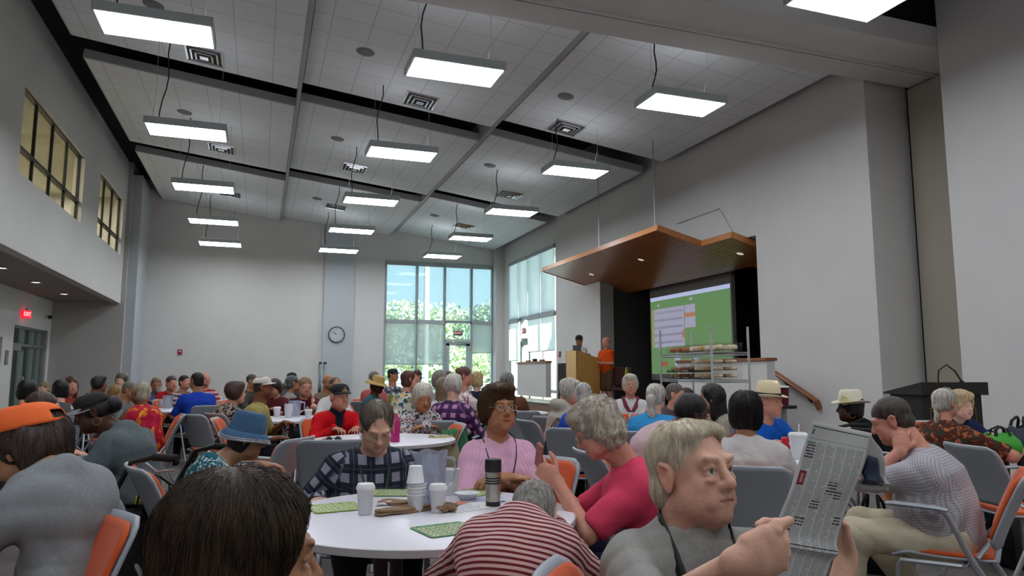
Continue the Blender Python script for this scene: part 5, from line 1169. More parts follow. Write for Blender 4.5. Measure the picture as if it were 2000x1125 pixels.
def lanyard(m, w_=.012, length=.34, badge=True, wide=False):
    def fn(ctx):
        Nk, up, fw = ctx['Nk'], ctx['up'], ctx['fw']; X = np.array([1., 0, 0]); o = empty('lanyard'); o.parent = ctx['root']; q = MB()
        for sx in (-1, 1):
            def shoot(o_, d_, off=.010):
                fld = ctx['shirtf']; t_ = 0
                while t_ < .6:
                    p = o_+d_*t_; i = [min(max(int(np.searchsorted(a, p[q])), 0), len(a)-1) for q, a in enumerate(fld.ax)]
                    if fld.F[tuple(i)] < off: return p
                    t_ += .003
                return None
            pts = []
            for x_, y_ in ((.03, -.078), (.055, -.066), (.075, -.04), (.082, -.005), (.080, .025)):
                p = shoot(Nk+X*sx*x_+fw*y_+up*.20, -up)
                if p is not None: pts.append(p)
            for x_, h_ in ((.078, -.03), (.070, -.06), (.060, -.09), (.048, -.13), (.034, -.18), (.020, -.24), (.008, -.30), (0, -length)):
                if -h_ > length+.001: continue
                p = shoot(Nk+X*sx*x_+up*h_+fw*.40, -fw)
                if p is not None: pts.append(p)
            pts = [pts[0]]+[(pts[i-1]+pts[i]*2+pts[i+1])/4+fw*.002 for i in range(1, len(pts)-1)]+[pts[-1]]
            if wide:
                vs = []
                for i, p in enumerate(pts):
                    t = nrm(pts[min(i+1, len(pts)-1)]-pts[max(i-1, 0)]); c_ = (Nk+up*((p-Nk)@up)); n_ = nrm(p-c_); b_ = nrm(np.cross(t, n_)); vs += [p+b_*w_/2+n_*.003, p-b_*w_/2+n_*.003]
                q.add([tuple(v) for v in vs], [(2*i, 2*i+1, 2*i+3, 2*i+2) for i in range(len(pts)-1)])
            else: q.tube([tuple(v) for v in pts], w_*.4, 6)
        q.build('strap', m, o, smooth=True, solid=.002 if wide else 0)
        if badge:
            c = march(ctx, -length-.035, 0, .008); Rm = Matrix([list(X), list(fw), list(up)]).transposed()
            MB().box(tuple(c), (.095, .003, .065), Rm).build('name_badge', badge_m, o, bevel=.002); MB().box(tuple(c+fw*.002), (.06, .002, .010), Rm).build('badge_text', blackm, o)
    return fn
def earrings(m, r, hoop=True):
    def fn(ctx):
        q = MB()
        for x in (-1, 1):
            c = (x*.086, -.006, -.034-(r if hoop else .006))
            if hoop: q.tube([(c[0], c[1]+r*math.cos(a*math.pi/8), c[2]+r*math.sin(a*math.pi/8)) for a in range(17)], .0022, 6, caps=False)
            else: q.lathe([(.001, -.008), (.008, 0), (.001, .008)], c, 10)
        in_head(ctx, q, 'earrings', m, smooth=True)
    return fn
gold_m = mat('gold', 'c8a050', .3, .9); pearl = mat('pearl', 'e8e4de', .25)
def multi(*f):
    def g(ctx):
        for q in f: q(ctx)
    return g
blk = '141211'; gry = 'b9b4ac'; wht = 'd9d6ce'
# ---------------- foreground
E = {}
def phone_prop(ctx):
    w = ctx['Wr'][0]; o = MB().box((0, 0, 0), (.014, .075, .14)).build('hand_mirror', mat('pink_gloss', '9a5a55', .2), None, bevel=.006)
    c = ctx['root'].matrix_world
E['coral'] = person(1168, 838, 3.02, -82, 'woman in coral pink t-shirt with curly grey hair looking down, right of the near table', hp=118, hy=-4, pitch=30, hair='curly', hc='b5aa98', hc2='d6cdbd', vol=.93, shirt=('plain', 'd0405f'), tone='pink', fem=True, w=1.06, lean=12, hl=42, hands=(([-.06, .40, .86], [.2, .9, .7], [1, 0, .2], 70, [-.5, .2, -1]), ([.10, .40, .82], [-.4, 1, 0])), glasses='m', pants='1c2740', strand=2600, seed=4, seat=False)
E['man'] = person(1352, 925, 1.78, 52, 'elderly man in grey t-shirt holding up a newspaper in the right foreground', hp=190, hy=-6, pitch=-4, roll=0, hair='parted', hc='c9b998', hc2='e9e2cf', shirt=('heather', '85837f', 'a3a19c'), tone='pale', w=1.16, belly=.06, hands=None or (('x',), ('x',)) if False else (([-.02, .0, 0], [0, 1, 0]), ([0, 0, 0], [0, 1, 0])), age=3, strand=3800, collar='crew', pants='303338', seed=12) if False else None
def newsman():
    # hand targets are found from where the fists stand in the place
    Hc = dep(1352, 925, 1.78); vd = np.array([Hc[0], Hc[1], 0.]); vd /= np.linalg.norm(vd); rt = np.array([vd[1], -vd[0], 0]); a = R(52); fwd = -vd*math.cos(a)+rt*math.sin(a); right = np.array([fwd[1], -fwd[0], 0])
    # person-local coordinates need the body origin: use a dry layout (lean 12)
    return fwd, right, Hc
fwd_m, right_m, Hc_m = newsman()
def local_targets(px, py, D, yaw, pts, lean, tl=.70, floor=0.):
    """world points -> person-local, assuming person() will be called with the same head position, yaw, lean"""
    Hw = dep(px, py, D); vd = np.array([Hw[0], Hw[1], 0.]); vd /= np.linalg.norm(vd); rt = np.array([vd[1], -vd[0], 0]); a = R(yaw); fwd = -vd*math.cos(a)+rt*math.sin(a); rg = np.array([fwd[1], -fwd[0], 0])
    zh = Hw[2]; t_ = min(max((zh-.53)/max(math.cos(R(lean)), .12), .6), .84); k = t_/.70
    sp = lambda d, L: np.array([0, math.sin(R(d)), math.cos(R(d))])*L
    Nk = sp(lean*.75, .17*k)+sp(lean, .19*k)+sp(lean*1.25, .15*k); H = sp(lean, t_); H0 = Nk+nrm(H-Nk)*min(np.linalg.norm(H-Nk), .215)
    hy_ = H0[1]; out = []
    for p in pts: d = np.array(p)-Hw; out.append(np.array([d@rg, d@fwd+hy_, p[2]]))
    return out
def to_local_dir(px, py, D, yaw, d):
    Hw = dep(px, py, D); vd = np.array([Hw[0], Hw[1], 0.]); vd /= np.linalg.norm(vd); rt = np.array([vd[1], -vd[0], 0]); a = R(yaw); fwd = -vd*math.cos(a)+rt*math.sin(a); rg = np.array([fwd[1], -fwd[0], 0])
    d = np.array(d, float); return [float(d@rg), float(d@fwd), float(d[2])]
MY = 22
hr_w = dep(1440, 1098, 1.34)      # wrist of the fist holding the paper's lower left edge
hl_w = dep(1652, 1080, 1.86)
tr, tl_ = local_targets(1352, 925, 1.78, MY, [hr_w, hl_w], 6)
dR = to_local_dir(1352, 925, 1.78, MY, RT*.92+np.array([0, 0, .22])+FW*.15); nR = to_local_dir(1352, 925, 1.78, MY, FW*1.+RT*.1)
dL = to_local_dir(1352, 925, 1.78, MY, np.array([0, 0, 1.])-RT*.15); nL = to_local_dir(1352, 925, 1.78, MY, -RT)
def shirt_text(ctx):
    Nk, up, fw = ctx['Nk'], ctx['up'], ctx['fw']; X = np.array([1., 0, 0]); tm = mat('print_grey', '55585a', .8)
    for i, ch in enumerate('LIVING'):
        p = march(ctx, -.125, math.atan2(.085-.034*i, .16), .002)
        q = Vector((0, 0, 0)); o = text_mesh('shirt_letter', ch, .034, tm, ctx['root'], tuple(p), (R(80), 0, R(180)), .0008)
    gp = march(ctx, -.19, 0, .001); MB().lathe([(.001, -.001), (.045, 0), (.045, .002), (.001, .003)], (0, 0, 0), 24, rot=Matrix.Rotation(R(90), 3, 'X')).build('shirt_print', mat('green_print', '1f7a4a', .8), ctx['root'], loc=tuple(gp))
E['man'] = person(1352, 925, 1.78, MY, 'elderly man in grey t-shirt holding up a newspaper in the right foreground', hp=196, hy=25, pitch=-8, hair='oldman', vol=.97, hc='dfd0aa', hc2='fbf3de', shirt=('heather', '7e7c78', '9f9d98'), tone='pale', w=1.14, belly=.05, lean=6, age=3, strand=3600, collar='crew', pants='303338', seed=12,
    hands=((tl_, dL, nL, 50, [-.9, .1, -1]), (tr, dR, nR, 72, [.7, -.2, -.9], .12, 1.14)), handres=.0036, wr=1.3, seat=False, extra=multi(lanyard(lanyard_b, .024, .36, False, True), shirt_text))
E['cap'] = person(50, 872, 2.38, -150, 'bearded man in grey t-shirt and bright orange cap seen from behind at left', hp=150, hy=26, pitch=14, lean=8, hl=72, hair='shaggy', hc='2c211b', hc2='4c3a30', shirt=('heather', '73777a', '8f9294'), tone='olive', w=.74, beard='2e2420', hat=cap_hat('f06a28', False, opening=True, big=1.06), strand=1500, hands=('t', 't'), seed=3, wr=1.7, seat=False)
E['darkhair'] = person(478, 1098, .92, 140, 'person with dark brown hair seen from behind in the left foreground', hp=250, hy=-44, pitch=4, hair='darkside', hc='1e1611', hc2='52402f', vol=1.08, shirt=('plain', '1c1d22'), tone='olive', fem=True, strand=6500, hands=('l', 'l'), seed=9, detail=2)
E['stripe'] = person(1042, 1010, 2.3, 172, 'grey-haired person in red and white striped top bent over the near table', hp=120, hy=8, pitch=58, hair='short', hc='8e8a84', hc2='bcb8b0', shirt=('stripe', '6e2630', 'c9a8a4', dict(f=62, duty=.54)), tone='pale', fem=False, w=.78, lean=36, hl=98, hands=('t', 't'), sleeve='l', strand=1200, seed=6, side=4)
E['plaid'] = person(736, 833, 3.55, 6, 'person with glasses in dark plaid flannel shirt looking down at the near table', hp=104, hy=4, pitch=32, hair='receding', hc='5e5348', hc2='84786a', shirt=('plaid', '4a5262', '181c29', '9a9aa6', '6a5c6c', dict(f=12)), tone='pale', w=1.3, belly=.06, lean=8, hl=46, sleeve='l', hands=('l', 'a'), glasses='m', collar='polo', strand=1600, extra=lanyard(lanyard_g, .012, .33), seed=2)
def necklace(ctx):
    q = MB(); Nk, up, fw = ctx['Nk'], ctx['up'], ctx['fw']; X = np.array([1., 0, 0]); bodyp = []
    for k in range(13):
        a = (k/12-.5)*2; bodyp.append(tuple(Nk+X*.062*math.sin(a*1.5)+fw*(.085-.03*abs(a)+.02*(1-abs(a)))-up*(.085*(1-abs(a)**2)-.01)))
    q.tube(bodyp, .0014, 5); q.build('necklace', gold_m, ctx['root'], smooth=True)
def watch(i):
    def fn(ctx):
        W, E_ = ctx['Wr'][i], ctx['El'][i]; d = nrm(W-E_); a = W-d*.03; MB().tube([tuple(a-d*.009), tuple(a+d*.009)], .033, 16).build('wrist_watch', steel, ctx['root'], smooth=True)
    return fn
E['pink'] = person(974, 800, 3.62, 10, 'tanned woman in light pink open shirt with brown hair and glasses at the near table', hp=102, hy=14, pitch=-6, hair='puff', hc='3c2818', hc2='6e4e34', vol=.90, shirt=('vstripe', 'cf9cb6', 'd9adc4', dict(f=90)), tone='tan', fem=True, w=1.0, glasses='m', collar='polo', cuts='open', under=('d9bccb', .07), hands=('T', 'T'), strand=2200, lips='a8484a', lean=2, seat=False, extra=multi(earrings(pearl, .01, False), necklace, watch(0), lanyard(lanyard_b, .008, .30, False)), seed=8)
E['bucket'] = person(482, 856, 3.75, 108, 'woman in blue bucket hat and teal floral top looking down', hp=84, hy=-22, pitch=13, hair='bob', hc='0e0b0a', hc2='1e1815', vol=.93, shirt=('floral', '1f5d68', '8fb4b8', '173c4a', 'c9cfcc', dict(f=30)), tone='olive', fem=True, w=1.0, lips='a03048', hat=brim_hat([(.100, 0), (.096, .03), (.088, .10), (.072, .122), (.002, .126)], .136, '41627e', cm=mat('denim_blue', '3d6080', .9, bump=.5, bscale=60, vary=.15, vscale=12), rim=glitter, dip=.045, z0=.040), hands=('t', 'T'), lean=2, hl=58, seed=5)
E['khaki'] = person(1742, 822, 3.68, -98, 'man in fine checked shirt and khaki trousers leaning on his hand at right', hp=96, hy=4, pitch=22, hair='short', hc='2a221c', hc2='4c4038', vol=.99, shirt=('check', '8e8b90', 'b8b4b8', dict(f=80)), tone='pink', w=1.2, belly=.07, lean=15, hl=38, hands=('k', 't'), pants='c2b89e', legs=(([-.17, .40, .50], [-.16, .46, .09]), ([.15, .42, .50], [.16, .12, .09])), seed=7, wr=1.2)
E['braid'] = person(1846, 788, 5.1, 152, 'woman in brown floral top with white braided hair seen from behind', hp=62, hy=-12, hair='braid', hc='a8a496', hc2='dcd8cc', shirt=('floral', '4a1f18', '7a3a24', '2c3a2c', '9a5a38', dict(f=24)), tone='pink', fem=True, w=1.15, sleeve='s', hands=('t', ([.35, .42, .78], [.6, 1, 0], [0, 0, -1], 20, [1, 0, -.5])), pants='2f5a66', lean=14, strand=700, seed=2, seat=False)
E['blond'] = person(1878, 792, 6.1, 28, 'woman with curly blond hair and navy jacket behind the braided woman', hp=58, hy=14, pitch=6, hair='puff', hc='9c8258', hc2='cdb68c', shirt=('plain', '1e2a4a'), sleeve='l', tone='pale', fem=True, seed=3)
E['flower'] = person(1660, 797, 5.95, -86, 'woman in cream hat with yellow flower and black jacket', hp=58, hy=2, pitch=2, hair='bob', hc='0b0909', vol=1.0, shirt=('plain', '15151a'), sleeve='l', tone='dark', fem=True, hat=brim_hat([(.096, 0), (.092, .03), (.084, .105), (.066, .125), (.002, .118)], .145, 'dfd8c0', band=False, z0=.045, up=.02, flower=(-.094, .05, .075)), extra=earrings(gold_m, .026), seed=6)
E['fedora'] = person(1503, 783, 5.4, 40, 'man in cream fedora with black band and royal blue polo', hp=66, hy=14, pitch=4, hair='short', hc='8a8070', hc2='a89c88', shirt=('plain', '1556b4'), tone='pink', w=1.12, collar='polo', hat=brim_hat([(.090, 0), (.087, .03), (.080, .105), (.064, .125), (.002, .118)], .138, 'ddd0a8', band=True, bcol='14120f', z0=.040, up=.012, wob=.01), hands=('t', 't'), seed=6)
E['white'] = person(1456, 806, 3.85, 176, 'woman with black bobbed hair and white top seen from behind', hp=80, hy=0, pitch=6, hair='bob', hc='0c0b0a', hc2='1c1a18', vol=1.06, shirt=('plain', 'bab5b2'), tone='olive', fem=True, w=1.18, lean=10, strand=1600, pants='1e4a56', seed=1, wr=1.6)
E['beret'] = person(1352, 806, 4.3, 118, 'woman in dark beret and pale pink sweater leaning right', hp=68, hy=-2, pitch=22, hair='beret', hc='08080a', hc2='141416', vol=1.0, shirt=('heather', 'b79a9c', 'cbb0b2'), sleeve='l', tone='dark', fem=True, w=1.2, lean=22, hl=62, seed=4)
E['coat'] = person(1388, 778, 6.1, -72, 'woman with long dark hair in beige cardigan facing left', hp=60, hy=-16, hair='long', hc='0c0a0a', hc2='1c1818', shirt=('zebra', '8a8070', 'a39a88', dict(f=60)), sleeve='l', tone='olive', fem=True, seed=4)
E['pony'] = person(1281, 776, 5.9, 164, 'woman in bright blue shirt with long white ponytail seen from behind', hp=58, hy=-6, pitch=4, hair='ponytail', hc='a9a498', hc2='dedacf', shirt=('plain', '2d86bd'), tone='pale', fem=True, w=1.2, lean=16, strand=600, hands=('k', 't'), seed=4)
def scarf(ctx):
    Nk, up, fw = ctx['Nk'], ctx['up'], ctx['fw']; X = np.array([1., 0, 0]); q = MB()
    for sx in (-1, 1): q.tube([tuple(v) for v in (Nk-fw*.06+up*.03, Nk+X*sx*.082+up*.015, Nk+X*sx*.055+fw*.10-up*.05, Nk+fw*.145-up*.13)], [.020, .028, .026, .018], 8)
    q.tube([tuple(v) for v in (Nk+fw*.14-up*.12, Nk+fw*.165-up*.18, Nk+fw*.17-up*.25, Nk+fw*.17-up*.27)], [.016, .035, .032, .01], 10, .5)
    q.build('neck_scarf', mat('burgundy_scarf', '7a1c38', .7, vary=.5, vscale=30), ctx['root'], smooth=True)
E['scarf'] = person(1231, 752, 8.3, 4, 'woman in white blouse with burgundy scarf facing the camera', hp=44, hair='puff', hc='a8a090', hc2='d2cab8', shirt=('plain', 'c9c9c6'), tone='pink', fem=True, w=1.1, glasses='m', extra=scarf, hands=('T', 'T'), vol=.92, seed=5)
E['spike'] = person(1320, 771, 7.6, 40, 'person with short dark grey hair beside the wire rack', hp=48, hair='short', hc='3a332e', hc2='6a5e56', shirt=('plain', '5a4a50'), tone='pink', fem=True, seed=5, hy=30)
E['spike2'] = person(1343, 777, 8.7, 60, 'person mostly hidden beside the dark beret woman', hp=42, hair='short', hc='2a2320', shirt=('plain', '3a2a30'), tone='tan', seed=5)
E['hood'] = person(1112, 765, 7.0, 118, 'person in oatmeal hooded sweatshirt with curly grey hair turned right', hp=52, hy=-24, pitch=14, hair='puff', hc='8e887e', hc2='c4beb2', vol=.92, shirt=('heather', '9a968a', 'aba79a'), sleeve='l', collar='hood', tone='pink', fem=True, w=1.15, lean=14, seed=5)
E['bluegrey'] = person(1140, 770, 6.3, 170, 'person in cobalt blue top with smooth grey hair seen from behind', hp=52, hy=4, pitch=6, hair='bob', hc='8a8a86', hc2='c9c9c4', vol=.84, shirt=('plain', '2148b0'), tone='pale', fem=True, w=.95, seed=7)
E['brown'] = person(990, 748, 9.0, 172, 'person in brown shirt with grey hair seen from behind', hp=44, hy=10, hair='short', hc='55524e', hc2='8a8680', vol=1.08, shirt=('plain', '5a3a26'), tone='pink', w=1.35, lean=8, seed=3)
# ---------------- middle
E['red'] = person(664, 775, 6.7, 18, 'man in red V-neck sweater and black cap with gold lettering', hp=56, hy=10, pitch=4, hair='short', hc='8c8478', shirt=('plain', 'c8101a'), sleeve='l', tone='pink', w=1.1, cuts='v', under=('1c2430', 0), hat=cap_hat('141414', badge=badge_gold), hands=('t', 't'), extra=lambda c: MB().box(tuple(drop(c, c['Nk']-c['up']*.26-np.array([.04, 0, 0])+c['fw']*.05, .004)), (.075, .003, .065), Matrix.Rotation(R(35), 3, 'Y')).build('name_badge', badge_m, c['root']), seed=2)
E['fair'] = person(826, 776, 6.85, 14, 'woman with silver bob in patterned grey and white sweater', hp=60, hy=4, pitch=16, hair='bob', hc='b9b2a2', hc2='e2ddd0', vol=.95, shirt=('fairisle', 'c3c0bf', '3a3c42', '8a3a48', '22242a'), sleeve='l', tone='tan', fem=True, w=1.05, hands=('T', 'T'), strand=500, seed=2)
E['purple'] = person(886, 754, 7.2, 160, 'person in purple plaid shirt with curly white hair seen from behind', hp=48, hair='puff', hc='a9a59c', hc2='d6d2c8', vol=.95, shirt=('plaid', '6e3a72', '3a2348', 'b98aa8', '20203a', dict(f=11)), sleeve='l', tone='pale', fem=True, w=1.15, lean=12, seed=6, pants='2a1c38')
E['bun'] = person(908, 735, 9.0, 86, 'woman with brown bun and glasses in pale floral blouse facing right', hp=40, hair='bun', hc='4a2c20', hc2='6e4430', shirt=('floral', 'b9a8a8', 'c9bcb8', '7a3a48', 'd6ccc8', dict(f=18)), tone='pink', fem=True, w=1.1, glasses='d', hands=('t', ([.1, .45, .95], [0, 1, 0])), seed=8)
E['navyblond'] = person(933, 742, 10.6, 150, 'woman with blond bob and navy top seen from behind', hp=36, hair='bob', hc='8e7a50', hc2='c4ae7c', vol=.95, shirt=('plain', '1a2038'), sleeve='l', fem=True, seed=5)
E['curlgrey'] = person(859, 745, 9.4, 172, 'person with bushy dark grey hair seen from behind', hp=42, hair='puff', hc='5c564e', hc2='8c867c', shirt=('plain', '8c8a88'), fem=True, sleeve='l', seed=6)
E['brnback'] = person(876, 741, 11.2, 168, 'person with brown hair between the bushy haired and bun haired women', hp=34, hair='bob', hc='3a2418', hc2='5a3a26', shirt=('plain', '6a5a58'), fem=True, seed=6)
E['whiteback'] = person(866, 757, 8.0, 158, 'woman with long brown hair and white top seen from behind', hp=42, hair='long', hc='5a4a38', hc2='8a765c', shirt=('plain', 'c4c0bc'), sleeve='l', fem=True, seed=6)
E['tropic'] = person(799, 742, 9.3, 128, 'woman with auburn hair in green and white tropical print shirt', hp=40, hy=-20, hair='bob', hc='3a1a12', hc2='5e2e20', vol=.93, shirt=('floral', 'b9bcae', '2f6a5e', 'c89a5a', '1f4a5a', dict(f=16)), tone='pink', fem=True, w=1.15, sleeve='s', lean=14, seed=3)
E['auburn2'] = person(813, 736, 11.0, -40, 'person with reddish hair behind the tropical shirt woman', hp=30, hair='short', hc='4a2a20', shirt=('plain', '3a3a40'), tone='pink', seed=5)
E['plaidfar'] = person(768, 733, 12.4, 42, 'man in dark cap and checked shirt in front of the far window', hp=28, hy=14, hair='short', hc='2a2420', shirt=('plaid', '6a7684', '2c3440', 'b4b8bc', '4a5460', dict(f=9)), tone='tan', w=1.1, hat=cap_hat('1a2028'), collar='polo', seed=5)
E['straw'] = person(738, 752, 10.2, 70, 'woman in straw sun hat and teal top', hp=34, pitch=16, hair='bob', hc='2a1a14', shirt=('plain', '1c5e68'), sleeve='l', tone='dark', fem=True, hat=brim_hat([(.096, 0), (.09, .04), (.08, .09), (.06, .10), (.002, .10)], .17, 'b89a5c', dip=.04), seed=5)
E['salmon'] = person(731, 740, 11.6, 150, 'person with grey hair and salmon shirt beside the straw hat woman', hp=32, hair='short', hc='6a645c', hc2='8a847a', shirt=('plain', 'a85a58'), seed=5, w=1.1)
E['farA'] = person(641, 746, 11.2, 30, 'bald person in tan vest near the folded black stands', hp=32, hair='ring', hc='4a3428', shirt=('plain', '7a6a58'), tone='tan', seed=5)
E['farB'] = person(655, 753, 9.6, 20, 'woman in white top with brown hair behind the red sweater man', hp=36, hair='chin', hc='3a2a20', hc2='5a4434', shirt=('plain', 'c9c6c4'), sleeve='l', tone='tan', fem=True, seed=5, vol=.9)
E['maroon'] = person(596, 756, 9.9, 4, 'man in maroon polo resting his cheek on his hand', hp=42, hy=12, pitch=8, hair='short', hc='7a5c3c', hc2='a07c54', shirt=('plain', '4e1620'), tone='pink', w=1.08, collar='polo', glasses='d', hands=('k', 't'), seed=7)
E['greypony'] = person(572, 750, 11.4, 120, 'person with dark grey ponytail and pale grey top', hp=36, hair='ponytail', hc='3c3c3c', hc2='6a6a68', shirt=('plain', '8e8a88'), fem=True, tone='tan', seed=7, hy=-10)
E['capfar'] = person(570, 741, 12.0, 20, 'person with dark headscarf by the far wall', hp=29, hair='shaved', hc='101010', shirt=('plain', '4a4644'), tone='tan', hat=cap_hat('15151a'), seed=7)
E['yellow'] = person(514, 757, 7.2, 84, 'man in white baseball cap and yellow shirt facing right', hp=44, hy=-4, pitch=-2, hair='short', hc='3a342c', shirt=('plain', '9c9058'), tone='brown', w=1.12, hat=cap_hat('cfccc2'), hands=('t', 'l'), pants='1a1c26', lean=10, seed=7)
E['bksnd'] = person(493, 745, 12.0, 60, 'person in dark grey behind the white cap man', hp=31, hair='shaved', hc='4a4440', shirt=('plain', '4a4642'), tone='tan', seed=7)
E['darkred'] = person(536, 757, 10.3, -30, 'woman in dark red top behind the white cap man', hp=36, hair='bob', hc='3a2820', shirt=('plain', '5a2426'), tone='pink', fem=True, seed=7, pitch=20)
E['zebra'] = person(460, 768, 8.2, 128, 'woman with brown hair in black and cream patterned top', hp=46, hy=-24, hair='puff', hc='2e1c16', hc2='4e342a', vol=.97, shirt=('zebra', '1c1a1a', '9a8c80', dict(f=26)), sleeve='l', tone='pink', fem=True, w=1.05, hands=('k', 't'), seed=7)
# ---------------- left
E['blueback'] = person(384, 745, 10.2, -158, 'man in cobalt blue shirt with dark hair seen from behind', hp=38, hy=14, hair='short', hc='14110f', hc2='26201c', shirt=('plain', '1c3fa8'), tone='tan', w=1.35, lean=12, pants='15161c', seed=8)
E['candy'] = person(402, 741, 12.6, 10, 'bald man in red and white striped shirt', hp=29, hy=10, hair='ring', hc='6a5a50', shirt=('stripe', '9c2030', 'c8a8a8', dict(f=14)), tone='pink', seed=8)
E['darkstripe'] = person(361, 747, 12.0, 40, 'man in dark striped shirt beside the cobalt blue shirt', hp=31, hy=0, pitch=-8, hair='short', hc='1e1814', shirt=('stripe', '2a2224', 'a08888', dict(f=16)), tone='pink', seed=8)
E['redfar'] = person(335, 749, 13.0, 18, 'man in bright red polo at the far left table', hp=33, hy=6, hair='short', hc='4a342a', shirt=('plain', 'b01c20'), tone='pink', w=1.1, collar='polo', seed=8)
E['lavender'] = person(305, 752, 13.2, 4, 'man in lavender shirt drinking from a cup', hp=35, pitch=6, hair='short', hc='6a4e3a', hc2='8a6a50', shirt=('plain', '6a76b0'), tone='tan', w=1.15, hands=('c', 't'), glasses='d', seed=8)
E['sundress'] = person(274, 768, 7.6, -140, 'woman in red and orange floral sundress with blond grey hair', hp=46, hy=10, pitch=8, hair='bob', hc='8e8470', hc2='b8ae98', vol=.92, shirt=('floral', 'a81838', 'c86a1c', 'b8283c', 'd08a28', dict(f=14)), sleeve='n', tone='brown', fem=True, w=1.3, lean=12, hands=('t', 't'), seed=8, cy=50)
E['greyman'] = person(254, 762, 9.2, 60, 'person with short grey hair and grey shirt by the sundress woman', hp=36, hy=0, pitch=10, hair='receding', hc='5a5650', hc2='7a766e', shirt=('plain', '6c716e'), tone='tan', seed=8)
E['far1'] = person(237, 744, 11.5, -20, 'person with grey-brown hair standing out against the left wall', hp=34, hair='bob', hc='4a4436', hc2='6a6452', shirt=('plain', '5a5646'), fem=True, seed=8)
E['blondel'] = person(228, 769, 10.2, 60, 'woman with wavy light brown hair at the left side', hp=36, hair='long', hc='7a5c34', hc2='a88450', shirt=('plain', '7a6040'), sleeve='l', fem=True, tone='tan', seed=8)
E['yellowl'] = person(193, 752, 9.6, 110, 'person with curly black hair and yellow green shirt', hp=36, hair='puff', hc='0f0d0c', hc2='221e1a', vol=.85, shirt=('plain', '8f9638'), tone='brown', seed=8, hy=-10)
E['redhair'] = person(139, 754, 10.2, 16, 'woman with long reddish brown hair and coral top facing the camera', hp=38, hair='long', hc='3c2018', hc2='5c3426', shirt=('plain', 'a8402c'), tone='pink', fem=True, seed=8)
E['blackl'] = person(118, 762, 7.9, 176, 'person with straight black hair seen from behind at left', hp=42, hair='bob', hc='0a0909', vol=1.0, shirt=('plain', '4c4c4e'), fem=True, seed=8)
E['blackl2'] = person(54, 764, 7.0, 160, 'person with black hair and dark red top at the far left', hp=44, hair='bob', hc='0b0a0a', vol=1.05, shirt=('plain', '5a1a22'), fem=True, seed=8)
E['blondpeek'] = person(85, 760, 11.5, -40, 'person with sandy hair partly hidden at the far left', hp=30, hair='short', hc='6a5a40', hc2='8a7a58', shirt=('plain', '4a4a4a'), seed=8)
E['chinhand'] = person(84, 800, 4.35, 78, 'woman with brown hair resting her chin on her hand behind the orange cap', hp=76, hy=12, pitch=2, hair='bob', hc='2e1f18', hc2='4a3428', vol=.92, shirt=('plain', '17171c'), tone='pink', fem=True, w=1.05, hands=('t', 'c'), seed=8, lean=10, hl=30)
E['visor'] = person(180, 806, 3.95, -122, 'woman in black cap with silver sequin brim and grey t-shirt facing left', hp=76, hy=32, pitch=24, hair='capponytail', hc='0a0908', hc2='16120f', shirt=('heather', '4c5558', '626b6e'), tone='dark', fem=True, w=1.02, lean=12, hl=64, hat=cap_hat('12110f', rim=glitter, badge=badge_white), extra=earrings(gold_m, .024), seed=8, wr=1.0, seat=False)
# ---------------- on the stage
E['podman'] = person(1131, 665, 18.4, -20, 'man in dark cap and white t-shirt standing at the podium', hp=23, hy=0, pitch=14, hair='short', hc='2a2420', shirt=('plain', 'b4aaa2'), tone='tan', hat=cap_hat('1c1e1e'), stand=1., floor=.45, hands=('t', 't') if False else (([-.12, .34, 1.2], [0, 1, 0]), ([.12, .34, 1.2], [0, 1, 0])), seed=8, seat=False)
E['orangeman'] = person(1184, 669, 18.0, -42, 'man in orange polo shirt and brown shorts standing beside the podium', hp=25, pitch=16, hair='ring', hc='8a7a6a', shirt=('plain', 'c8480f'), tone='pink', w=1.15, belly=.06, stand=1., floor=.45, hands=('b', 'b'), glasses='m', collar='polo', pants='shorts', extra=lanyard(lanyard_b, .02, .3), seed=8, seat=False)
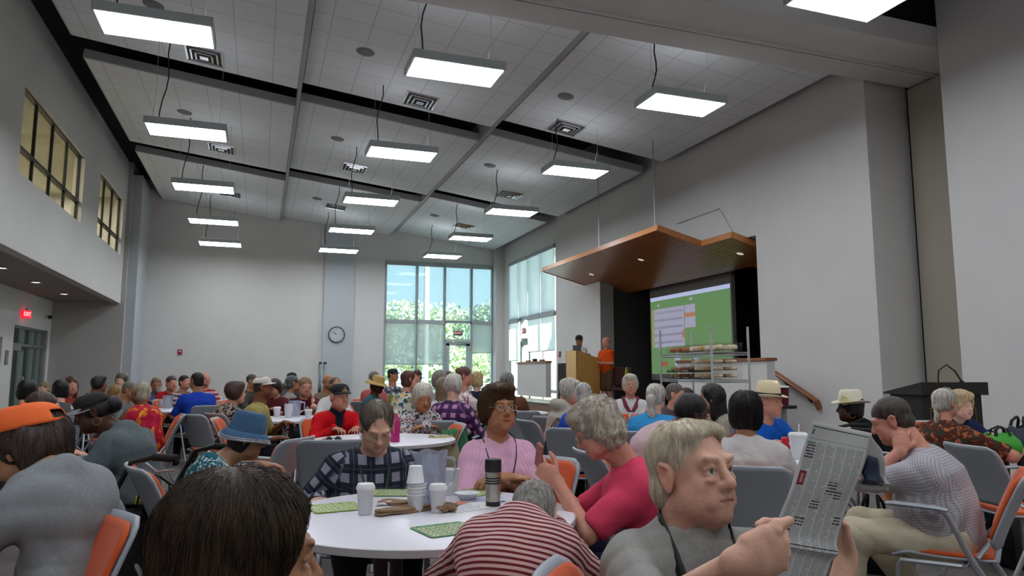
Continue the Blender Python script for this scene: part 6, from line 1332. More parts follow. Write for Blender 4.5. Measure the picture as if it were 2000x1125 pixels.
# ================================================================ CHAIRS
def make_chair():
    t = empty('stacking_chair')
    MB().grid(lambda u, v: ((u-.5)*.47*(1-.05*v), -.20+.43*v, .445-.018*math.sin(v*math.pi)*(1-abs(u-.5)*.6)+(.02*(abs(u-.5)*2)**3)-.03*max(0, v-.85)/.15), 13, 13).build('seat_shell', shell_gray, t, smooth=True, solid=.012)
    MB().grid(lambda u, v: ((u-.5)*.42*(1-.05*v), -.18+.395*v, .462-.016*math.sin(v*math.pi)*(1-abs(u-.5)*.6)+(.012*(abs(u-.5)*2)**3)-.035*max(0, v-.85)/.15), 13, 13).build('seat', orange_up, t, smooth=True, solid=.022)
    def back(w_, z0, z1, off, cr=.06):
        def fn(u, v):
            z = z0+(z1-z0)*v; hw = w_/2*(.93+.09*math.sin(v*math.pi*.55)); c = min(1, (1-v)*(z1-z0)/cr); c2 = min(1, v*(z1-z0)/cr)
            hw -= cr*.8*(1-math.sqrt(max(0, 1-(1-c)**2)))+cr*.8*(1-math.sqrt(max(0, 1-(1-c2)**2))); x = (u-.5)*2*hw
            return (x, -.20-.16*((z-.50)/.36)**1.15*(1 if z > .5 else 0)-.045*(1-(x/(w_/2))**2)+.035+off, z)
        return fn
    bs = MB().grid(back(.46, .50, .86, 0), 17, 17).build('backrest', shell_gray, t, smooth=True, solid=.012)
    MB().grid(back(.425, .53, .845, .016, .05), 17, 15).build('back_cushion', orange_up, bs, smooth=True, solid=.016)
    for sx in (-1, 1):
        x = sx*.262
        MB().tube([(x, .215, 0), (x, .20, .40), (x, .185, .425), (x, .0, .43), (x*.98, -.06, .43)], .0115, 8, 1.3).build('leg', tube_mat, t, smooth=True)
        MB().tube([(x*1.03, -.36, 0), (x, -.10, .46), (x, -.02, .645), (x, .0, .665), (x, .03, .672)], .0115, 8, 1.3).build('leg', tube_mat, t, smooth=True)
        MB().tube([(x, -.02, .672), (x, .03, .678), (x, .20, .683), (x*.99, .235, .68)], [.016, .022, .024, .018], 10, .5).build('armrest', shell_gray, t, smooth=True)
    MB().tube([(-.262, -.06, .43), (-.2, -.07, .425), (.2, -.07, .425), (.262, -.06, .43)], .011, 8).tube([(-.262, .17, .425), (-.2, .17, .418), (.2, .17, .418), (.262, .17, .425)], .011, 8).tube([(-.255, -.12, .47), (-.17, -.19, .56)], .010, 6).tube([(.255, -.12, .47), (.17, -.19, .56)], .010, 6).build('seat_frame', tube_mat, t, smooth=True)
    return t
chair0 = make_chair(); used = [0]
def place_chair(x, y, rz, label, group=None):
    c = chair0 if not used[0] else copy_tree(chair0); used[0] = 1
    for k in list(c.keys()): del c[k]
    c.location = (x, y, 0); c.rotation_euler = (0, 0, rz); tag(c, label, 'chair', group); return c
for (x, y, rz, poff, D, px, lab) in SEATS:
    if D > 13: continue
    f = Vector((-math.sin(rz), math.cos(rz))); q = Vector((x, y))+f*(poff-.00)
    ws = lab.split()[:10]
    while ws[-1] in ('in', 'the', 'a', 'and', 'of', 'with', 'by', 'her', 'his', 'on', 'seen', 'from', 'to', 'at', 'behind', 'resting', 'beside', 'over', 'bent', 'up', 'facing', 'right', 'looking', 'turned', 'down', 'front', 'red'): ws.pop()
    place_chair(q.x, q.y, rz, 'grey and orange chair under the '+' '.join(ws), 'chairs people sit on')
def empty_chair(px, py, D, yaw, lab, zt=.86):
    """px,py = pixel of the chair's top centre"""
    p = dep(px, py, D); vd = Vector((p[0], p[1])).normalized(); rt = Vector((vd.y, -vd.x)); a = R(yaw); f = -vd*math.cos(a)+rt*math.sin(a); rz = math.atan2(-f.x, f.y)
    q = Vector((p[0], p[1]))+f*.33; return place_chair(q.x, q.y, rz, lab, 'unoccupied chairs')
def dz(py, z): return (CAMH-z)*F/(py-729)
for px, py, D, yaw, lab in [(1388, 925, 3.1, -84, 'orange chair of the coral pink shirt woman, behind the elderly man'), (232, 880, 3.95, -172, 'grey chair with blue-grey back of the woman in the silver brimmed cap'), (1062, 893, 3.8, -32, 'orange chair of the pink shirt woman, cushion showing on her left'),
    (198, 985, 2.3, -60, 'orange chair with pale rim right of the orange cap man'), (1078, 1122, 1.56, 84, 'orange chair of the elderly man, only its top rim showing at the bottom edge'),
    (650, 868, 4.75, 178, 'empty grey chair in front of the red sweater man\'s table'),
    (585, 852, 4.9, -120, 'empty chair beside the blue bucket hat seen from the side'),
    (898, 827, 6.3, -78, 'orange chair holding the cream and green cloth bag'),
    (1018, 800, 8.4, 178, 'empty grey chair right of the pink shirt woman\'s head'),
    (1070, 812, 7.3, 140, 'empty grey chair with black bag hanging, behind the pink shirt woman'),
    (418, 806, 7.9, 118, 'grey chair turned sideways left of the blue bucket hat'),
    (1135, 826, 6.1, 150, 'empty grey chair behind the curly coral shirt woman'),
    (1235, 802, 8.0, 0, 'empty orange chair in front of the white blouse woman'),
    (1885, 858, 4.45, 126, 'grey backed chair with orange seat of the braided hair woman'),
    (712, 775, 12.6, -20, 'orange chair near the straw hat woman'),
    (740, 792, 9.6, 178, 'empty grey chair behind the plaid flannel person'),
    (545, 785, 10.6, 178, 'empty grey chair behind the blue bucket hat by the middle table'),
    (12, 790, 5.0, 160, 'empty pale chair at the left picture edge')]:
    empty_chair(px, py, D, yaw, lab)
# ================================================================ TABLES
def table(x, y, r, lab, n=3, leg=table_leg, rot=0.):
    o = empty('round_table', (x, y, 0), rot); tag(o, lab, 'table', 'round white tables')
    MB().mt(white_top).lathe([(.001, .727), (r-.01, .727), (r, .733), (r, .751), (r-.006, .755), (.001, .755)], n=72).build('tabletop', None, o, smooth=True)
    MB().lathe([(r-.004, .726), (r+.0015, .729), (r+.0015, .752), (r-.004, .7535)], n=72, close=True).build('edge_band', table_edge, o, smooth=True)
    for k in range(n):
        a = 2*math.pi*k/n+.4; q = MB().tube([(math.cos(a)*.20, math.sin(a)*.20, .06), (math.cos(a)*.20, math.sin(a)*.20, .725)], .026, 14); q.tube([(math.cos(a)*.05, math.sin(a)*.05, .05), (math.cos(a)*r*.62, math.sin(a)*r*.62, .03)], [.03, .018], 8, .6); q.build('leg', leg, o, smooth=True)
    return o
TZ = .756
tp_ = dep(835, 729, 2.86); table(tp_[0], tp_[1], .585, 'nearest round white table with bingo cards, pitcher and cups', 4)
table(1.0, 6.05, .60, 'round white table between the red sweater man and the silver bob woman')
table(.42, 9.2, .60, 'round white table in front of the maroon polo man')
table(-1.3, 12.0, .62, 'round white table in front of the lavender shirt man')
table(-.75, 11.0, .60, 'round white table behind the cobalt blue shirt man') if False else table(-.55, 14.6, .60, 'far round white table right of the cobalt blue shirt')
table(3.28, 3.98, .60, 'round white table before the blue polo man with foam cups')
table(5.62, 4.2, .62, 'round table at the right edge with green bag on it')
table(3.55, 6.35, .58, 'round white table beside the ponytail woman')
table(3.3, 9.6, .6, 'round white table near the bun haired woman')
table(2.4, 11.6, .6, 'far round white table holding a lime green pitcher')
table(-2.5, 9.2, .6, 'round white table beside the sundress woman')
table(-2.0, 4.3, .6, 'round white table left of the sequin cap woman')
table(-1.1, 1.9, .6, 'round table at the left edge before the orange cap man')
table(1.9, 8.6, .6, 'round white table beyond the purple plaid person')
# ---------------- items on the near table
def at_table(px, py, z=TZ): p = onz(px, py, z); return (p[0], p[1], z)
def cup(px, py, h, r, lab, lid=True, n=1, grp='foam cups', m=cup_mat, straw=False, loc=None, name='foam_cup'):
    o = empty(name, loc or at_table(px, py)); tag(o, lab, 'cup', grp)
    MB().lathe([(r*.72, 0), (r*.74, .002), (r*.98, h-.004), (r*1.03, h-.002), (r*1.0, h), (r*.93, h), (r*.7, .01), (.001, .008)], n=28).build('cup_body', m, o, smooth=True)
    if lid: MB().lathe([(r*1.05, h-.006), (r*1.06, h+.004), (r*.96, h+.010), (r*.9, h+.016), (r*.2, h+.014), (.001, h+.014)], n=28).build('cup_lid', paper_white, o, smooth=True)
    if straw: MB().tube([(0, 0, h*.6), (.012, 0, h+.07)], .004, 6).build('drinking_straw', paper_white, o)
    return o
cup(713, 1004, .100, .035, 'white lidded foam cup on the left of the near table')
cup(855, 1000, .092, .034, 'white lidded foam cup in front of the clear pitcher')
cup(880, 966, .115, .038, 'tall empty foam cup behind the clear pitcher', lid=False)
sp = at_table(812, 998)
for k in range(4):
    cup(0, 0, .066, .037, '%s cup of the white foam cup stack left of the pitcher' % ['lowest', 'second', 'third', 'top'][k], lid=False, loc=(sp[0]+.002*k, sp[1], TZ+.014*k), grp='stacked foam cups')
c_ = cup(0, 0, .066, .035, 'upturned foam cup crowning the white cup stack', lid=False, loc=(sp[0]-.003, sp[1], TZ+.27), grp='stacked foam cups'); c_.rotation_euler = (math.pi, 0, 0)
c_.location.z = TZ+.066+.042+.068
tag(MB().lathe([(.001, 0), (.030, 0), (.052, .028), (.054, .03), (.050, .03), (.029, .004), (.001, .003)], n=28).build('foam_bowl', cup_mat, None, smooth=True, loc=at_table(912, 976)), 'small white foam bowl on the papers by the tumbler', 'bowl')
# pitcher
pl = at_table(853, 986); o = empty('water_pitcher', (pl[0]-.02, pl[1]+.03, TZ)); tag(o, 'clear plastic pitcher with wavy rim on the near table', 'pitcher')
q = MB(); nn = 40; prof = [(.066, 0), (.068, .01), (.072, .10), (.080, .20), (.084, .235), (.081, .235), (.077, .20), (.069, .10), (.064, .012), (.001, .010)]
q.lathe(prof, n=nn); po = q.build('jug_body', pitcher_glass, o, smooth=True)
for v_ in po.data.vertices:
    r_ = math.hypot(v_.co.x, v_.co.y)
    if v_.co.z > .19 and r_ > .05:
        a = math.atan2(v_.co.y, v_.co.x); v_.co.z += .006*math.sin(a*5)*(v_.co.z-.19)/.045
        if abs(a-math.pi*.9) < .45: v_.co.x -= .02*(v_.co.z-.19)/.045
    elif r_ > .05: a = math.atan2(v_.co.y, v_.co.x); g_ = 1+.012*math.cos(a*20); v_.co.x *= g_; v_.co.y *= g_
MB().tube([(.078, 0, .205), (.115, 0, .20), (.128, 0, .15), (.118, 0, .09), (.074, 0, .06)], .010, 8, .7).build('handle', pitcher_glass, o, smooth=True)
MB().lathe([(.001, .014), (.063, .014), (.0665, .055), (.001, .055)], n=30).build('water', glass_mat('water', 'dbe2f2', .02, .9), o, smooth=True)
o.scale = (.84, .84, .92)
# tumbler
o = empty('travel_tumbler', at_table(963, 988)); tag(o, 'steel travel tumbler with black lid and three black bands', 'tumbler')
MB().lathe([(.001, 0), (.034, 0), (.036, .004), (.0365, .024), (.001, .024)], n=30).build('base', blackm, o, smooth=True)
MB().lathe([(.036, .024), (.0375, .10), (.040, .165), (.001, .165)], n=36).build('steel_body', mat('brushed_steel', 'b4b2a8', .28, 1.), o, smooth=True)
for z_ in (.108, .120, .132): MB().lathe([(.0388, z_), (.0405, z_+.001), (.0405, z_+.006), (.039, z_+.007)], n=36, close=True).build('black_band', blackm, o, smooth=True)
MB().lathe([(.040, .165), (.0415, .168), (.0415, .215), (.039, .225), (.001, .226)], n=30).build('lid', blackm, o, smooth=True)
o.scale = (.84, .84, .84)
# bingo cards
bg = mat('bingo_green', '5c8a3c', .5); cell_m = mat('bingo_cell', 'd2c8a2', .5); dig_m = mat('bingo_digit', '4a1c14', .6); hdr = mat('bingo_header', '2a4a20', .5)
shut = mat('bingo_red_shutter', 'b0442c', .4)
def bingo(px, py, rot, lab, loc=None, s=1., digits=True, hue=None):
    o = empty('bingo_card', loc or at_table(px, py), R(rot)); tag(o, lab, 'bingo card', 'green bingo cards'); m = hue or bg
    w_, h_ = .20*s, .185*s; cr = .012
    pts = [(sx*(w_/2-cr)+cr*math.cos(a), sy_*(h_/2-cr)+cr*math.sin(a), .0008) for sx, sy_, a0 in ((1, 1, 0), (-1, 1, 90), (-1, -1, 180), (1, -1, 270)) for a in [R(a0+30*j) for j in range(4)]]
    cb = MB().prism(pts, (0, 0, .003)).build('card_board', m, o)
    cells = MB(); dg = MB(); lt = MB()
    import itertools
    rs = random.Random(int(px)); 
    for c in range(5):
        nums = rs.sample(range(1+15*c, 16+15*c), 5)
        if digits: text_add(lt, 'BINGO'[c], .022*s, ((c-2)*.037*s, .078*s, .0042), (0, 0, 0), .0002)
        for r_ in range(5):
            x_, y_ = (c-2)*.037*s, (1.6-r_)*.030*s-.0
            cells.b2((x_-.013*s, y_-.009*s, .0038), (x_+.013*s, y_+.009*s, .0042))
            if digits: text_add(dg, '%d' % nums[r_] if (c, r_) != (2, 2) else 'FREE', (.017 if (c, r_) != (2, 2) else .009)*s, (x_, y_, .0044), (0, 0, 0), .0002)
            if rs.random() < .35 and (c, r_) != (2, 2): pass
    cells.build('number_cells', cell_m, cb)
    if digits: lt.build('card_letters', hdr, cb, fix=False); dg.build('card_numbers', dig_m, cb, fix=False)
    return o
bingo(655, 992, 8, 'bright green bingo card at the left edge of the near table', hue=mat('bingo_lime', '7aa03c', .5))
bingo(763, 963, -20, 'green bingo card in front of the plaid flannel person')
bingo(925, 963, 15, 'green bingo card with red marks behind the steel tumbler', hue=mat('bingo_mid', '7f9a58', .5))
bingo(872, 1035, 12, 'green bingo card nearest the camera, with darker numbers', hue=mat('bingo_sage', '5f8f5c', .5))
bingo(808, 842, 30, 'bingo card on the table of the silver bob woman', digits=False)
# kraft napkins / bags
def slab(px, py, rot, w_, d_, h_, lab, name='paper_bag', m=kraft, z=TZ+.0005, cat='paper bag', grp=None, folds=2):
    o = empty(name, at_table(px, py, z), R(rot)); tag(o, lab, cat, grp)
    for k in range(folds):
        t = h_/folds; q = MB().grid(lambda u, v: ((u-.5)*w_*(1-.02*k), (v-.5)*d_+.004*math.sin(u*9+k), t*k+.5*t+.0025*math.sin(u*7+v*5+k)), 15, 8); q.build('folded_layer', m, o, smooth=True, solid=t*.85)
    return o
slab(797, 1000, 18, .27, .045, .022, 'long folded brown paper bag in the middle of the near table'); slab(775, 984, -22, .15, .075, .014, 'flat folded brown napkin beside the cup stack', 'paper_napkin', cat='napkin')
slab(752, 986, 30, .07, .022, .012, 'small white candy wrapper next to the folded brown napkin', 'candy_wrapper', paper_white, cat='wrapper', folds=1)
q = MB(); rs = np.random.RandomState(5)
def crum(u, v):
    a = 2*math.pi*u; b = math.pi*(v-.5); r_ = 1+.22*math.sin(a*5+b*3)+.12*math.sin(a*9-b*7); return (.045*math.cos(b)*math.cos(a)*r_, .024*math.cos(b)*math.sin(a)*r_, .018+.018*math.sin(b)*r_*.9)
tag(q.grid(crum, 40, 20).build('crumpled_napkin', kraft, None, smooth=True, loc=at_table(870, 1000)), 'crumpled brown paper napkin in front of the pitcher', 'napkin')
for px, py, rt_, w_, d_, m, lab in ((915, 990, 20, .22, .15, paper_white, 'white printed sheet beside the steel tumbler'), (945, 975, -12, .18, .12, mat('bluish_paper', 'b4b8cc', .6), 'bluish printed leaflet behind the steel tumbler'), (897, 983, 40, .08, .04, mat('orange_slip', 'c06a4a', .6), 'small orange and white slip beside the foam bowl')):
    o = MB().b2((-w_/2, -d_/2, 0), (w_/2, d_/2, .0012)).build('paper_sheet', m, None, loc=at_table(px, py, TZ+(.0015 if 'leaf' in lab else .003 if 'slip' in lab else 0))); o.rotation_euler[2] = R(rt_); tag(o, lab, 'paper')
    if 'slip' not in lab:
        l = MB(); 
        for k in range(6): l.b2((-w_*.4, d_*(-.38+.13*k), .0012), (w_*(.1+.05*(k % 3)), d_*(-.38+.13*k)+.004, .0016))
        l.build('printed_lines', mat('print_ink', '6a6a90', .7), o)
# ---------------- second table items
tp = lambda px, D_: None
def on_top(px, D, z=TZ): p = dep(px, 729, D); return (p[0], p[1], z)
cup(0, 0, .07, .055, 'wide white foam bowl-cup on the red sweater man\'s table', lid=False, loc=on_top(716, 5.95))
o = empty('water_bottle', on_top(774, 5.75)); tag(o, 'tall magenta water bottle on the second table', 'bottle')
MB().lathe([(.001, 0), (.036, 0), (.037, .01), (.036, .16), (.026, .195), (.014, .215), (.014, .225), (.001, .225)], n=28).build('bottle_body', mat('magenta', 'b01c6a', .3), o, smooth=True); MB().lathe([(.001, .225), (.016, .225), (.015, .25), (.001, .252)], n=20).build('cap', paper_white, o, smooth=True)
o = empty('sunglasses', on_top(655, 5.72, TZ+.02)); tag(o, 'dark sunglasses with red cord lying on the second table', 'sunglasses')
q = MB()
for x in (-1, 1): q.lathe([(.001, -.003), (.026, -.002), (.026, .002), (.001, .003)], (x*.034, 0, 0), 16, rot=Matrix.Rotation(R(80), 3, 'X'))
q.tube([(-.03, 0, .01), (.03, 0, .01)], .003, 6).build('lens_pair', blackm, o, smooth=True); MB().tube([(-.06, 0, .01), (-.11, .06, -.012), (-.02, .10, -.014), (.07, .07, -.012), (.06, 0, .01)], .004, 6).build('cord', mat('red_cord', 'a01c28', .6), o, smooth=True)
# middle tables
cup(0, 0, .11, .045, 'foam cup on the middle table left of the pitcher', loc=on_top(544, 9.0), lid=True); cup(0, 0, .10, .045, 'foam cup at the right of the middle table', loc=on_top(605, 8.6), lid=True)
for k in range(3): cup(0, 0, .11, .05, '%s foam cup of the tall stack on the middle table' % ['bottom', 'middle', 'top'][k], loc=tuple(Vector(on_top(566, 8.8))+Vector((0, 0, .03*k))), lid=False, grp='middle table cup stack')
def jug(px, D, m, lab, h=.2):
    o = empty('plastic_pitcher', on_top(px, D)); tag(o, lab, 'pitcher'); MB().lathe([(.065, 0), (.07, .01), (.08, h), (.076, h), (.062, .012), (.001, .012)], n=24).build('jug_body', m, o, smooth=True); MB().tube([(.07, 0, h*.9), (.12, 0, h*.85), (.12, 0, h*.4), (.07, 0, h*.3)], .01, 8).build('handle', m, o, smooth=True)
jug(578, 9.1, pitcher_glass, 'clear pitcher on the middle table by the maroon polo man'); jug(769, 11.2, mat('lime_plastic', '9aa83c', .4), 'lime green pitcher near the far window'); jug(331, 11.3, pitcher_glass, 'clear pitcher on the far left table'); jug(413, 13.4, pitcher_glass, 'clear pitcher right of the cobalt blue shirt man')
cup(0, 0, .11, .045, 'foam cup on the far table left of the patterned top', loc=on_top(432, 13.), lid=True); cup(0, 0, .12, .045, 'foam cup held on the far left table by the lavender shirt', loc=on_top(318, 11.8), lid=False)
# right middle table items
cup(0, 0, .15, .058, 'large lidded foam cup with straw beside the newspaper', loc=on_top(1553, 4.62), straw=True)
o = empty('soda_can', on_top(1530, 4.8)); tag(o, 'red and white soda can beside the large foam cup', 'can'); MB().lathe([(.001, 0), (.028, 0), (.033, .008), (.033, .112), (.027, .122), (.001, .12)], n=24).build('can_body', mat('can_red', 'b01828', .3), o, smooth=True); MB().tube([(0, -.034, .03), (.01, -.0345, .06), (-.008, -.0345, .09)], .006, 6).build('white_wave', paper_white, o)
o = empty('drink_cup', (on_top(1527, 7.2)[0], on_top(1527, 7.2)[1], .98)); 
tag(o, 'dark red insulated drink cup behind the blue polo man', 'cup'); MB().lathe([(.05, 0), (.062, .17), (.064, .175), (.001, .178)], n=24).build('cup_body', mat('dark_red_cup', '5e1424', .4), o, smooth=True); MB().lathe([(.062, .175), (.066, .18), (.06, .195), (.001, .196)], n=24).build('cup_lid', paper_white, o, smooth=True)
# small side table under that cup
ts = on_top(1527, 7.2); o = empty('side_table', (ts[0], ts[1]+.1, 0)); tag(o, 'tall small side table behind the blue polo man', 'table'); MB().lathe([(.001, .95), (.13, .95), (.13, .98), (.001, .98)], (0, -.1, 0), 28).build('tabletop', blackm, o); MB().tube([(0, -.1, 0), (0, -.1, .95)], .03).build('pedestal', tube_mat, o)
# ponytail table items
o = empty('foil_bag', on_top(1243, 6.6)); tag(o, 'small pale mint bag on the table by the ponytail woman', 'bag'); MB().grid(lambda u, v: ((.09*math.cos(math.pi*(v-.5))*math.cos(6.283*u))*(1+.1*math.sin(9*u*6.28)), .06*math.cos(math.pi*(v-.5))*math.sin(6.283*u), .05+.05*math.sin(math.pi*(v-.5))), 30, 14).build('bag_body', mat('mint', 'a9c4b4', .6), o, smooth=True)
# ================================================================ NEWSPAPER
npm = bpy.data.materials.new('newsprint'); npm.use_nodes = True; nt = npm.node_tree; b = BS(npm); b.inputs['Roughness'].default_value = .9; b.inputs['Specular IOR Level'].default_value = .1
uv = N(nt, 'ShaderNodeAttribute', attribute_name='uvp'); sx_ = N(nt, 'ShaderNodeSeparateXYZ', {0: uv.outputs['Vector']}); U, Vv = sx_.outputs[0], sx_.outputs[1]
colf = M_(nt, 'FRACT', M_(nt, 'MULTIPLY', M_(nt, 'SUBTRACT', U, .045), 6/.91)); incol = M_(nt, 'LESS_THAN', colf, .88)
inx = M_(nt, 'MULTIPLY', M_(nt, 'GREATER_THAN', U, .045), M_(nt, 'LESS_THAN', U, .955)); rowf = M_(nt, 'FRACT', M_(nt, 'MULTIPLY', Vv, 105.)); inrow = M_(nt, 'LESS_THAN', rowf, .52)
wv = N(nt, 'ShaderNodeCombineXYZ', {0: M_(nt, 'MULTIPLY', U, 150.), 1: M_(nt, 'FLOOR', M_(nt, 'MULTIPLY', Vv, 105.))}); wn_ = N(nt, 'ShaderNodeTexNoise', {'Vector': wv.outputs[0], 'Scale': 1.0, 'Detail': 1.}); word = M_(nt, 'GREATER_THAN', wn_.outputs[0], .40)
par = N(nt, 'ShaderNodeTexWhiteNoise', {'Vector': N(nt, 'ShaderNodeCombineXYZ', {0: M_(nt, 'FLOOR', M_(nt, 'MULTIPLY', U, 6.6)), 1: M_(nt, 'FLOOR', M_(nt, 'MULTIPLY', Vv, 105.))}).outputs[0]}, noise_dimensions='3D'); fullrow = M_(nt, 'GREATER_THAN', M_(nt, 'ADD', M_(nt, 'LESS_THAN', colf, .5), M_(nt, 'GREATER_THAN', par.outputs[0], .12)), .5)
inz = M_(nt, 'MULTIPLY', M_(nt, 'GREATER_THAN', Vv, .135), M_(nt, 'LESS_THAN', Vv, .985))
txt = M_(nt, 'MULTIPLY', M_(nt, 'MULTIPLY', M_(nt, 'MULTIPLY', incol, inx), M_(nt, 'MULTIPLY', inrow, word)), M_(nt, 'MULTIPLY', fullrow, inz))
def rect(u0, u1, v0, v1): return M_(nt, 'MULTIPLY', M_(nt, 'MULTIPLY', M_(nt, 'GREATER_THAN', U, u0), M_(nt, 'LESS_THAN', U, u1)), M_(nt, 'MULTIPLY', M_(nt, 'GREATER_THAN', Vv, v0), M_(nt, 'LESS_THAN', Vv, v1)))
heads = [(.05, .19, .155, .245), (.05, .20, .655, .715), (.205, .345, .615, .675), (.345, .485, .49, .55), (.50, .66, .37, .45), (.655, .79, .415, .48), (.80, .95, .57, .63)]
hb_ = None; 
for h_ in heads: r_ = rect(*h_); hb_ = r_ if hb_ is None else M_(nt, 'MAXIMUM', hb_, r_)
hw_ = M_(nt, 'MULTIPLY', M_(nt, 'LESS_THAN', M_(nt, 'FRACT', M_(nt, 'MULTIPLY', Vv, 52.)), .62), M_(nt, 'GREATER_THAN', N(nt, 'ShaderNodeTexNoise', {'Vector': N(nt, 'ShaderNodeCombineXYZ', {0: M_(nt, 'MULTIPLY', U, 70.), 1: M_(nt, 'FLOOR', M_(nt, 'MULTIPLY', Vv, 52.))}).outputs[0], 'Scale': 1.5}).outputs[0], .42))
base_ = MIX(nt, M_(nt, 'MULTIPLY', txt, .62), lin('b9bab8'), lin('4a4a4c')); base_ = MIX(nt, hb_, base_, lin('b9bab8')); base_ = MIX(nt, M_(nt, 'MULTIPLY', M_(nt, 'MULTIPLY', hb_, hw_), .9), base_, lin('1c1c1e'))
ln_ = M_(nt, 'MAXIMUM', rect(.02, .97, .030, .036), M_(nt, 'MAXIMUM', rect(.04, .98, .775, .780), rect(.02, .97, .112, .114)))
base_ = MIX(nt, ln_, base_, lin('232326')); base_ = MIX(nt, rect(.05, .085, .05, .085), base_, lin('3c7a68')); base_ = MIX(nt, rect(.03, .17, .135, .148), base_, lin('5c8a7c'))
base_ = MIX(nt, rect(.05, .15, .33, .42), base_, lin('7a2434')); base_ = MIX(nt, rect(.08, .125, .345, .405), base_, lin('b07a70'))
nt.links.new(base_, b.inputs[0])
def news_sheet(corners, name, parent, m, rip=.004, thick=.0012, nu=24, nv=40, seed=0):
    A, B2, C2, D2 = [np.array(c) for c in corners]   # top-left, top-right, bottom-right, bottom-left
    nn = np.cross(B2-A, D2-A); nn /= np.linalg.norm(nn); q = MB(); uvp = []
    def fn(u, v):
        p = (A*(1-u)+B2*u)*(1-v)+(D2*(1-u)+C2*u)*v; uvp.append((u, v, 0)); return tuple(p+nn*(rip*math.sin(u*5+v*3+seed)+rip*.7*math.sin(v*11+u*2)-.012*math.exp(-((v-.785)/.03)**2)))
    q.grid(fn, nu, nv); o = q.build(name, m, parent, smooth=True, solid=thick, fix=False)
    at = o.data.attributes.new('uvp', 'FLOAT_VECTOR', 'POINT'); at.data.foreach_set('vector', np.array(uvp, f32).ravel()); return o
pc = [dep(1592, 823, 1.66), dep(1700, 846, 1.80), dep(1652, 1040, 1.70), dep(1512, 1035, 1.52)]
tl3, tr3 = dep(1590, 822, 1.66), dep(1702, 846, 1.82)
bl3, br3 = dep(1486, 1130, 1.50), dep(1630, 1185, 1.62)
br3 = dep(1608, 1150, 1.62)
o = empty('newspaper', tuple(tl3)); tag(o, 'open newspaper held up by the elderly man in front of his chest', 'newspaper')
off = np.array(tl3)
news_sheet([tl3-off, tr3-off, br3-off, bl3-off], 'front_page', o, npm)
bk = mat('newsprint_back', 'a3a4a2', .9); photo = mat('news_photo', '1c2c48', .7, vary=.4, vscale=14)
q4 = [tr3-off+np.array([0, .002, 0]), dep(1722, 880, 1.92)-off, dep(1738, 962, 1.98)-off, dep(1672, 958, 1.86)-off]
news_sheet(q4, 'back_page', o, bk, .003, .0012, 10, 14)
A_, B_2, C_2, D_2 = q4; mid = lambda u, v: (A_*(1-u)+B_2*u)*(1-v)+(D_2*(1-u)+C_2*u)*v; nrm_ = nrm(np.cross(B_2-A_, D_2-A_)); nrm_ = nrm_ if nrm_@(EYE-off-A_) > 0 else -nrm_
news_sheet([mid(.08, .35)+nrm_*.004, mid(.55, .3)+nrm_*.004, mid(.72, .86)+nrm_*.004, mid(.05, .86)+nrm_*.004], 'page_photo', o, photo, .001, .0008, 6, 6)
# ================================================================ BAGS, WALKERS
def rollator(px, D, yaw, lab, bag=True):
    p = dep(px, 729, D); vd = Vector((p[0], p[1])).normalized(); rt = Vector((vd.y, -vd.x)); a = R(yaw); f = -vd*math.cos(a)+rt*math.sin(a)
    o = empty('walker', (p[0], p[1], 0), math.atan2(-f.x, f.y)); tag(o, lab, 'walker')
    for sx in (-1, 1):
        x = sx*.27; MB().tube([(x, .30, .12), (x, .05, .62), (x, -.08, .86), (x, -.20, .89)], .013, 8).build('frame_tube', blackm, o, smooth=True); MB().tube([(x, -.30, .12), (x, .0, .60)], .013, 8).build('frame_tube', tube_mat, o, smooth=True)
        MB().tube([(x, -.20, .89), (x, -.33, .885)], .019, 10).build('hand_grip', rubber, o, smooth=True); MB().tube([(x, -.16, .86), (x, -.22, .82), (x, -.32, .83)], .006, 6).build('brake_lever', steel, o, smooth=True)
        for y_ in (.30, -.30):
            w = MB().lathe([(.06, -.012), (.10, -.014), (.10, .014), (.06, .012)], (x, y_, .10), 28, rot=Matrix.Rotation(R(90), 3, 'Y'), close=True); wo_ = w.build('wheel', rubber, o, smooth=True)
            s_ = MB()
            for k in range(6): an = k*math.pi/3; s_.tube([(x, y_, .10), (x, y_+.07*math.cos(an), .10+.07*math.sin(an))], .006, 5)
            s_.build('wheel_spokes', tube_mat, wo_)
    MB().box((0, .0, .60), (.5, .28, .05)).build('seat_pad', blackm, o, bevel=.015)
    MB().tube([(-.27, .16, .80), (-.2, .26, .82), (.2, .26, .82), (.27, .16, .80)], .018, 8).build('back_bar', blackm, o, smooth=True)
    if bag: MB().box((0, .12, .42), (.42, .2, .28)).build('storage_bag', mat('walker_bag', '121214', .8), o, bevel=.03)
    return o
rollator(306, 3.85, -125, 'black rollator walker loaded with bags left of the dark haired person')
rollator(1602, 5.6, -90, 'black rollator walker beside the cream flower hat woman', True)
green_b = mat('lime_fabric', '3c9a2c', .7); black_f = mat('black_fabric', '0e0f11', .85, bump=.3, bscale=60)
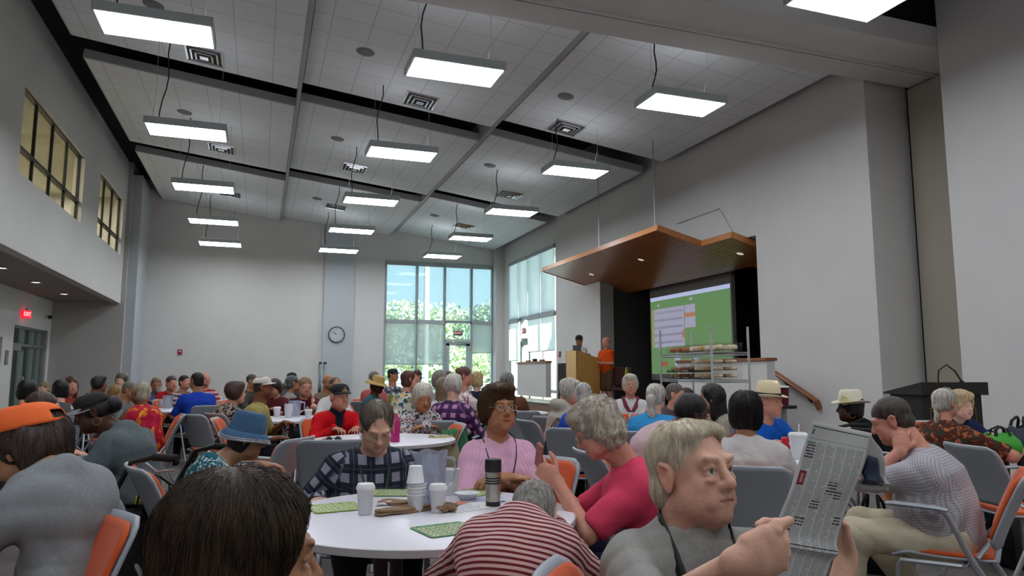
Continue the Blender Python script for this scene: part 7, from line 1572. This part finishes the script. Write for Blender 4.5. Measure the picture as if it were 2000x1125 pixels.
def soft_bag(loc, w_, d_, h_, m, lab, rz=0., trim=None, handles=True, name='tote_bag', sag=.12, strap=None):
    o = empty(name, loc, rz); tag(o, lab, 'bag')
    def fn(u, v):
        a = 2*math.pi*u; ex = .55; c, s_ = math.cos(a), math.sin(a); r = (abs(c)**(2/ex*.5)+abs(s_)**(2/ex*.5))**(-ex) if False else 1/max(abs(c), abs(s_))**.8
        t = .82+.25*math.sin(v*math.pi)-.12*v; wob = 1+.04*math.sin(5*a+v*6); return (w_/2*c*r*t*wob, d_/2*s_*r*(t-.35*v**3), h_*v+.012*math.sin(3*a)*v)
    q = MB().grid(fn, 33, 14); bo = q.build('bag_body', m, o, smooth=True, solid=.006)
    MB().b2((-w_*.38, -d_*.36, .0), (w_*.38, d_*.36, .01)).build('bag_base', m, o)
    if trim: MB().grid(lambda u, v: tuple(Vector(fn(u, .72+.25*v))*1.012), 33, 5).build('trim_panel', trim, o, smooth=True)
    if handles:
        for sy_ in (-1, 1): MB().tube([(-w_*.2, sy_*d_*.28, h_*.92), (-w_*.17, sy_*d_*.2, h_*1.25), (w_*.0, sy_*d_*.12, h_*1.42), (w_*.17, sy_*d_*.2, h_*1.25), (w_*.2, sy_*d_*.28, h_*.92)], .011, 6, .4).build('handle', strap or black_f, o, smooth=True)
    return o
p = dep(305, 990, 3.62); soft_bag((p[0], p[1], .30), .40, .22, .34, black_f, 'large black tote bag hanging on the left walker', R(20))
p = dep(352, 900, 3.6); soft_bag((p[0], p[1], .38), .24, .16, .24, black_f, 'black and green tote bag hanging at the right of the left walker', R(40), trim=green_b)
p = dep(292, 900, 3.7); soft_bag((p[0], p[1], .42), .14, .12, .24, mat('yellow_bag', '9a8f2c', .8), 'small yellow bag tucked in the left walker', 0, handles=False, name='small_bag')
a_, b_3 = dep(278, 928, 3.42), dep(343, 1018, 3.3); tag(MB().tube([tuple(a_), tuple(b_3)], .012, 8).build('walking_cane', mat('violet_cane', '2c2480', .35), smooth=True), 'violet blue walking cane leaning across the left walker', 'cane')
p = dep(868, 800, 6.15); soft_bag((p[0]-.03, p[1]-.02, .47), .28, .20, .30, mat('cream_canvas', 'a8a078', .9, bump=.6, bscale=14), 'cream canvas bag with green sides lying on the orange chair', R(10), handles=False, name='canvas_bag')
soft_bag((p[0]+.10, p[1]+.06, .47), .26, .18, .34, mat('deep_green_bag', '2c6a44', .7, bump=.5, bscale=14), 'deep green shopping bag behind the cream canvas bag', R(-20), handles=False, name='shopping_bag')
p = onz(1945, 862, TZ); T5 = Vector((5.62, 4.2, TZ+.001))
soft_bag(tuple(dep(1953, 850, 4.85)[:2])+(TZ+.001,), .22, .16, .13, green_b, 'bright green sports bag with black straps on the right edge table', R(-30), trim=black_f, name='sports_bag')
soft_bag(tuple(dep(1996, 850, 5.0)[:2])+(TZ+.001,), .26, .18, .17, mat('navy_bag', '1c2438', .7), 'dark navy bag with pale blue label at the right edge', R(10), trim=mat('pale_blue', '8aa4b8', .5), name='navy_bag')
p = dep(1082, 860, 6.5); soft_bag((p[0], p[1]-.1, .30), .30, .16, .42, black_f, 'black handbag hanging from the chair behind the pink shirt woman', 0, name='handbag')
p = dep(1975, 960, 4.9); soft_bag((p[0], p[1], .005), .34, .24, .36, black_f, 'black bag on the floor at the right edge', 0, name='floor_bag')
p = dep(1125, 1000, 5.2)
for (cx, D_, L) in ((1105, 4.9, 'black backpack on the floor behind the pink shirt woman'), (1690, 4.9, 'black bag on the floor behind the khaki trousers')):
    p = dep(cx, 729, D_); soft_bag((p[0], p[1], .005), .34, .24, .34, black_f, L, R(30), name='backpack')
# compact / object in the coral woman's hand
c = E['coral']; W = Vector(c['Wr'][0]); mw = Matrix.Translation(Vector((c['org'][0], c['org'][1], 0))) @ Matrix.Rotation(c['rz'], 4, 'Z'); pw = mw @ (W+Vector((.03, .07, .10)))
o = MB().box((0, 0, 0), (.016, .05, .10), Matrix.Rotation(R(20), 3, 'X')).build('makeup_compact', mat('pink_gloss', 'a0605a', .2), None, bevel=.005, loc=tuple(pw)); tag(o, 'small pink case in the hand of the coral shirt woman', 'case')
# cup in the lavender man's hand
c = E['lavender']; mw = Matrix.Translation(Vector((c['org'][0], c['org'][1], 0))) @ Matrix.Rotation(c['rz'], 4, 'Z'); pw = mw @ (Vector(c['Wr'][0])+Vector((.03, .05, .07)))
cup(0, 0, .10, .04, 'white cup in the hand of the lavender shirt man', lid=False, loc=tuple(pw), grp='held cups')
# teal seat pad visible under the white top woman
